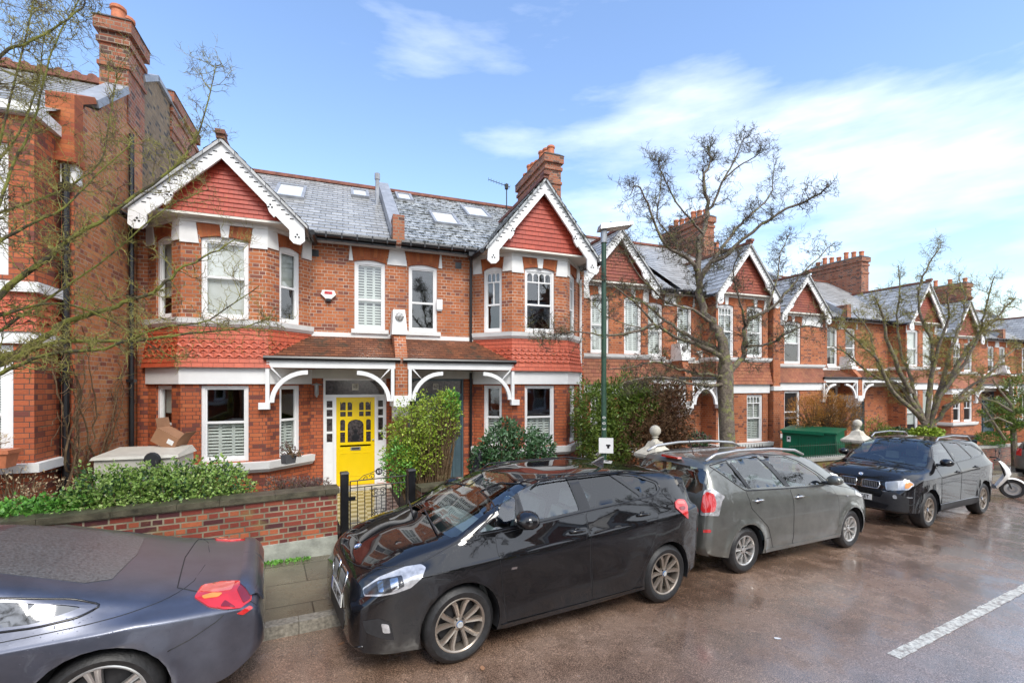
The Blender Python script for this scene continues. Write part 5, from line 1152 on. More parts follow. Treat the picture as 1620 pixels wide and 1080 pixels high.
# --- grey MPV with roof rails, tail towards the black car
S2 = dict(paint='p_grey', x0=-2.16, x1=2.2, R=.325, rim=.215, tw=.205, arch=.372, axle=(1.375, -1.375), track=.85, flare=.026, rimmat='alloy2', cap='alloy2', style=dict(n=9, arms=(0,), a0=0, a1=0, a2=0, a3=0, w0=.012, w1=.018, w2=.026, w3=.034, rot=.2), cr=.05,
    top=[(-2.16, .80), (-2.13, 1.05), (-2.06, 1.25), (-1.98, 1.45), (-1.9, 1.565), (-1.5, 1.61), (-.5, 1.64), (.2, 1.62), (.6, 1.54), (1.1, 1.30), (1.5, 1.10), (1.8, 1.0), (2.05, .88), (2.16, .76), (2.2, .62)],
    belt=[(-2.16, .74), (-2.1, 1.0), (-1.9, 1.16), (-1.3, 1.16), (-.3, 1.13), (.7, 1.09), (1.2, 1.03), (1.7, .92), (2.0, .80), (2.2, .58)],
    wid=[(-2.16, .70), (-2.12, .77), (-2.0, .83), (-1.6, .87), (-.6, .88), (1.2, .88), (1.7, .86), (1.95, .80), (2.1, .70), (2.17, .58), (2.2, .42)],
    bot=[(-2.16, .36), (-1.9, .27), (-1.4, .22), (0, .21), (1.4, .21), (1.9, .22), (2.12, .25), (2.2, .30)], tum=.40, sh=.06,
    crease=[(-1.0, .42, 1.0, .40, .010, .08)],
    windows=[([(-1.80, 1.50), (-1.50, 1.545), (-1.31, 1.20), (-1.36, 1.19), (-1.52, 1.27)], 'carglass'), ([(-1.42, 1.555), (-.76, 1.595), (-.42, 1.165), (-1.22, 1.19)], 'carglass'), ([(-.62, 1.595), (-.1, 1.565), (.2, 1.47), (.56, 1.27), (.64, 1.13), (-.30, 1.155)], 'carglass')],
    pillars=[[(-.755, 1.60), (-.63, 1.60), (-.29, 1.15), (-.415, 1.155)], [(-1.50, 1.555), (-1.43, 1.565), (-1.225, 1.18), (-1.305, 1.185)], [(.58, 1.27), (.75, 1.13), (.655, 1.13)]],
    dlo=[(-1.87, 1.505), (-1.52, 1.26), (-1.37, 1.165), (-.3, 1.13), (.86, 1.105), (.60, 1.29), (.22, 1.49), (-.1, 1.585), (-.7, 1.615), (-1.4, 1.575)],
    doors=[([(.78, 1.085), (-.33, 1.12), (-.30, .9), (-.30, .30), (.86, .29), (.95, .5), (.93, .9)], (-.16, 1.0, 'chrome')), ([(-.35, 1.12), (-1.36, 1.155), (-1.30, .92), (-.92, .62), (-.80, .34), (-.76, .29), (-.32, .30), (-.32, .9)], (-1.14, 1.02, 'chrome'))],
    screen=([(0, 1.12), (.67, 1.09), (.70, 1.11), (.58, 1.50), (.54, 1.53), (0, 1.56)], (.4, 1.9)), rear=([(0, 1.13), (.58, 1.13), (.66, 1.19), (.62, 1.42), (.56, 1.46), (0, 1.475)], (-2.3, -1.6)),
    lamps=[('tail_light', [(1108, 815), (1114, 775), (1126, 772), (1147, 785), (1142, 792), (1137, 816)], 'px', .008, 'lampclear'), ('tail_lamp_red', [(1109, 806), (1112, 784), (1118, 777), (1129, 781), (1133, 796), (1130, 809), (1113, 811)], 'px', .014, 'lampred'), ('headlight', [(1.50, .90), (1.62, 1.0), (2.0, .86), (1.98, .76)][:4], 90, .006, 'lampclear'), ('rear_reflector', [(1104, 838), (1125, 837), (1125, 842), (1104, 842)], 'px', .005, 'lampred'), ('side_repeater', [(1.20, .885), (1.245, .885), (1.245, .915), (1.20, .915)], 90, .008, 'lampclear')],
    bits=[('rear_bumper', [(0, .33), (.0, .74), (.74, .76), (.77, .34)], 180, .03, 'p_grey'), ('lower_sill', [(.98, .22), (1.0, .30), (-.98, .30), (-.96, .22)], 90, .012, 'p_grey')],
    lines=[('tailgate_seam', [(0, .76), (.66, .78), (.70, 1.0), (.70, 1.2), (.62, 1.5)], 180, .004, 'matt'), ('sill_line', [(-1.0, .46), (.95, .44)], 90, .004, 'matt'), ('bonnet_seam', [(.92, 1.09), (1.3, 1.03), (1.7, .93)], 90, .004, 'matt')],
    mirror=(.68, 1.16), cabin=(-1.4, 1.0))
c2, b2 = car('parked_car', 'grey green people carrier with silver roof rails, parked between the two black cars', (8.74, 4.04), (5.95, 4.08), -1, .85, S2)
rl = MB()
for s in (-1, 1): rl.tube([(.42, s*.58, 1.585), (.2, s*.57, 1.66), (-.4, s*.565, 1.70), (-1.2, s*.565, 1.695), (-1.7, s*.565, 1.65), (-1.9, s*.565, 1.57)], [.02, .024, .022, .022, .026, .02], 8)
rl.build('roof_rail', M['alloy2'], c2, smooth=True)
k = MB(); k.box(-2.01, -1.93, -.16, .16, 1.545, 1.572); k.build('brake_light', M['lampred'], c2)
k = MB(); k.tube([(-1.78, -.25, 1.62), (-1.9, -.25, 1.86)], .005, 5); k.build('aerial', M['matt'], c2)
k = MB(); k.tube([(-2.135, -.42, 1.15), (-2.10, .1, 1.2)], .012, 5); k.build('wiper', M['matt'], c2)
number_plate(c2, -2.20, .86, .52, .11, 'LK06 VZO', 'platey', face=-1, blue=False)
hh = b2.ray_cast(Vector((-5, .55, .90)), Vector((1, 0, 0)))[0]; text_mb('COROLLA', .05, M['chrome'], 'model_lettering', c2, Matrix.Translation((hh.x-.008, -.52, .92)) @ Matrix.Rotation(R(-90), 4, 'Z') @ Matrix.Rotation(R(90), 4, 'X')); text_mb('Verso', .04, M['chrome'], 'model_lettering', c2, Matrix.Translation((hh.x-.008, -.54, .865)) @ Matrix.Rotation(R(-90), 4, 'Z') @ Matrix.Rotation(R(90), 4, 'X'))
# --- black SUV, nose to the left
S3 = dict(paint='p_suv', x0=-2.28, x1=2.2, R=.36, rim=.245, tw=.24, arch=.415, axle=(1.3975, -1.3975), track=.90, flare=.022, rimmat='alloy', style=dict(n=5, arms=(-1, 1), a0=.10, a1=.14, a2=.26, a3=.34, w0=.022, w1=.026, w2=.024, w3=.026, rot=.9), cr=.05,
    top=[(-2.28, .95), (-2.22, 1.2), (-2.1, 1.42), (-1.9, 1.64), (-1.5, 1.70), (-.5, 1.73), (.2, 1.71), (.55, 1.62), (1.0, 1.33), (1.25, 1.18), (1.6, 1.15), (1.95, 1.08), (2.1, .98), (2.17, .85), (2.2, .70)],
    belt=[(-2.28, .85), (-2.15, 1.15), (-1.8, 1.28), (-1.0, 1.27), (0, 1.22), (.9, 1.15), (1.4, 1.08), (1.8, .99), (2.05, .88), (2.2, .66)],
    wid=[(-2.28, .70), (-2.2, .80), (-2.0, .88), (-1.5, .925), (-.6, .915), (1.2, .925), (1.7, .91), (1.95, .87), (2.1, .78), (2.17, .68), (2.2, .55)],
    bot=[(-2.28, .45), (-1.9, .36), (-1.4, .30), (0, .28), (1.4, .28), (1.9, .30), (2.12, .30), (2.2, .34)], tum=.40, sh=.085, zc=(1.05, -.05), ce=.012,
    crease=[],
    windows=[([(.80, 1.24), (.86, 1.27), (.46, 1.60), (.02, 1.65), (-.02, 1.26)], 'carglass'), ([(-.14, 1.265), (-.10, 1.655), (-.72, 1.63), (-.98, 1.32), (-.92, 1.30)], 'privacy'), ([(-1.03, 1.33), (-.80, 1.62), (-1.35, 1.56), (-1.72, 1.40), (-1.62, 1.36)], 'privacy')],
    pillars=[[(-.03, 1.25), (.01, 1.665), (-.09, 1.665), (-.13, 1.26)]],
    dlo=[(.98, 1.22), (0, 1.24), (-.95, 1.29), (-1.66, 1.34), (-1.80, 1.41), (-1.35, 1.59), (-.7, 1.66), (0, 1.675), (.50, 1.62)],
    doors=[([(.93, .98), (.93, 1.17), (-.065, 1.235), (-.07, .4), (.86, .40)], (.10, 1.06, 'trim')), ([(-.085, 1.235), (-1.0, 1.275), (-1.12, 1.1), (-1.0, .86), (-.85, .55), (-.80, .40), (-.09, .40)], (-.90, 1.12, 'trim'))],
    screen=([(0, 1.20), (.71, 1.19), (.73, 1.21), (.59, 1.62), (.56, 1.645), (0, 1.68)], (.4, 1.6)), rear=([(0, 1.26), (.62, 1.25), (.55, 1.55), (0, 1.58)], (-2.3, -1.6)), rearglass='privacy',
    lamps=[('headlight', [(1400, 762), (1437, 759), (1447, 766), (1437, 775), (1402, 775)], 'px', .006, 'lampclear'), ('headlight_inner', [(1402, 763), (1420, 761), (1421, 774), (1404, 774)], 'px', .010, 'galv'), ('indicator', [(1433, 761), (1446, 766), (1436, 773), (1431, 773)], 'px', .012, 'amber'), ('tail_light', [(-2.0, 1.0), (-2.0, 1.22), (-2.16, 1.2), (-2.18, 1.0)], 90, .008, 'lampred'), ('fog_lamp', [(.60, .60), (.66, .60), (.66, .66), (.60, .66)], 0, .03, 'lampclear')],
    bits=[('grille_opening', [(.05, .745), (.33, .745), (.36, .80), (.34, .87), (.06, .87)], 0, .004, 'black'), ('front_bumper', [(.0, .34), (.0, .58), (.40, .58), (.45, .70), (.62, .72), (.80, .64), (.80, .36)], 0, .022, 'matt'), ('lower_grille', [(.0, .36), (.50, .37), (.55, .46), (.0, .48)], 0, .03, 'black'), ('sill_cladding', [(.98, .30), (1.0, .44), (-1.0, .44), (-.98, .31)], 90, .022, 'matt')],
    lines=[('kidney_surround', [(.045, .74), (.34, .74), (.37, .81), (.35, .88), (.055, .88)], 0, .012, 'chrome', 1), ('bumper_strip', [(.42, .70), (.62, .70), (.70, .64), (.84, .64)], 0, .012, 'galv'), ('sill_strip', [(.98, .43), (-.98, .44)], 90, .012, 'galv'), ('bumper_strip', [(0, .345), (.6, .355)], 0, .009, 'galv')],
    mirror=(.80, 1.24), cabin=(-1.4, 1.0))
c3, b3 = car('parked_car', 'black off roader with twin grille, parked between the grey car and the white scooter', (11.73, 4.03), (14.52, 4.02), 1, .90, S3)
h = b3.ray_cast(Vector((5, 0.02, .55)), Vector((-1, 0, 0)))[0]; number_plate(c3, h.x+.035, .55, .52, .112, 'LW57 GET', tilt=0)
gm = MB()
for s in (-1, 1):
    for i in range(9):
        y = s*(.075+.03*i); h = b3.ray_cast(Vector((5, abs(y), .80)), Vector((-1, 0, 0)))[0]
        if h: gm.obox((h.x+.002, y-.004, .755), (.010, 0, 0), (0, .008, 0), (0, 0, .11))
gm.build('grille_slats', M['galv'], c3)
emblem(c3, b3, (2.1, .001, 3), (0, 0, -1))
rl = MB()
for s in (-1, 1): rl.tube([(.30, s*.60, 1.66), (.15, s*.60, 1.755), (-.6, s*.60, 1.79), (-1.4, s*.60, 1.76), (-1.6, s*.60, 1.66)], [.018, .02, .02, .02, .018], 8)
rl.build('roof_rail', M['galv'], c3, smooth=True)
wp = MB(); wp.tube([(1.28, .6, 1.20), (1.22, -.05, 1.235)], .009, 5); wp.tube([(1.28, -.02, 1.20), (1.22, -.6, 1.22)], .009, 5); wp.build('wiper', M['matt'], c3)
# --- dark blue coupe, only its tail in view at the left
S4 = dict(paint='p_navy', lowseat=.38, x0=-2.37, x1=2.4, R=.34, rim=.255, tw=.245, arch=.385, axle=(1.43, -1.43), track=.90, flare=.014, rimmat='alloy2', style=dict(n=5, arms=(-1, 1), a0=.10, a1=.11, a2=.11, a3=.12, w0=.016, w1=.018, w2=.020, w3=.024, rot=.1), cr=.05,
    top=[(-2.37, .62), (-2.345, .76), (-2.31, .86), (-2.24, .915), (-2.1, .91), (-1.78, .95), (-1.35, 1.04), (-.97, 1.14), (-.4, 1.27), (.1, 1.30), (.5, 1.25), (1.0, 1.05), (1.3, .98), (1.9, .88), (2.3, .72), (2.4, .58)],
    belt=[(-2.37, .56), (-2.30, .79), (-2.15, .835), (-1.6, .88), (-1.0, .96), (0, .94), (.9, .93), (1.5, .90), (2.1, .76), (2.4, .54)],
    wid=[(-2.37, .62), (-2.34, .72), (-2.25, .80), (-2.05, .87), (-1.5, .945), (-.6, .93), (1.2, .94), (1.9, .88), (2.2, .76), (2.35, .6), (2.4, .45)],
    bot=[(-2.37, .40), (-2.1, .26), (-1.4, .18), (1.4, .17), (2.2, .2), (2.4, .27)], tum=.52, sh=.10, zc=(.775, -.035), ce=.020,
    crease=[],
    windows=[([(-1.30, .965), (-1.20, .995), (-.90, 1.065), (-.45, 1.16), (-.40, .945), (-1.08, .925)], 'quarter'), ([(-.36, .945), (-.38, 1.17), (.1, 1.18), (.5, 1.11), (.85, .97)], 'carglass')],
    pillars=[], dlo=[(-1.40, .955), (-1.24, 1.01), (-.90, 1.085), (-.2, 1.195), (.15, 1.195), (.55, 1.125), (1.0, .95), (0, .925), (-1.1, .905), (-1.30, .92)],
    doors=[([(1.0, .92), (-.45, .96), (-.62, .6), (-.55, .30), (.95, .30)], (-.3, .86, 'trim'))],
    screen=([(0, 1.0), (.66, .99), (.56, 1.27), (0, 1.32)], (.3, 1.6)),
    lamps=[('tail_light', [(307, 945), (318, 927), (350, 920), (378, 919), (397, 930), (397, 950), (380, 962), (355, 964), (330, 960)], 'px', .010, 'lampred'), ('rear_reflector', [(374, 970), (395, 957), (400, 961), (384, 972)], 'px', .006, 'lampred'), ('lamp_segment', [(314, 936), (322, 926), (350, 922), (372, 921), (366, 934), (340, 938)], 'px', .014, 'lamppink'), ('lamp_segment', [(318, 944), (335, 939), (352, 939), (345, 945), (322, 948)], 'px', .014, 'amber'), ('lamp_segment', [(348, 960), (355, 950), (372, 961)], 'px', .014, 'lampdeep'), ('lamp_segment', [(374, 934), (382, 923), (394, 932), (395, 948), (384, 955)], 'px', .014, 'lampdeep')],
    bits=[('rear_window', [(-1.42, 0), (-1.38, .50), (-1.25, .58), (-.55, .50), (-.50, 0)], 'top', .004, 'wetblack'), ('spoiler', [(-2.33, .0), (-2.18, .0), (-2.18, .60), (-2.25, .70), (-2.33, .6)], 'top', .022, 'p_navy')],
    lines=[('boot_seam', [(-1.75, .0), (-1.78, .60), (-2.05, .72), (-2.3, .74)], 'top', .005, 'matt'), ('bumper_seam', [(-2.2, .86), (-2.05, .74), (-1.9, .66), (-1.78, .62)], 90, .004, 'matt'), ('rear_wing_line', [(-1.95, .93), (-1.55, .89), (-.9, .855)], 90, .003, 'matt')],
    mirror=(.75, .98), cabin=(-1.0, .9))
c4, b4 = car('parked_car', 'dark blue wet coupe with a red tail lamp, cut off by the left edge', (-3.80, 3.86), (-.97, 3.86), 1, .91, S4)
# --- small dark car far right, tail towards us
S5 = dict(S2); S5.update(paint='p_grey', x0=-1.95, x1=2.0, axle=(1.25, -1.25), lamps=[('tail_light', [(.60, .75), (.60, 1.0), (.72, 1.02), (.74, .76)], 180, .02, 'lampred')], bits=[('rear_bumper', [(0, .33), (.0, .62), (.74, .64), (.77, .34)], 180, .03, 'p_grey')], lines=[], screen=S2['screen'],
    top=[(-1.95, .80), (-1.9, 1.1), (-1.75, 1.38), (-1.6, 1.45), (-1, 1.49), (-.3, 1.50), (.2, 1.46), (.6, 1.36), (1.0, 1.17), (1.3, 1.02), (1.7, .92), (1.9, .8), (2.0, .6)], belt=[(-1.95, .7), (-1.8, .98), (-1.0, .99), (.7, .95), (1.2, .9), (1.7, .8), (2.0, .55)],
    wid=[(-1.95, .66), (-1.9, .76), (-1.7, .83), (-1, .85), (1.2, .85), (1.6, .8), (1.9, .66), (2.0, .45)], windows=[([(-1.45, 1.07), (-1.3, 1.33), (-.45, 1.40), (-.4, 1.04)], 'privacy'), ([(-.33, 1.04), (-.35, 1.40), (.2, 1.36), (.7, 1.03)], 'carglass')], pillars=[], dlo=[(-1.5, 1.05), (-1.33, 1.35), (-.4, 1.42), (.22, 1.38), (.8, 1.01)], doors=[([(.85, .95), (-.36, .96), (-.36, .3), (.8, .3)], (-.2, .88, 'trim'))],
    rear=([(0, .98), (.6, .98), (.55, 1.32), (0, 1.34)], (-2.0, -1.3)), rearglass='privacy', mirror=(.6, .99), cabin=(-1.0, .8))
c5, b5 = car('parked_car', 'small grey hatchback seen from behind at the right edge, past the scooter', (27.2, 4.25), (24.7, 4.25), -1, .82, S5)
number_plate(c5, -1.99, .78, .52, .11, 'LN55 KRX', 'platey', face=-1, blue=False)
# ---------------------------------------------------------------- walls, gate, pavement furniture
def rtb(mb, t0, t1, n0, n1, za, zb, sl=0.0):     # block in road frame; heights above the datum, or above the sloping road if sl=1
    P = []
    for z in (za, zb):
        for n in (n0, n1):
            for t in (t0, t1): p = RT(t, n); P.append(Vector((p.x, p.y, z-(SL*t if sl else 0))))
    mb.hexa(P)
def garden_wall(label, t0, t1, n, za, zt, sl, mat, cop, plinth=None, caps=()):
    root = empty('garden_wall', RT(t0, n), label, 'wall', group='garden walls along the pavement'); T = Matrix.Translation(-RT(t0, n))
    b = MB(); rtb(b, t0, t1, n, n+.24, za, zt-.07, sl); b.xf(T).build('brickwork', M[mat], root)
    k = t0-.02
    for a, b_, m in (caps or ((t0-.02, t1+.02, cop),)):
        q = a; c = MB()
        while q < b_-.05:
            e = min(q+.62, b_); rtb(c, q, e-.004, n-.04, n+.28, zt-.07+random.uniform(-.002, .002), zt, sl); q = e
        c.xf(T).build('coping', M[m], root)
    if plinth: c = MB(); rtb(c, t0, t1-.0, n-.025, n+.01, za, plinth, sl); c.xf(T).build('plinth', M['concrete'], root)
    return root
garden_wall('low red brick wall with dark coping and mossy rendered plinth, left of the gate', -9, .90, 6.83, -.3, 1.0, 0, 'brick_garden', 'coping', .34, caps=((-9, -.5, 'coping'), (-.5, .93, 'coping')))
garden_wall('short brick wall with half dark half sandstone coping, right of the iron gate', 2.13, 3.0, 6.86, -.3, .87, 0, 'brick_garden', 'coping', caps=((2.11, 2.62, 'coping'), (2.62, 3.02, 'sandstone')))
garden_wall('low brick wall in front of the evergreen bush, behind the nearest black car', 4.1, 6.9, 6.86, -.4, .72, 0, 'brick_garden', 'coping')
garden_wall('low brick wall with pale coping under the railings, behind the grey car', 7.5, 11.0, 6.9, -.3, .93, 1, 'brick_moss', 'coping_light')
garden_wall('mossy brick wall with white coping in front of the green bin store', 12.0, 15.22, 6.9, -.3, .93, 1, 'brick_moss', 'coping_light')
garden_wall('brick wall with pale coping beyond the ivy tree, behind the black off roader', 15.9, 21.2, 6.9, -.3, .90, 1, 'brick_garden', 'coping_light')
garden_wall('far brick wall with pale coping behind the white scooter', 22.3, 34.0, 6.9, -.3, .90, 1, 'brick_garden', 'coping_light')
garden_wall('farthest low brick wall, beyond the small grey hatchback', 35.2, 60.0, 6.9, -.3, .90, 1, 'brick_garden', 'coping_light')
def ball_pier(label, t, n, top):
    root = empty('gate_pier', RT(t, n), label, 'pier', group='ball topped gate piers'); g = -SL*t
    Rz = Matrix.Rotation(A8, 4, 'Z')
    b = MB(); b.box(-.23, .23, -.23, .23, -.4, top-g-.70); b.xf(Rz).build('shaft', M['brick_moss'], root)
    c = MB(); z = top-g-.70; q = lambda r, h: [(-r, -r, h), (r, -r, h), (-r, r, h), (r, r, h)]
    c.hexa(q(.27, z)+q(.31, z+.05)); c.hexa(q(.31, z+.05)+q(.31, z+.11)); c.hexa(q(.30, z+.11)+q(.15, z+.25)); c.hexa(q(.15, z+.25)+q(.10, z+.36)); c.xf(Rz).build('capstone', M['cream'], root, smooth=30)
    f = MB(); f.lathe([(.10, z+.36), (.05, z+.41), (.045, z+.44), (.075, z+.455), (.05, z+.47)]+[(.118*sin(pi*k/10), z+.585-.118*cos(pi*k/10)) for k in range(1, 11)], (0, 0, 0), 16); f.build('ball_finial', M['cream'], root, smooth=50)
ball_pier('brick gate pier with stone ball, in front of the dark conifer hedge', 7.24, 7.0, 1.60)
ball_pier('brick gate pier with stone ball, beside the green bin store', 15.5, 7.0, 1.42)
def railing(label, t0, t1, n, h0, h1, step=.11, tone='black'):
    root = empty('railings', RT(t0, n), label, 'railings', group='iron railings'); T = Matrix.Translation(-RT(t0, n)); m = MB()
    for z in (h0+.05, h1-.10): rtb(m, t0, t1, n-.012, n+.012, z, z+.02, 1)
    m.xf(T).build('rail', M[tone], root); k = t0+.04
    while k < t1 and len(root.children) < 60:
        b = MB(); p = RT(k, n, h0); q = RT(k, n, h1); b.tube([p, q-Vector((0, 0, .05)), q], [.008, .008, .001], 5); b.xf(T).build('bar', M[tone], root); k += step
railing('thin black railings behind the grey car, in front of the shuttered windows', 7.6, 11.0, 7.02, .93, 1.38)
railing('green painted railings standing in front of the green bin store', 12.05, 15.2, 7.02, .93, 1.36, tone='poleg')
# gate between the front garden walls
p0, p1 = Vector(RT(1.02, 7.0)), Vector(RT(2.02, 7.05)); p0.z = p1.z = .06
def gpost(p, h, w, lab):
    o = MB(); o.box(-w, w, -w, w, -.1, h); o.hexa([(-w*1.15, -w*1.15, h), (w*1.15, -w*1.15, h), (-w*1.15, w*1.15, h), (w*1.15, w*1.15, h), (-w*.9, -w*.9, h+.03), (w*.9, -w*.9, h+.03), (-w*.9, w*.9, h+.03), (w*.9, w*.9, h+.03)])
    o.v = [v for v in o.v]; m = o.build('gate_post', M['black']); m.location = p; m.rotation_euler = (0, 0, R(10)); tag(m, lab, 'post', 'black gate posts')
gpost(p0, 1.10, .052, 'black square gate post at the hinge of the scrolled gate, against the left wall')
gpost(p1, 1.05, .055, 'black square gate post on the right of the scrolled gate, before the big shrub')
gpost(RT(3.12, 7.0)+Vector((0, 0, .0)), 1.12, .055, 'black gate post right of the sandstone topped wall')
gr = empty('garden_gate', p0, 'black wrought iron gate with scrolls and a round number disc', 'gate'); dx = (p1-p0); Lg = dx.length-.12; a_ = atan2(dx.y, dx.x); GM = Matrix.Rotation(a_, 4, 'Z') @ Matrix.Translation((.06, 0, 0))
f = MB()
for x in (.02, Lg-.02): f.tube([(x, 0, .22), (x, 0, .98)], .010, 6)
for z in (.24, .36, .88, .98): f.tube([(.02, 0, z), (Lg-.02, 0, z)], .009, 6)
f.xf(GM).build('gate_frame', M['black'], gr)
for k in range(1, 8):
    if k in (4,): continue
    b = MB(); x = .02+(Lg-.04)*k/8; b.tube([(x, 0, .24), (x, 0, .98 if k in (1, 7) else .88)], .0065, 5); b.xf(GM).build('gate_bar', M['black'], gr)
def scroll(c, r, s=1, turns=1.4, n=18, flip=1): return [Vector((c[0]+flip*r*(1-.75*i/n)*cos(s*2*pi*turns*i/n), 0, c[1]+r*(1-.75*i/n)*sin(s*2*pi*turns*i/n))) for i in range(n+1)]
b = MB(); cx = Lg/2
for z in (.44, .80):
    for sg in (-1, 1):
        b.tube(scroll((cx+sg*.055, z), .045, 1, 1.3, 16, sg), .005, 4); b.tube(scroll((cx+sg*.055, z-.055 if z > .5 else z+.055), .04, -1, 1.2, 16, sg), .005, 4)
for sg in (-1, 1): b.tube([(cx+sg*.11, 0, .36), (cx+sg*.11, 0, .88)], .006, 5); b.tube([(cx+sg*.04, 0, .52), (cx+sg*.04, 0, .72)], .005, 4)
for z in (.52, .72): b.tube([(cx-.11, 0, z), (cx+.11, 0, z)], .006, 5)
for sg in (-1, 1):
    b.tube(scroll((cx+sg*.10, 1.02), .045, 1, 1.2, 16, sg), .005, 4); b.tube(scroll((cx+sg*.20, 1.01), .035, -1, 1.2, 16, sg), .005, 4); b.tube([(cx+sg*.30, 0, .99), (cx+sg*.22, 0, 1.05), (cx+sg*.13, 0, 1.07), (cx+sg*.05, 0, 1.10)], .005, 4)
b.xf(GM).build('scrollwork', M['black'], gr)
dk = MB(); dk.lathe([(0, .008), (.052, .008), (.052, -.008), (0, -.008)], (cx, 0, 1.085), 20, 'y'); d_ = dk.xf(GM).build('number_disc', M['black'], gr)
text_mb('65', .075, M['plastic'], 'gate_number', d_, GM @ Matrix.Translation((cx, -.009, 1.085)) @ Matrix.Rotation(R(90), 4, 'X'))
lk = MB(); lk.box(.0, .09, -.03, .03, .70, .75); lk.xf(GM).build('latch', M['black'], gr)
# path, step
m, nt, b_ = new_mat('wet_path_tiles'); ck = nd(nt, 'ShaderNodeTexChecker'); ck.inputs['Scale'].default_value = 7.0; ck.inputs['Color1'].default_value = (.40, .37, .29, 1); ck.inputs['Color2'].default_value = (.16, .14, .11, 1); ln(nt, uvv(nt), ck.inputs['Vector']); ln(nt, ck.outputs[0], b_.inputs['Base Color']); b_.inputs['Roughness'].default_value = .12; M['path'] = m; bump(nt, b_, noise(nt, 14, 2), .15, .01)
g = MB(); A = RT(1.06, 6.9); B = RT(1.98, 6.9); g.quad((A.x, A.y, .125), (B.x+.05, B.y, .125), (.98, 10.45, .15), (-.30, 10.45, .15)); tag(g.build('path', M['path']), kind='structure')
g = MB(); A = RT(3.2, 6.9); B = RT(4.05, 6.9); g.quad((A.x, A.y, .03), (B.x, B.y, .03), (2.75, 10.45, .10), (1.6, 10.45, .10)); tag(g.build('path', M['path']), kind='structure')
g = MB(); rtb(g, .97, 2.1, 6.70, 7.12, -.1, .14); o = g.build('gate_step', M['sandstone']); tag(o, 'yellow sandstone step under the iron gate', 'step')
# street lamp
lp = RT(5.52, 6.6); lamp = empty('street_lamp', lp, 'tall dark green street lamp with a flat grey head, in front of the conifer hedge', 'street lamp')
b = MB(); b.lathe([(.075, -.1), (.075, 1.15), (.050, 1.22), (.045, 5.45), (.04, 5.5)], (0, 0, 0), 14); b.build('pole', M['poleg'], lamp, smooth=40)
b = MB(); b.tube([(0, 0, 5.28), (0, 0, 5.55)], .06, 12); b.hexa([(-.10, -.12, 5.50), (.52, -.15, 5.60), (-.10, .12, 5.50), (.52, .15, 5.60), (-.08, -.10, 5.60), (.52, -.13, 5.66), (-.08, .10, 5.60), (.52, .13, 5.66)]); b.xf(Matrix.Rotation(R(-12), 4, 'Z')).build('lamp_head', M['galv'], lamp, smooth=30)
b = MB(); b.quad((.12, -.09, 5.531), (.12, .09, 5.531), (.46, .10, 5.584), (.46, -.10, 5.584)); b.xf(Matrix.Rotation(R(-12), 4, 'Z')).build('lamp_lens', M['plastic'], lamp)
b = MB(); b.lathe([(.03, 5.6), (.03, 5.66), (.02, 5.68), (0, 5.69)], (.15, 0, 0), 10); b.build('photocell', M['matt'], lamp)
vd = (Vector((lp.x, lp.y, 0))).normalized(); va = atan2(vd.y, vd.x)-pi/2
VM = Matrix.Rotation(va, 4, 'Z')
for i, ch in enumerate('003'): text_mb(ch, .11, M['plastic'], 'lamp_number', lamp, VM @ Matrix.Translation((.0, -.051, 2.05-.105*i)) @ Matrix.Rotation(R(90), 4, 'X') @ Matrix.Rotation(R(-90), 4, 'Z') @ Matrix.Diagonal((.9, .8, 1, 1)))
b = MB(); b.box(-.13, .13, -.075, -.065, 1.40, 1.68); sg_ = b.xf(VM @ Matrix.Translation((.04, 0, 0))).build('parking_sign', M['plastic'], lamp)
b = MB(); b.box(.04, .12, -.078, -.076, 1.53, 1.56); b.box(.06, .10, -.078, -.076, 1.49, 1.53); b.xf(VM @ Matrix.Translation((.0, 0, 0))).build('sign_symbol', M['black'], sg_)
# green metal bin store, turned a little
bs = at(1322, 700, 14.1); bs.z = -.45; store = empty('bin_store', bs, 'dark green metal bin store with sloping lid, behind the railings', 'bin store', rz=R(20))
b = MB(); b.hexa([(-.95, 0, 0), (.0, 0, 0), (-.95, 1.3, 0), (0, 1.3, 0), (-.95, 0, 1.28), (0, 0, 1.28), (-.95, 1.3, 1.45), (0, 1.3, 1.45)]); 
b = MB(); b.hexa([(0, 0, 0), (1.05, 0, 0), (0, 1.5, 0), (.95, 1.5, 0), (0, 0, 1.36), (.95, 0, 1.45), (0, 1.5, 1.36), (.95, 1.5, 1.45)]); b.build('store_body', M['green'], store)
b = MB(); b.hexa([(-.06, -.05, 1.365), (1.0, -.05, 1.455), (-.06, 1.55, 1.365), (1.0, 1.55, 1.455), (-.06, -.05, 1.41), (1.0, -.05, 1.50), (-.06, 1.55, 1.41), (1.0, 1.55, 1.50)]); b.box(-.07, -.05, .3, 1.5, 1.31, 1.38); b.build('lid', M['green'], store)
b = MB(); b.box(-.012, -.002, 1.25, 1.36, 1.02, 1.20); st = b.build('notice', M['plastic'], store); b = MB(); b.box(-.016, -.012, 1.275, 1.335, 1.10, 1.16); b.build('notice_mark', M['black'], st)
b = MB(); [b.box(-.014, -.002, y, y+.02, .1, 1.25) for y in (.02, .50, .98, 1.46)]; b.build('door_strip', M['green'], store)
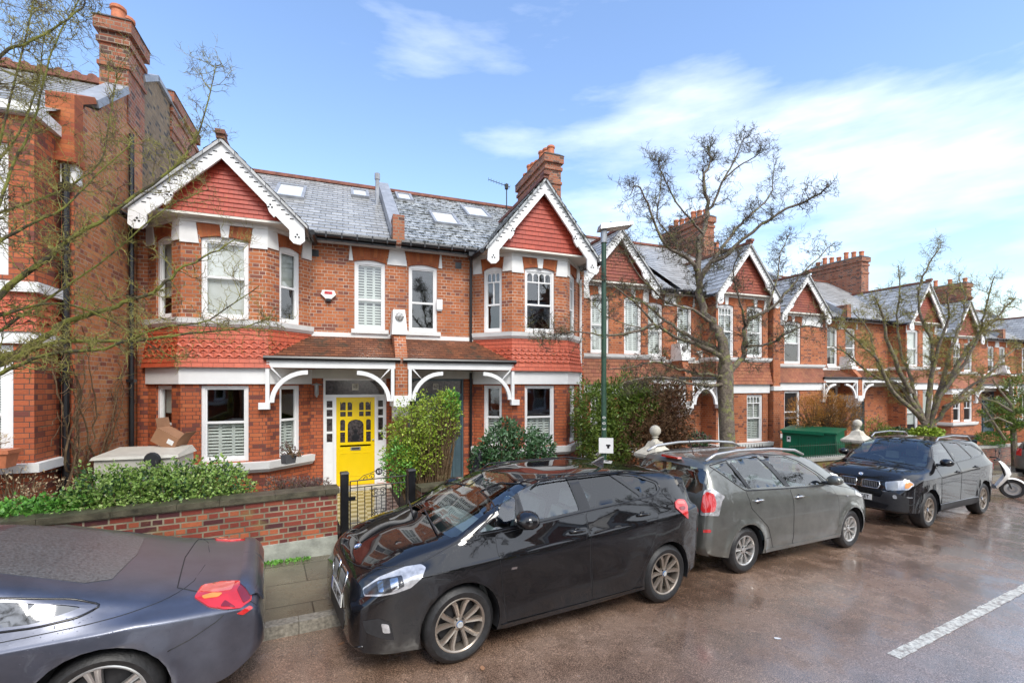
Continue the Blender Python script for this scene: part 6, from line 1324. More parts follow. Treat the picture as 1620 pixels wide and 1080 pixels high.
# beige storage box with a cardboard carton on it, behind the hedge
sb = at(230, 712, 7.5); sb.z = .3; box = empty('storage_box', sb, 'pale beige plastic storage box behind the hedge, under the bay window', 'storage box', rz=R(-4))
b = MB(); b.box(-.55, .55, -.30, .40, 0, .98); b.build('box_body', M['beige'], box)
b = MB(); b.hexa([(-.59, -.34, .985), (.59, -.34, .985), (-.59, .44, .985), (.59, .44, .985), (-.57, -.32, 1.03), (.57, -.32, 1.03), (-.53, .40, 1.10), (.53, .40, 1.10)]); b.build('lid', M['beige'], box)
b = MB(); b.lathe([(0, .01), (.10, .01), (.12, -.02)], (.25, -.40, .97), 14, 'y'); b.build('handle', M['matt'], box)
cb = at(265, 697, 7.95); cb.z = 1.42; cart = empty('cardboard_box', cb, 'brown cardboard carton tilted on the beige storage box', 'cardboard box', rz=R(-20)); TM = Matrix.Rotation(R(28), 4, 'Y')
b = MB(); b.box(-.20, .22, -.15, .15, -.02, .24); b.xf(TM).build('carton', M['card'], cart)
b = MB(); b.obox((-.20, -.15, .24), (-.10, 0, .12), (0, .30, 0), (0, 0, .005)); b.obox((.22, -.15, .24), (.04, 0, .14), (0, .30, 0), (.005, 0, 0)); b.xf(TM).build('flap', M['card'], cart)
b = MB(); b.box(.06, .17, -.153, -.151, .08, .16); b.xf(TM).build('paper_label', M['plastic'], cart)
# window sill planter and terracotta trough
sp_ = at(456.5, 735, 8.75); sp_.z = .945
pl = empty('planter', sp_, 'grey square planter with a small straggly plant on the white window sill', 'planter', rz=R(45)); b = MB(); b.hexa([(-.10, -.07, 0), (.10, -.07, 0), (-.10, .07, 0), (.10, .07, 0), (-.12, -.08, .17), (.12, -.08, .17), (-.12, .08, .17), (.12, .08, .17)]); b.build('pot', simple('grey_clay_pot', (.09, .09, .095), .7), pl)
tp = Vector((-4.25, 7.82, 1.39)); tr = empty('planter', tp, 'terracotta trough with dry grass on the sill at the left edge', 'planter'); b = MB(); b.hexa([(-.45, -.10, 0), (.22, -.10, 0), (-.45, .10, 0), (.22, .10, 0), (-.48, -.13, .2), (.25, -.13, .2), (-.48, .13, .2), (.25, .13, .2)]); b.box(-.50, .27, -.145, .145, .18, .23); b.build('pot', M['terracotta'], tr)
# small fittings that belong to the houses
def fit(root, MM, name, mb, mat, sm=False): return mb.xf(MM).build(name, M[mat], root, smooth=sm)
r65, m65 = H[65]; r67, m67 = H[67]
b = MB(); b.lathe([(0, .10), (.02, .09), (.11, .055), (.11, .05), (.045, .04), (.045, -.16), (.02, -.20), (0, -.20)], (1.74, -.14, 2.40), 14, 'z'); b.box(1.725, 1.755, -.12, .02, 2.18, 2.21); fit(r65, m65, 'wall_lamp', b, 'galv', 40)
b = MB(); b.prism([(1.38, 4.56), (1.62, 4.56), (1.66, 4.47), (1.55, 4.36), (1.45, 4.36), (1.34, 4.47)], -.07, .0); al = fit(r65, m65, 'alarm_box', b, 'plastic'); b = MB(); b.box(1.45, 1.55, -.09, -.0, 4.31, 4.37); fit(r65, m65, 'alarm_lamp', b, 'black'); b = MB(); b.box(1.42, 1.58, -.073, -.07, 4.47, 4.53); fit(r65, m65, 'alarm_badge', b, 'lampred')
b = MB(); b.box(.93, 1.07, -.06, 0, 4.28, 4.52); fit(r67, m67, 'alarm_box', b, 'plastic'); b = MB(); b.prism([(.93, 4.28), (1.07, 4.28), (1.05, 4.24), (.95, 4.24)], -.05, 0); fit(r67, m67, 'alarm_lamp', b, 'galv')
b = MB(); b.tube([(1.70, -.32, 5.62), (1.74, -.22, 5.5), (1.78, -.06, 5.35), (1.78, -.06, 3.5)], .035, 8); b.tube([(1.78, -.06, 2.75), (1.78, -.06, .0)], .035, 8); b.box(1.64, 1.78, -.40, -.26, 5.55, 5.66); fit(r67, m67, 'drainpipe', b, 'black')
b = MB(); b.tube([(4.86, -.06, 5.3), (4.86, -.06, 0)], .035, 8); fit(r67, m67, 'white_pipe', b, 'stone')
b = MB(); b.tube([(.28, 2.4, 7.5), (.28, 2.4, 8.35)], .055, 8); b.tube([(.28, 2.4, 8.25), (.28, 2.4, 8.42)], .075, 8); fit(r65, m65, 'vent_pipe', b, 'lead')
b = MB(); b.box(2.05, 2.2, -.012, .0, 5.30, 5.45); b.xf(Matrix.Translation((-.35, 0, 0))); fit(r65, m65, 'air_brick', b, 'black'); b = MB(); b.box(1.40, 1.55, -.012, .0, 5.32, 5.47); fit(r67, m67, 'air_brick', b, 'black')
an = MB(); an.tube([(4.15, 3.9, 8.3), (4.15, 3.9, 9.45)], .018, 6); an.tube([(4.25, 3.85, 9.32), (3.55, 4.1, 9.58)], .012, 5)
for k in range(9): q = Vector((4.25, 3.85, 9.32)).lerp(Vector((3.55, 4.1, 9.58)), k/8); an.tube([q-Vector((.04, .14, 0)), q+Vector((.04, .14, 0))], .006, 3)
an.box(4.1, 4.2, 3.85, 3.95, 9.25, 9.42); fit(r67, m67, 'tv_aerial', an, 'matt')
b = MB(); b.prism([(.98, 3.68), (1.28, 3.68), (1.32, 3.60), (1.13, 3.44), (.94, 3.60)], -.08, 0); fit(H[71][0], H[71][1], 'alarm_box', b, 'plastic')
b = MB(); b.lathe([(0, .04), (.2, .02), (.26, -.02)], (0, 0, 0), 16, 'y'); b.xf(Matrix.Translation((4.5, 2.3, 8.9)) @ Matrix.Rotation(R(-30), 4, 'Z')); fit(H[73][0], H[73][1], 'satellite_dish', b, 'matt')
# covered bicycle / furled cover beside the evergreen bush
cv = at(747, 752, 8.3); cv.z = .12; b = MB()
for i in range(9):
    pass
b.lathe([(.22, 0), (.20, .2), (.13, .6), (.07, .95), (.03, 1.12), (0, 1.15)], (0, 0, 0), 9); b.v = [Vector((p.x*(1+.25*sin(5*atan2(p.y, p.x+1e-6))), p.y*.6, p.z)) for p in b.v]; b.xf(Matrix.Rotation(R(8), 4, 'Y')); o = b.build('garden_cover', M['blackbag'], smooth=60); o.location = cv; tag(o, 'black furled garden cover standing left of the evergreen bush', 'cover')
# timber bin shed
ts = at(1532, 700, 19.3); ts.z = -1.0; shed = empty('bin_shed', ts, 'low brown timber shed with a flat roof beyond the ivy tree', 'shed', rz=R(10))
for k in range(7): b = MB(); b.box(-.85, .85, -.02, .02, .1+.15*k, .22+.15*k); b.build('board', M['timber'], shed)
b = MB(); b.box(-.95, .95, -.12, .85, 1.18, 1.26); b.build('roof', M['timber'], shed); b = MB(); [b.box(x-.04, x+.04, -.04, .0, 0, 1.18) for x in (-.87, 0, .87)]; b.box(-.87, .87, .75, .8, 0, 1.15); b.build('shed_frame', M['timber'], shed)
bp = MB(); bp.lathe([(.09, 0), (.09, .95), (.10, .96), (.10, 1.02), (.04, 1.05), (0, 1.05)], (0, 0, 0), 12); o = bp.build('gate_post', M['black'], smooth=40); o.location = Vector((at(1541, 715, 18.6).x, at(1541, 715, 18.6).y, -.85)); tag(o, 'round black post in front of the brown timber shed', 'post', 'black gate posts')
# white scooter, its front wheel pointing into the road
sc0 = RT(18.0, 4.42); sr = empty('motor_scooter', sc0, 'white motor scooter parked nose out behind the black off roader', 'scooter', rz=A8-R(90)+R(22))   # local +x = forward
def sl(mb, nm, mat, sm=40, par=None): return mb.build(nm, M[mat], par or sr, smooth=sm)
for x in (0, -1.28):
    t = MB(); t.lathe([(.17, .05), (.23, .055), (.25, .03), (.255, 0), (.25, -.03), (.23, -.055), (.17, -.05)], (x, 0, .255), 28, 'y', cap=False); w_ = sl(t, 'wheel', 'tyre')
    t = MB(); t.lathe([(.175, .04), (.16, .04), (.15, .015), (.04, .03), (0, .03)], (x, 0, .255), 24, 'y', cap=False); t.lathe([(0, -.03), (.04, -.03), (.15, -.015), (.16, -.04), (.175, -.04)], (x, 0, .255), 24, 'y', cap=False)
    sl(t, 'rim', 'alloy2', 40, w_); t = MB(); t.lathe([(.10, -.042), (.06, -.042)], (x, 0, .255), 20, 'y', cap=False); t.lathe([(.10, .042), (.06, .042)], (x, 0, .255), 20, 'y', cap=False); sl(t, 'brake_disc', 'galv', 40, w_)
b = MB(); n = 9
for i in range(n):
    a = R(25+130*i/(n-1)); 
    for y, r in ((-.075, .27), (-.05, .295), (0, .305), (.05, .295), (.075, .27)): b.v.append(Vector((r*cos(a), y, .255+r*sin(a))))
for i in range(n-1):
    for k in range(4): b.f.append([i*5+k, i*5+k+1, (i+1)*5+k+1, (i+1)*5+k])
sl(b, 'front_mudguard', 'plastic')
b = MB(); rows = [(-.06, .50, .12, .05), (-.10, .62, .19, .06), (-.17, .78, .21, .07), (-.25, .95, .17, .07), (-.27, 1.02, .10, .05)]
rows = [(-.36, .22, .12), (-.30, .34, .17), (-.20, .52, .20), (-.14, .66, .21), (-.17, .80, .20), (-.24, .94, .15), (-.28, 1.00, .09)]
for x, z, w in rows:
    for k in range(9): a = -pi/2+pi*k/8; b.v.append(Vector((x-.0+.12*cos(a)*(w/.2), w*sin(a), z)))
for i in range(len(rows)-1):
    for k in range(8): b.f.append([i*9+k, i*9+k+1, (i+1)*9+k+1, (i+1)*9+k])
sl(b, 'leg_shield', 'plastic', 60)
b = MB(); b.hexa([(-1.0, -.16, .24), (-.30, -.16, .24), (-1.0, .16, .24), (-.30, .16, .24), (-1.0, -.15, .34), (-.34, -.13, .32), (-1.0, .15, .34), (-.34, .13, .32)]); sl(b, 'floorboard', 'matt')
b = MB(); R_ = [(-.82, .12, .30, .55), (-.95, .18, .30, .68), (-1.2, .19, .36, .74), (-1.45, .15, .48, .76), (-1.62, .07, .58, .74)]
for x, w, z0, z1 in R_:
    for k in range(12): a = 2*pi*k/12; b.v.append(Vector((x, w*cos(a), (z0+z1)/2+(z1-z0)/2*sin(a))))
for i in range(len(R_)-1):
    for k in range(12): q = (k+1) % 12; b.f.append([i*12+k, i*12+q, (i+1)*12+q, (i+1)*12+k])
b.f.append(list(range(12))[::-1]); b.f.append([len(b.v)-12+k for k in range(12)]); sl(b, 'rear_body', 'plastic', 60)
b = MB(); b.hexa([(-1.55, -.10, .75), (-.82, -.12, .70), (-1.55, .10, .75), (-.82, .12, .70), (-1.52, -.08, .83), (-.86, -.09, .78), (-1.52, .08, .83), (-.86, .09, .78)]); sl(b, 'saddle', 'matt')
b = MB(); b.tube([(-.02, .06, .255), (-.12, .06, .55), (-.24, .0, .98), (-.27, 0, 1.05)], .02, 6); b.tube([(-.02, -.06, .255), (-.12, -.06, .55)], .02, 6); sl(b, 'fork', 'matt')
b = MB(); b.tube([(-.38, -.33, 1.04), (-.28, -.20, 1.06), (-.26, 0, 1.04), (-.28, .20, 1.06), (-.38, .33, 1.04)], [.02, .016, .03, .016, .02], 8); sl(b, 'handlebar', 'matt')
for s in (-1, 1):
    b = MB(); b.tube([(-.30, s*.2, 1.06), (-.28, s*.26, 1.22)], .006, 5); b.lathe([(0, .012), (.05, .01), (.055, -.01), (0, -.012)], (-.28, s*.27, 1.25), 12, 'x'); sl(b, 'mirror', 'matt')
b = MB(); b.lathe([(0, .02), (.05, .012), (.06, 0)], (-.05, 0, .80), 14, 'x'); sl(b, 'headlight', 'lampclear')
# litter on the wet road
for k, (u, v, lab) in enumerate(((540, 1018, 'pale dead leaf on the road below the nearest car nose'), (763, 1057, 'small tan leaf on the road under the front wheel'), (1230, 1010, 'white scrap on the middle of the wet road'))):
    kk = (u-810)/F; q = (v-VH)/F; rx = kk*cos(PHI)+sin(PHI); ry = -kk*sin(PHI)+cos(PHI); dd = EYE/(q-SL*(rx*C8+ry*S8)); p = Vector((rx*dd, ry*dd, 0)); p.z = road_z(p.x, p.y)+.006
    b = MB(); n = 8; b.face([(.03*cos(2*pi*i/n)*(1+.4*random.random()), .016*sin(2*pi*i/n)*(1+.5*random.random()), .003*random.random()) for i in range(n)]); o = b.build('fallen_leaf', M['card'] if k < 2 else M['plastic']); o.location = p; o.rotation_euler = (0, 0, k*1.1+.4); tag(o, lab, 'leaf')
# ---------------------------------------------------------------- plants
def leaf_mat(name, stops, rough=.45, scale=26):
    m, nt, b = new_mat(name); n1 = noise(nt, scale, 2, .8); n2 = noise(nt, 3.2, 3); f = math_(nt, 'ADD', math_(nt, 'MULTIPLY', n1, .75), math_(nt, 'MULTIPLY', n2, .3))
    ln(nt, ramp(nt, f, stops), b.inputs['Base Color']); b.inputs['Roughness'].default_value = rough; b.inputs['Specular IOR Level'].default_value = .4
    b.inputs['Subsurface Weight'].default_value = 0; return m
M['leaf_hedge'] = leaf_mat('variegated_hedge_leaf', [(.30, (.03, .06, .012)), (.44, (.10, .20, .03)), (.56, (.26, .40, .08)), (.70, (.58, .62, .28))])
M['leaf_bright'] = leaf_mat('bright_green_leaf', [(.30, (.02, .07, .012)), (.48, (.08, .24, .03)), (.62, (.18, .42, .06)), (.75, (.35, .52, .15))])
M['leaf_yellow'] = leaf_mat('yellow_green_leaf', [(.30, (.05, .08, .01)), (.46, (.16, .25, .02)), (.60, (.36, .46, .05)), (.74, (.55, .55, .12))])
M['leaf_dark'] = leaf_mat('glossy_evergreen_leaf', [(.30, (.010, .03, .012)), (.50, (.035, .09, .03)), (.64, (.12, .20, .10)), (.78, (.42, .46, .34))], .25)
M['leaf_conifer'] = leaf_mat('conifer_frond', [(.30, (.02, .05, .010)), (.46, (.07, .14, .02)), (.60, (.20, .26, .04)), (.75, (.34, .36, .09))])
M['leaf_brown'] = leaf_mat('dead_conifer_frond', [(.30, (.04, .022, .012)), (.48, (.12, .06, .03)), (.62, (.22, .12, .05)), (.76, (.34, .24, .11))], .7)
M['leaf_orange'] = leaf_mat('winter_orange_twig', [(.30, (.22, .07, .01)), (.5, (.50, .22, .04)), (.7, (.68, .38, .09))], .6)
M['leaf_purple'] = leaf_mat('purple_heather', [(.30, (.05, .03, .03)), (.5, (.16, .08, .08)), (.62, (.20, .20, .14)), (.75, (.36, .22, .22))], .7)
M['straw'] = leaf_mat('dry_grass', [(.30, (.22, .15, .08)), (.6, (.46, .36, .22)), (.8, (.6, .5, .34))], .8)
def bark(name, c1, c2, lichen, th=.5):
    m, nt, b = new_mat(name); c = ramp(nt, noise(nt, 22, 4, .7), [(.3, c1), (.7, c2)]); c = mixc(nt, .5, c, ramp(nt, noise(nt, 9, 5, .8), [(.4, (.35, .32, .3)), (.6, (1.2, 1.2, 1.2))]), 'MULTIPLY'); c = mixc(nt, ramp(nt, noise(nt, 7, 4, .7), [(th, (0, 0, 0)), (th+.1, (.85,)*3)]), c, lichen)
    ln(nt, c, b.inputs['Base Color']); b.inputs['Roughness'].default_value = .7; bump(nt, b, noise(nt, 22, 5, .8), 1.0, .05); return m
M['bark_moss'] = bark('mossy_bark', (.04, .032, .02), (.13, .11, .05), (.27, .28, .04), .43)
M['bark'] = bark('grey_brown_bark', (.12, .09, .07), (.34, .28, .21), (.30, .31, .10), .52)
M['twig'] = bark('dark_twig', (.05, .036, .028), (.15, .11, .075), (.24, .24, .08), .50)
M['twig_moss'] = bark('lichened_twig', (.11, .075, .035), (.27, .20, .09), (.42, .39, .09), .43)
M['stem'] = bark('brown_stem', (.13, .07, .03), (.30, .20, .10), (.30, .26, .12), .6)
def leaves(mb, pts, size, asp=.5, up=.3, rnd=random):
    for p, nrm in pts:
        s = size*rnd.uniform(.6, 1.35); d = Vector((rnd.gauss(0, 1), rnd.gauss(0, 1), rnd.gauss(up, 1))); d = (d.normalized()+nrm*.8).normalized()
        t = d.cross(Vector((rnd.gauss(0, 1), rnd.gauss(0, 1), rnd.gauss(0, 1)))).normalized()*s*asp*.5; q = Vector(p)
        mb.face([q, q+d*s*.5+t, q+d*s, q+d*s*.5-t])
def blob_pts(blobs, n, rnd, inner=.55):    # blobs: (centre, (rx, ry, rz)); points in the outer shell of the union
    tot = [b[1][0]*b[1][2]+b[1][0]*b[1][1] for b in blobs]; S_ = sum(tot); out = []
    for (c, r), w in zip(blobs, tot):
        for _ in range(int(n*w/S_)):
            v = Vector((rnd.gauss(0, 1), rnd.gauss(0, 1), rnd.gauss(0, 1))).normalized(); k = inner+(1-inner)*rnd.random()**.5
            k *= 1+.13*sin(7*v.x+3*c[0])+.11*sin(9*v.z+5*v.y)+.07*sin(17*v.x-11*v.z)
            out.append((Vector((c[0]+v.x*r[0]*k, c[1]+v.y*r[1]*k, c[2]+v.z*r[2]*k)), v))
    return out
def wander(mb, p, d, L, r, rnd, seg=5, wob=.25, n=4, up=0.0):
    pts = [p]; d = d.normalized()
    for i in range(seg):
        d = (d+Vector((rnd.gauss(0, wob), rnd.gauss(0, wob), rnd.gauss(up, wob)))).normalized(); pts.append(pts[-1]+d*(L/seg))
    mb.tube(pts, [r*(1-.75*i/seg) for i in range(seg+1)], n, caps=False); return pts
def shrub(name, label, cat, blobs, mat, n, size, asp=.5, stem=None, core=True, group=None, seed=1, up=.3, base=None, smat='stem', extra=None):
    rnd = random.Random(seed); c0 = Vector(base) if base else Vector((sum(b[0][0] for b in blobs)/len(blobs), sum(b[0][1] for b in blobs)/len(blobs), min(b[0][2]-b[1][2] for b in blobs)))
    root = empty(name, c0, label, cat, group=group); T = Matrix.Translation(-c0)
    lf = MB(); leaves(lf, blob_pts(blobs, n, rnd), size, asp, up, rnd); lf.xf(T).build('foliage', M[mat], root)
    if extra: e = MB(); leaves(e, blob_pts(extra[0], extra[2], rnd), size*extra[3], asp, up, rnd); e.xf(T).build('foliage', M[extra[1]], root)
    st = MB()
    for c, r in blobs:
        for _ in range(stem or 10):
            p = Vector((c0.x+(c[0]-c0.x)*.6+rnd.uniform(-.1, .1), c0.y+(c[1]-c0.y)*.6+rnd.uniform(-.05, .05), c0.z)); v = Vector((rnd.gauss(0, 1), rnd.gauss(0, 1), rnd.gauss(.3, 1))).normalized()
            q = Vector((c[0]+v.x*r[0]*.95, c[1]+v.y*r[1]*.95, c[2]+v.z*r[2]*.95)); m_ = p.lerp(q, .5)+Vector((rnd.uniform(-.08, .08), rnd.uniform(-.08, .08), .05)); st.tube([p, m_, q], [.012, .008, .003], 4, caps=False)
    st.xf(T).build('stems', M[smat], root); return root
def hx(t, n, z): p = RT(t, n); return (p.x, p.y, z)
shrub('hedge', 'variegated clipped hedge behind the left garden wall', 'hedge', [(hx(t, 7.42, .96), (.36, .40, .46)) for t in (-1.80, -1.5, -1.2, -.9, -.55)]+[(hx(t, 7.38, .72), (.42, .40, .42)) for t in (-1.9, -1.3, -.7)], 'leaf_hedge', 21000, .046, .62, seed=3, extra=([(hx(t, 7.46, .92), (.40, .34, .44)) for t in (-1.8, -1.4, -1.0, -.6)], 'leaf_dark', 5000, 1.2))  # extra dark leaves stand in for shade in the hedge gaps
shrub('shrub', 'bright green leafy plants behind the wall at the left edge', 'shrub', [(hx(t, 7.25, .80), (.36, .3, .34)) for t in (-3.6, -3.2, -2.8, -2.45, -2.15)], 'leaf_bright', 8500, .062, .55, seed=4)
shrub('shrub', 'dry brown straggly shrub under the vine, left of the storage box', 'shrub', [(hx(-3.0, 8.4, .95), (.5, .4, .45)), (hx(-2.4, 8.0, .9), (.5, .3, .4))], 'straw', 900, .04, .4, stem=60, seed=5)
shrub('shrub', 'tall yellow green shrub with bare brown stems between the two front doors', 'shrub', [(at(655, 688, 8.3), (.50, .42, .62)), (at(690, 665, 8.3), (.48, .42, .50)), (at(708, 640, 8.25), (.22, .25, .26)), (at(640, 720, 8.2), (.38, .36, .5)), (at(668, 715, 8.2), (.45, .36, .42))], 'leaf_yellow', 11000, .046, .55, stem=70, seed=6, base=(at(676, 750, 8.2).x, at(676, 750, 8.2).y, .15), extra=([(at(632, 735, 8.0), (.28, .28, .45)), (at(715, 640, 8.2), (.16, .2, .26))], 'leaf_bright', 2200, 1.0))
shrub('shrub', 'glossy dark evergreen bush with pale leaf edges, under the right hand bay', 'shrub', [(at(790, 712, 8.6), (.36, .35, .42)), (at(825, 708, 8.7), (.42, .35, .36)), (at(855, 715, 8.8), (.30, .3, .30)), (at(800, 680, 8.7), (.20, .2, .22)), (at(770, 735, 8.5), (.28, .3, .4))], 'leaf_dark', 4200, .095, .38, seed=7)
shrub('shrub', 'low purple heather behind the wall coping, left of the gate', 'shrub', [(at(u, 772, 7.3+.1*k), (.17, .14, .17)) for k, u in enumerate((435, 455, 475, 495, 508))], 'leaf_purple', 2600, .05, .22, up=1.5, seed=8)
shrub('conifer_hedge', 'big dark conifer hedge, green at left and dead brown at right, behind the ball pier', 'hedge', [(at(940, 660, 11.2), (.55, .6, .85)), (at(985, 655, 11.3), (.65, .6, .95)), (at(955, 710, 11.0), (.6, .6, .8)), (at(1010, 640, 11.4), (.5, .5, .6))], 'leaf_conifer', 22000, .085, .35, seed=9,
      extra=([(at(1030, 665, 11.3), (.60, .6, 1.0)), (at(1065, 660, 11.5), (.42, .5, .95)), (at(1010, 705, 10.9), (.5, .55, .8)), (at(1050, 715, 11.1), (.5, .5, .8))], 'leaf_brown', 17000, 1.0))
shrub('shrub', 'rounded potted shrub in front of the shuttered ground floor window', 'shrub', [(at(1104, 699, 12.4), (.28, .28, .24))], 'leaf_purple', 700, .08, .4, seed=10, extra=([(at(1104, 697, 12.3), (.28, .28, .24))], 'leaf_dark', 400, 1.0))
shrub('shrub', 'twiggy orange winter shrub above the green bin store', 'shrub', [(at(u, v, 15.6), (.62, .5, .62)) for u, v in ((1275, 655), (1305, 645), (1335, 655))], 'leaf_orange', 9000, .10, .10, stem=90, up=1.2, seed=11)
shrub('shrub', 'brown and green straggly shrub beside the second ball pier', 'shrub', [(at(1385, 683, 15.2), (.5, .4, .45)), (at(1405, 690, 15.4), (.4, .4, .3))], 'leaf_yellow', 1300, .07, .3, stem=60, seed=12)
shrub('shrub', 'low white flowering shrub left of the ivy covered tree', 'shrub', [(at(1420, 688, 16.0), (.6, .4, .25)), (at(1400, 690, 16.0), (.4, .4, .22))], 'leaf_dark', 1500, .09, .4, seed=13)
shrub('shrub', 'low bright green shrub by the timber shed', 'shrub', [(at(1572, 694, 18.8), (.62, .5, .30))], 'leaf_bright', 2600, .07, .3, up=1.0, seed=14)
shrub('shrub', 'small plant growing in the terracotta trough', 'shrub', [((-4.3, 7.82, 1.72), (.28, .09, .16))], 'straw', 500, .05, .12, up=1.5, seed=15)
shrub('shrub', 'straggly plant growing in the grey sill planter', 'shrub', [((sp_.x-.04, sp_.y-.02, sp_.z+.30), (.13, .08, .12)), ((sp_.x+.16, sp_.y, sp_.z+.2), (.10, .06, .08))], 'leaf_purple', 260, .035, .5, seed=16)
def bare_tree(name, label, limbs, mat, tmat, seed, tw, base, trunk=None, group='bare street trees', wob=.3, levels=2, tw_r=.0045, upb=.12):
    """limbs: list of (points, r0, r1); side branches and twigs grow along each"""
    rnd = random.Random(seed); b0 = Vector(base); root = empty(name, b0, label, 'tree', group=group); T = Matrix.Translation(-b0); cnt = [0]
    if trunk: t = MB(); t.tube(trunk[0], trunk[1], 12); t.xf(T).build('trunk', M[mat], root, smooth=60)
    tips = MB()
    def spur(p, d, L, r, lv):
        cnt[0] += 1; seg = 4 if lv > 0 else 3; pts = wander(tips, p, d, L, r, rnd, seg, wob, 4 if lv > 1 else 3, upb)
        if lv > 0:
            for _ in range(tw[lv]):
                k = rnd.uniform(.15, 1.0)*seg; i = min(seg-1, int(k)); q = pts[i].lerp(pts[i+1], k-i); dd = (pts[i+1]-pts[i]).normalized(); sd = dd.cross(Vector((rnd.gauss(0, 1), rnd.gauss(0, 1), rnd.gauss(0, 1)))).normalized()
                spur(q, dd*.75+sd*1.0, L*rnd.uniform(.35, .65), max(tw_r*.6, r*.5), lv-1)
    for P, r0, r1 in limbs:
        P = [Vector(p) for p in P]; Q = []      # smooth and roughen the limb
        for i in range(len(P)-1):
            for k in range(4):
                t = k/4; a, b, c, d = P[max(0, i-1)], P[i], P[i+1], P[min(len(P)-1, i+2)]; m1, m2 = (c-a)*.5, (d-b)*.5
                Q.append((2*t**3-3*t*t+1)*b+(t**3-2*t*t+t)*m1+(-2*t**3+3*t*t)*c+(t**3-t*t)*m2+Vector((rnd.gauss(0, 1), rnd.gauss(0, 1), rnd.gauss(0, 1)))*r0*.22)
        Q.append(P[-1]); n = len(Q); l = MB(); rr = [r0+(r1-r0)*(i/(n-1))**.8 for i in range(n)]; l.tube(Q, rr, 8); l.xf(T).build('limb', M[mat], root, smooth=60)
        Lt = sum((Q[i+1]-Q[i]).length for i in range(n-1)); m = max(3, int(Lt*tw[3]))
        for _ in range(m):
            f = rnd.uniform(.12, 1.0)**.85; k = f*(n-1); i = min(n-2, int(k)); q = Q[i].lerp(Q[i+1], k-i); dd = (Q[i+1]-Q[i]).normalized(); sd = dd.cross(Vector((rnd.gauss(0, 1), rnd.gauss(0, 1), rnd.gauss(0, 1)))).normalized()
            lv = levels if rnd.random() < .45 else levels-1
            spur(q, dd*.55+sd, tw[4]*rnd.uniform(.5, 1.2)*(1 if lv == levels else .5), max(tw_r, min(rr[i]*.45, tw[4]*.02)), lv)
    tips.xf(T).build('twigs', M[tmat], root); return root
def lim(pts, d0, d1, r0, r1): n = len(pts)-1; return ([at(u, v, d0+(d1-d0)*i/n) for i, (u, v) in enumerate(pts)], r0, r1)
# young street tree at the left, trunk just outside the frame
bl = RT(-4.15, 5.75); jx = at(-95, 610, 3.75)
TL_ = [lim([(-95, 600), (-40, 585), (0, 569), (55, 543), (111, 506), (185, 484), (241, 461), (281, 432), (333, 402), (372, 378)], 3.75, 5.2, .045, .006),
    lim([(-95, 560), (-30, 500), (0, 465), (67, 413), (111, 378), (167, 344), (222, 304), (281, 259), (315, 207), (333, 148), (341, 100)], 3.7, 5.4, .034, .004),
    lim([(-95, 610), (0, 575), (93, 541), (207, 539), (296, 528), (389, 517), (428, 500)], 3.8, 4.9, .030, .004),
    lim([(-95, 615), (0, 590), (70, 561), (167, 550), (250, 520), (330, 505), (410, 452)], 3.7, 4.2, .022, .004),
    lim([(-95, 540), (-40, 420), (0, 322), (22, 259), (52, 193), (74, 111), (93, 56), (126, 0), (150, -40)], 3.7, 4.6, .015, .004),
    lim([(-95, 450), (-50, 200), (0, 89), (48, 67), (96, 37), (135, 5)], 3.6, 4.2, .018, .006),
    lim([(-95, 520), (-30, 380), (0, 337), (93, 304), (156, 259), (174, 193), (185, 122)], 3.9, 5.0, .018, .004),
    lim([(-95, 520), (-20, 400), (40, 360), (100, 330), (150, 280), (210, 225)], 3.4, 4.0, .016, .004),
    lim([(-95, 560), (0, 500), (90, 480), (160, 500), (230, 540), (280, 570)], 3.9, 4.8, .016, .004), lim([(-95, 590), (-10, 530), (80, 470), (180, 400), (260, 330), (330, 300)], 4.2, 5.6, .018, .004),
    lim([(-95, 480), (-30, 300), (30, 210), (60, 130), (70, 60)], 4.2, 5.0, .016, .004), lim([(-95, 500), (-20, 300), (40, 60), (60, -20)], 4.0, 4.6, .015, .004)]
bare_tree('street_tree', 'mossy bare street tree reaching in from the left edge', TL_, 'bark_moss', 'twig_moss', 21, (0, 4, 6, 21, .36), bl, ([bl, Vector((bl.x, bl.y, .8)), Vector((jx.x, jx.y, 1.6)), at(-95, 540, 3.75), at(-95, 400, 3.7)], [.14, .11, .10, .08, .05]), wob=.42, tw_r=.0040)
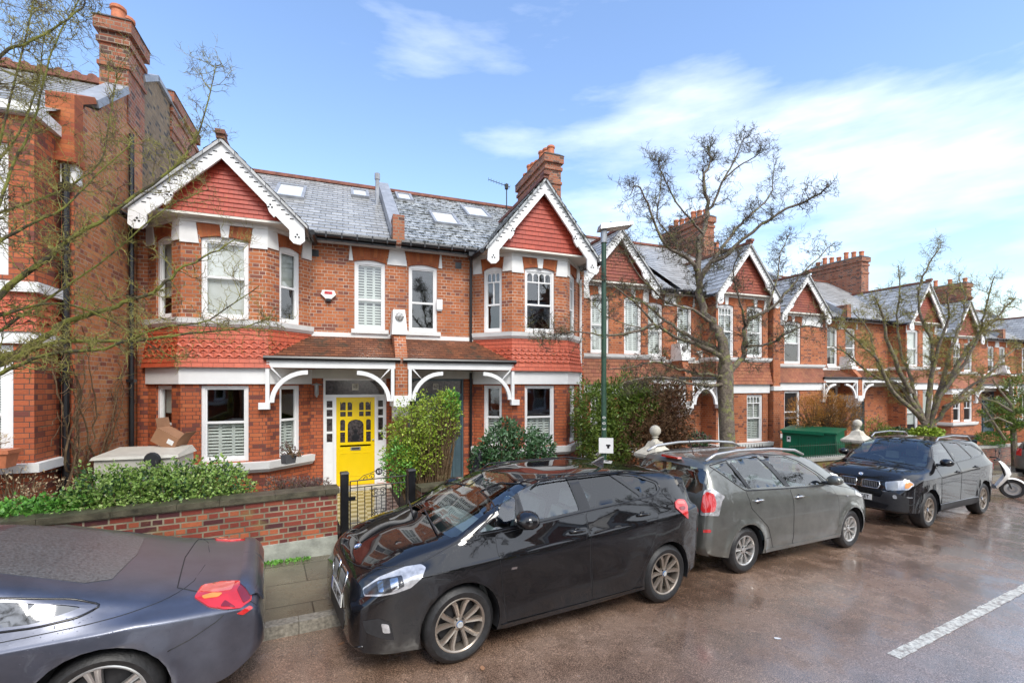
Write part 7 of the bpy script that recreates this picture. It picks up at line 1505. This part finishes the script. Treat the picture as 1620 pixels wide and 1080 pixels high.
# big bare tree on the pavement behind the grey car
D = 9.66; tb = at(1152, 766, D); tb.z = road_z(tb.x, tb.y)+.1
T2 = [lim([(1146, 590), (1144, 537), (1124, 509), (1110, 476), (1102, 423), (1113, 368), (1120, 330), (1111, 285), (1124, 249), (1118, 232)], D, D+.6, .12, .012),
    lim([(1120, 332), (1129, 322), (1142, 288), (1160, 258), (1168, 240), (1176, 220)], D+.4, D+.3, .035, .008), lim([(1142, 288), (1170, 262), (1195, 248), (1204, 236)], D+.3, D-.2, .022, .006),
    lim([(1108, 445), (1113, 433), (1139, 397), (1165, 361), (1191, 337), (1217, 311), (1225, 262)], D, D+1.2, .06, .008),
    lim([(1106, 450), (1120, 420), (1152, 400), (1204, 355), (1260, 324), (1300, 305), (1310, 290)], D, D-1.2, .06, .008),
    lim([(1103, 428), (1090, 410), (1061, 394), (1041, 366), (1025, 322), (1008, 293), (996, 310)], D, D-.9, .05, .007),
    lim([(1100, 420), (1075, 400), (1068, 380), (1040, 345), (1045, 300), (1043, 255)], D, D+.9, .03, .006), lim([(1112, 370), (1095, 350), (1070, 320), (1045, 270), (1042, 252)], D+.2, D-.6, .028, .006),
    lim([(1146, 580), (1138, 562), (1106, 547), (1074, 537), (1035, 512), (991, 468), (950, 440)], D, D-1.3, .065, .008), lim([(1147, 575), (1141, 556), (1097, 534), (1052, 507), (1013, 476), (985, 455), (960, 470)], D, D+.8, .065, .008),
    lim([(1146, 600), (1138, 595), (1100, 590), (1074, 584), (1035, 573), (1000, 580), (963, 585)], D, D-.8, .045, .007), lim([(1148, 606), (1125, 610), (1097, 607), (1047, 596), (1013, 598), (985, 607)], D, D-1.6, .045, .008),
    lim([(1035, 512), (1000, 525), (960, 530), (915, 525), (880, 528), (850, 535)], D-.9, D-1.6, .030, .005), lim([(1052, 507), (1020, 520), (960, 500), (930, 470)], D-.2, D+.5, .02, .005),
    lim([(1152, 590), (1164, 575), (1176, 560), (1180, 512), (1213, 492), (1249, 457), (1270, 430), (1320, 385)], D, D+.4, .075, .008), lim([(1178, 548), (1213, 545), (1241, 529), (1275, 515), (1300, 520)], D+.1, D-.9, .03, .006),
    lim([(1180, 515), (1172, 480), (1160, 430), (1170, 400)], D+.1, D-.9, .03, .006), lim([(1213, 492), (1230, 440), (1235, 400), (1250, 370)], D+.3, D+1.3, .025, .006), lim([(1124, 509), (1095, 490), (1060, 480), (1030, 455), (1000, 420), (985, 380)], D, D-1.4, .035, .006)]
tree2 = bare_tree('street_tree', 'large gnarled bare tree on the pavement behind the grey car', T2, 'bark', 'twig', 22, (0, 6, 7, 17, .46), tb, ([tb-Vector((0, 0, .2)), tb+Vector((0, 0, .15)), at(1151, 700, D), at(1148, 640, D), at(1147, 598, D), at(1148, 570, D)], [.21, .175, .16, .155, .17, .13]), wob=.5, tw_r=.006)
# ivy footed tree
D = 14.06; q = lambda P: [(1240+x/3, 360+y/3) for x, y in P]; tb = at(1466, 765, D); tb.z = road_z(tb.x, tb.y)+.1
T3 = [(q([(670, 940), (590, 830), (480, 720), (430, 600), (400, 480), (330, 400)]), 1.0), (q([(672, 935), (620, 800), (600, 700), (560, 600), (540, 450), (550, 300), (545, 180)]), .8), (q([(680, 930), (700, 700), (705, 550), (650, 420), (640, 300), (690, 170), (745, 95)]), 0), (q([(700, 930), (740, 800), (860, 640), (930, 500), (960, 380), (1000, 230)]), -.8), (q([(705, 940), (780, 850), (900, 740), (1000, 700), (1140, 690)]), -1.2), (q([(700, 900), (760, 700), (800, 560), (840, 450), (860, 330), (830, 230)]), 1.2), (q([(660, 910), (520, 780), (440, 620), (330, 520), (240, 440)]), -1), (q([(650, 900), (560, 760), (420, 700), (300, 600), (230, 560)]), .4), (q([(690, 800), (720, 620), (780, 420), (770, 300)]), -1), (q([(760, 850), (900, 780), (1020, 640), (1120, 560)]), .9), (q([(600, 780), (500, 560), (470, 420), (430, 330)]), -.6), (q([(740, 800), (880, 560), (1000, 440), (1100, 330)]), .3)]
bare_tree('street_tree', 'multi stemmed bare tree with an ivy covered base, behind the black off roader', [lim(p, D, D+e, .075, .012) for p, e in T3], 'bark', 'twig_moss', 23, (0, 6, 7, 12, .56), tb, ([tb-Vector((0, 0, .2)), at(1467, 720, D), at(1467, 672, D)], [.26, .22, .22]), wob=.45, tw_r=.0075)
shrub('ivy', 'clump of ivy round the base of the multi stemmed tree', 'ivy', [(at(1467, 690, D-.1), (.42, .40, .28))], 'leaf_yellow', 1500, .09, .7, seed=24)
# evergreen at the right edge, with dead branches
D = 18.5; tb = at(1606, 700, D); tb.z = -.9
rt_ = empty('evergreen_tree', tb, 'small dark evergreen tree with dead grey branches at the right edge', 'tree'); T = Matrix.Translation(-tb); rnd = random.Random(31)
l = MB(); leaves(l, blob_pts([(at(u, v, D), (w, w, h)) for u, v, w, h in ((1600, 640, .7, .35), (1575, 655, .5, .22), (1618, 610, .6, .4), (1590, 672, .6, .22), (1625, 660, .7, .4))], 7000, rnd), .11, .3, .5, rnd); l.xf(T).build('foliage', M['leaf_conifer'], rt_)
l = MB(); l.tube([tb, at(1602, 660, D), at(1598, 600, D)], [.12, .09, .04], 8); l.xf(T).build('trunk', M['bark'], rt_)
l = MB()
for P in ([(1590, 695), (1570, 665), (1555, 640), (1540, 620)], [(1600, 650), (1575, 635), (1555, 630)], [(1600, 640), (1580, 615), (1570, 600)], [(1600, 670), (1578, 660), (1556, 668)]): pts = [at(u, v, D-.6) for u, v in P]; l.tube(pts, [.05, .035, .025, .012][:len(P)], 6); [wander(l, pts[-1].lerp(pts[-2], rnd.random()), Vector((rnd.gauss(-.5, 1), rnd.gauss(0, 1), rnd.gauss(.3, 1))), .6, .01, rnd) for _ in range(10)]
l.xf(T).build('dead_branch', M['bark'], rt_)
# bare vine on the flank wall
vn = empty('climbing_vine', (-3.76, 8.9, .3), 'leafless brown vine climbing the flank wall of the left house', 'vine'); rnd = random.Random(41); l = MB()
for k in range(9):
    y = 8.55+rnd.uniform(0, 1.3); z = .8; d = Vector((0, rnd.gauss(0, .3), 1)).normalized(); pts = [Vector((-3.76, y, z))]
    for i in range(14):
        d = (d+Vector((0, rnd.gauss(0, .45), rnd.gauss(.05, .25)))).normalized(); p = pts[-1]+d*.17; p.x = -3.765+rnd.uniform(0, .05); p.y = max(8.1, min(10.35, p.y)); pts.append(p)
        if rnd.random() < .6:
            e = Vector((0, rnd.gauss(0, 1), rnd.gauss(.1, .6))).normalized(); s = [p]
            for _ in range(5): e = (e+Vector((0, rnd.gauss(0, .4), rnd.gauss(0, .4)))).normalized(); w = s[-1]+e*.10; w.x = -3.765+rnd.uniform(0, .06); s.append(w)
            l.tube(s, .005, 3, caps=False)
    l.tube(pts, [.018*(1-.7*i/14) for i in range(15)], 4, caps=False)
l.xf(Matrix.Translation((3.76, -8.9, -.3))).build('stems', M['stem'], vn)
# moss and weeds at the foot of the wall
g = MB(); rnd = random.Random(51); P = []
for _ in range(2600):
    t = rnd.uniform(-4, 1.0) if rnd.random() < .7 else rnd.uniform(.9, 1.3); n = 6.80-abs(rnd.gauss(0, .07)); p = RT(t, n, .117); P.append((p, Vector((0, 0, .6)))) if sin(t*7)+sin(t*3.1+1) > -.2 else None
leaves(g, P, .035, .6, 1.0, rnd); tag(g.build('weeds', M['leaf_bright']), 'moss and small weeds along the foot of the left wall', 'weeds', kind='stuff')
# ---------------------------------------------------------------- the other side of the street (behind the camera; seen in reflections)
def dup(o, par=None):
    c = o.copy(); COL.objects.link(c); c.parent = par
    for ch in o.children: dup(ch, c)
    return c
for t, n, rz, lab in ((-4.5, -2.7, 40, 'bare tree across the street, nearest behind the camera'), (4.0, -2.8, 150, 'bare tree across the street, second behind the camera'), (12.5, -2.8, 260, 'bare tree across the street, third behind the camera')):
    r = dup(tree2); r.location = RT(t, n); r.rotation_euler = (0, 0, R(rz)); r['label'] = lab
for k, (t, src, lab) in enumerate(((-12, 65, 'terraced house across the street, first behind the camera'), (-2.2, 71, 'terraced house across the street, second behind the camera'), (7.5, 65, 'terraced house across the street, third behind the camera'), (17, 71, 'terraced house across the street, fourth behind the camera'), (26.5, 65, 'terraced house across the street, fifth behind the camera'))):
    r = dup(H[src][0]); p = RT(t, -8.0); r.location = (p.x, p.y, p.z+.2); r.rotation_euler = (0, 0, pi+A8); r['label'] = lab
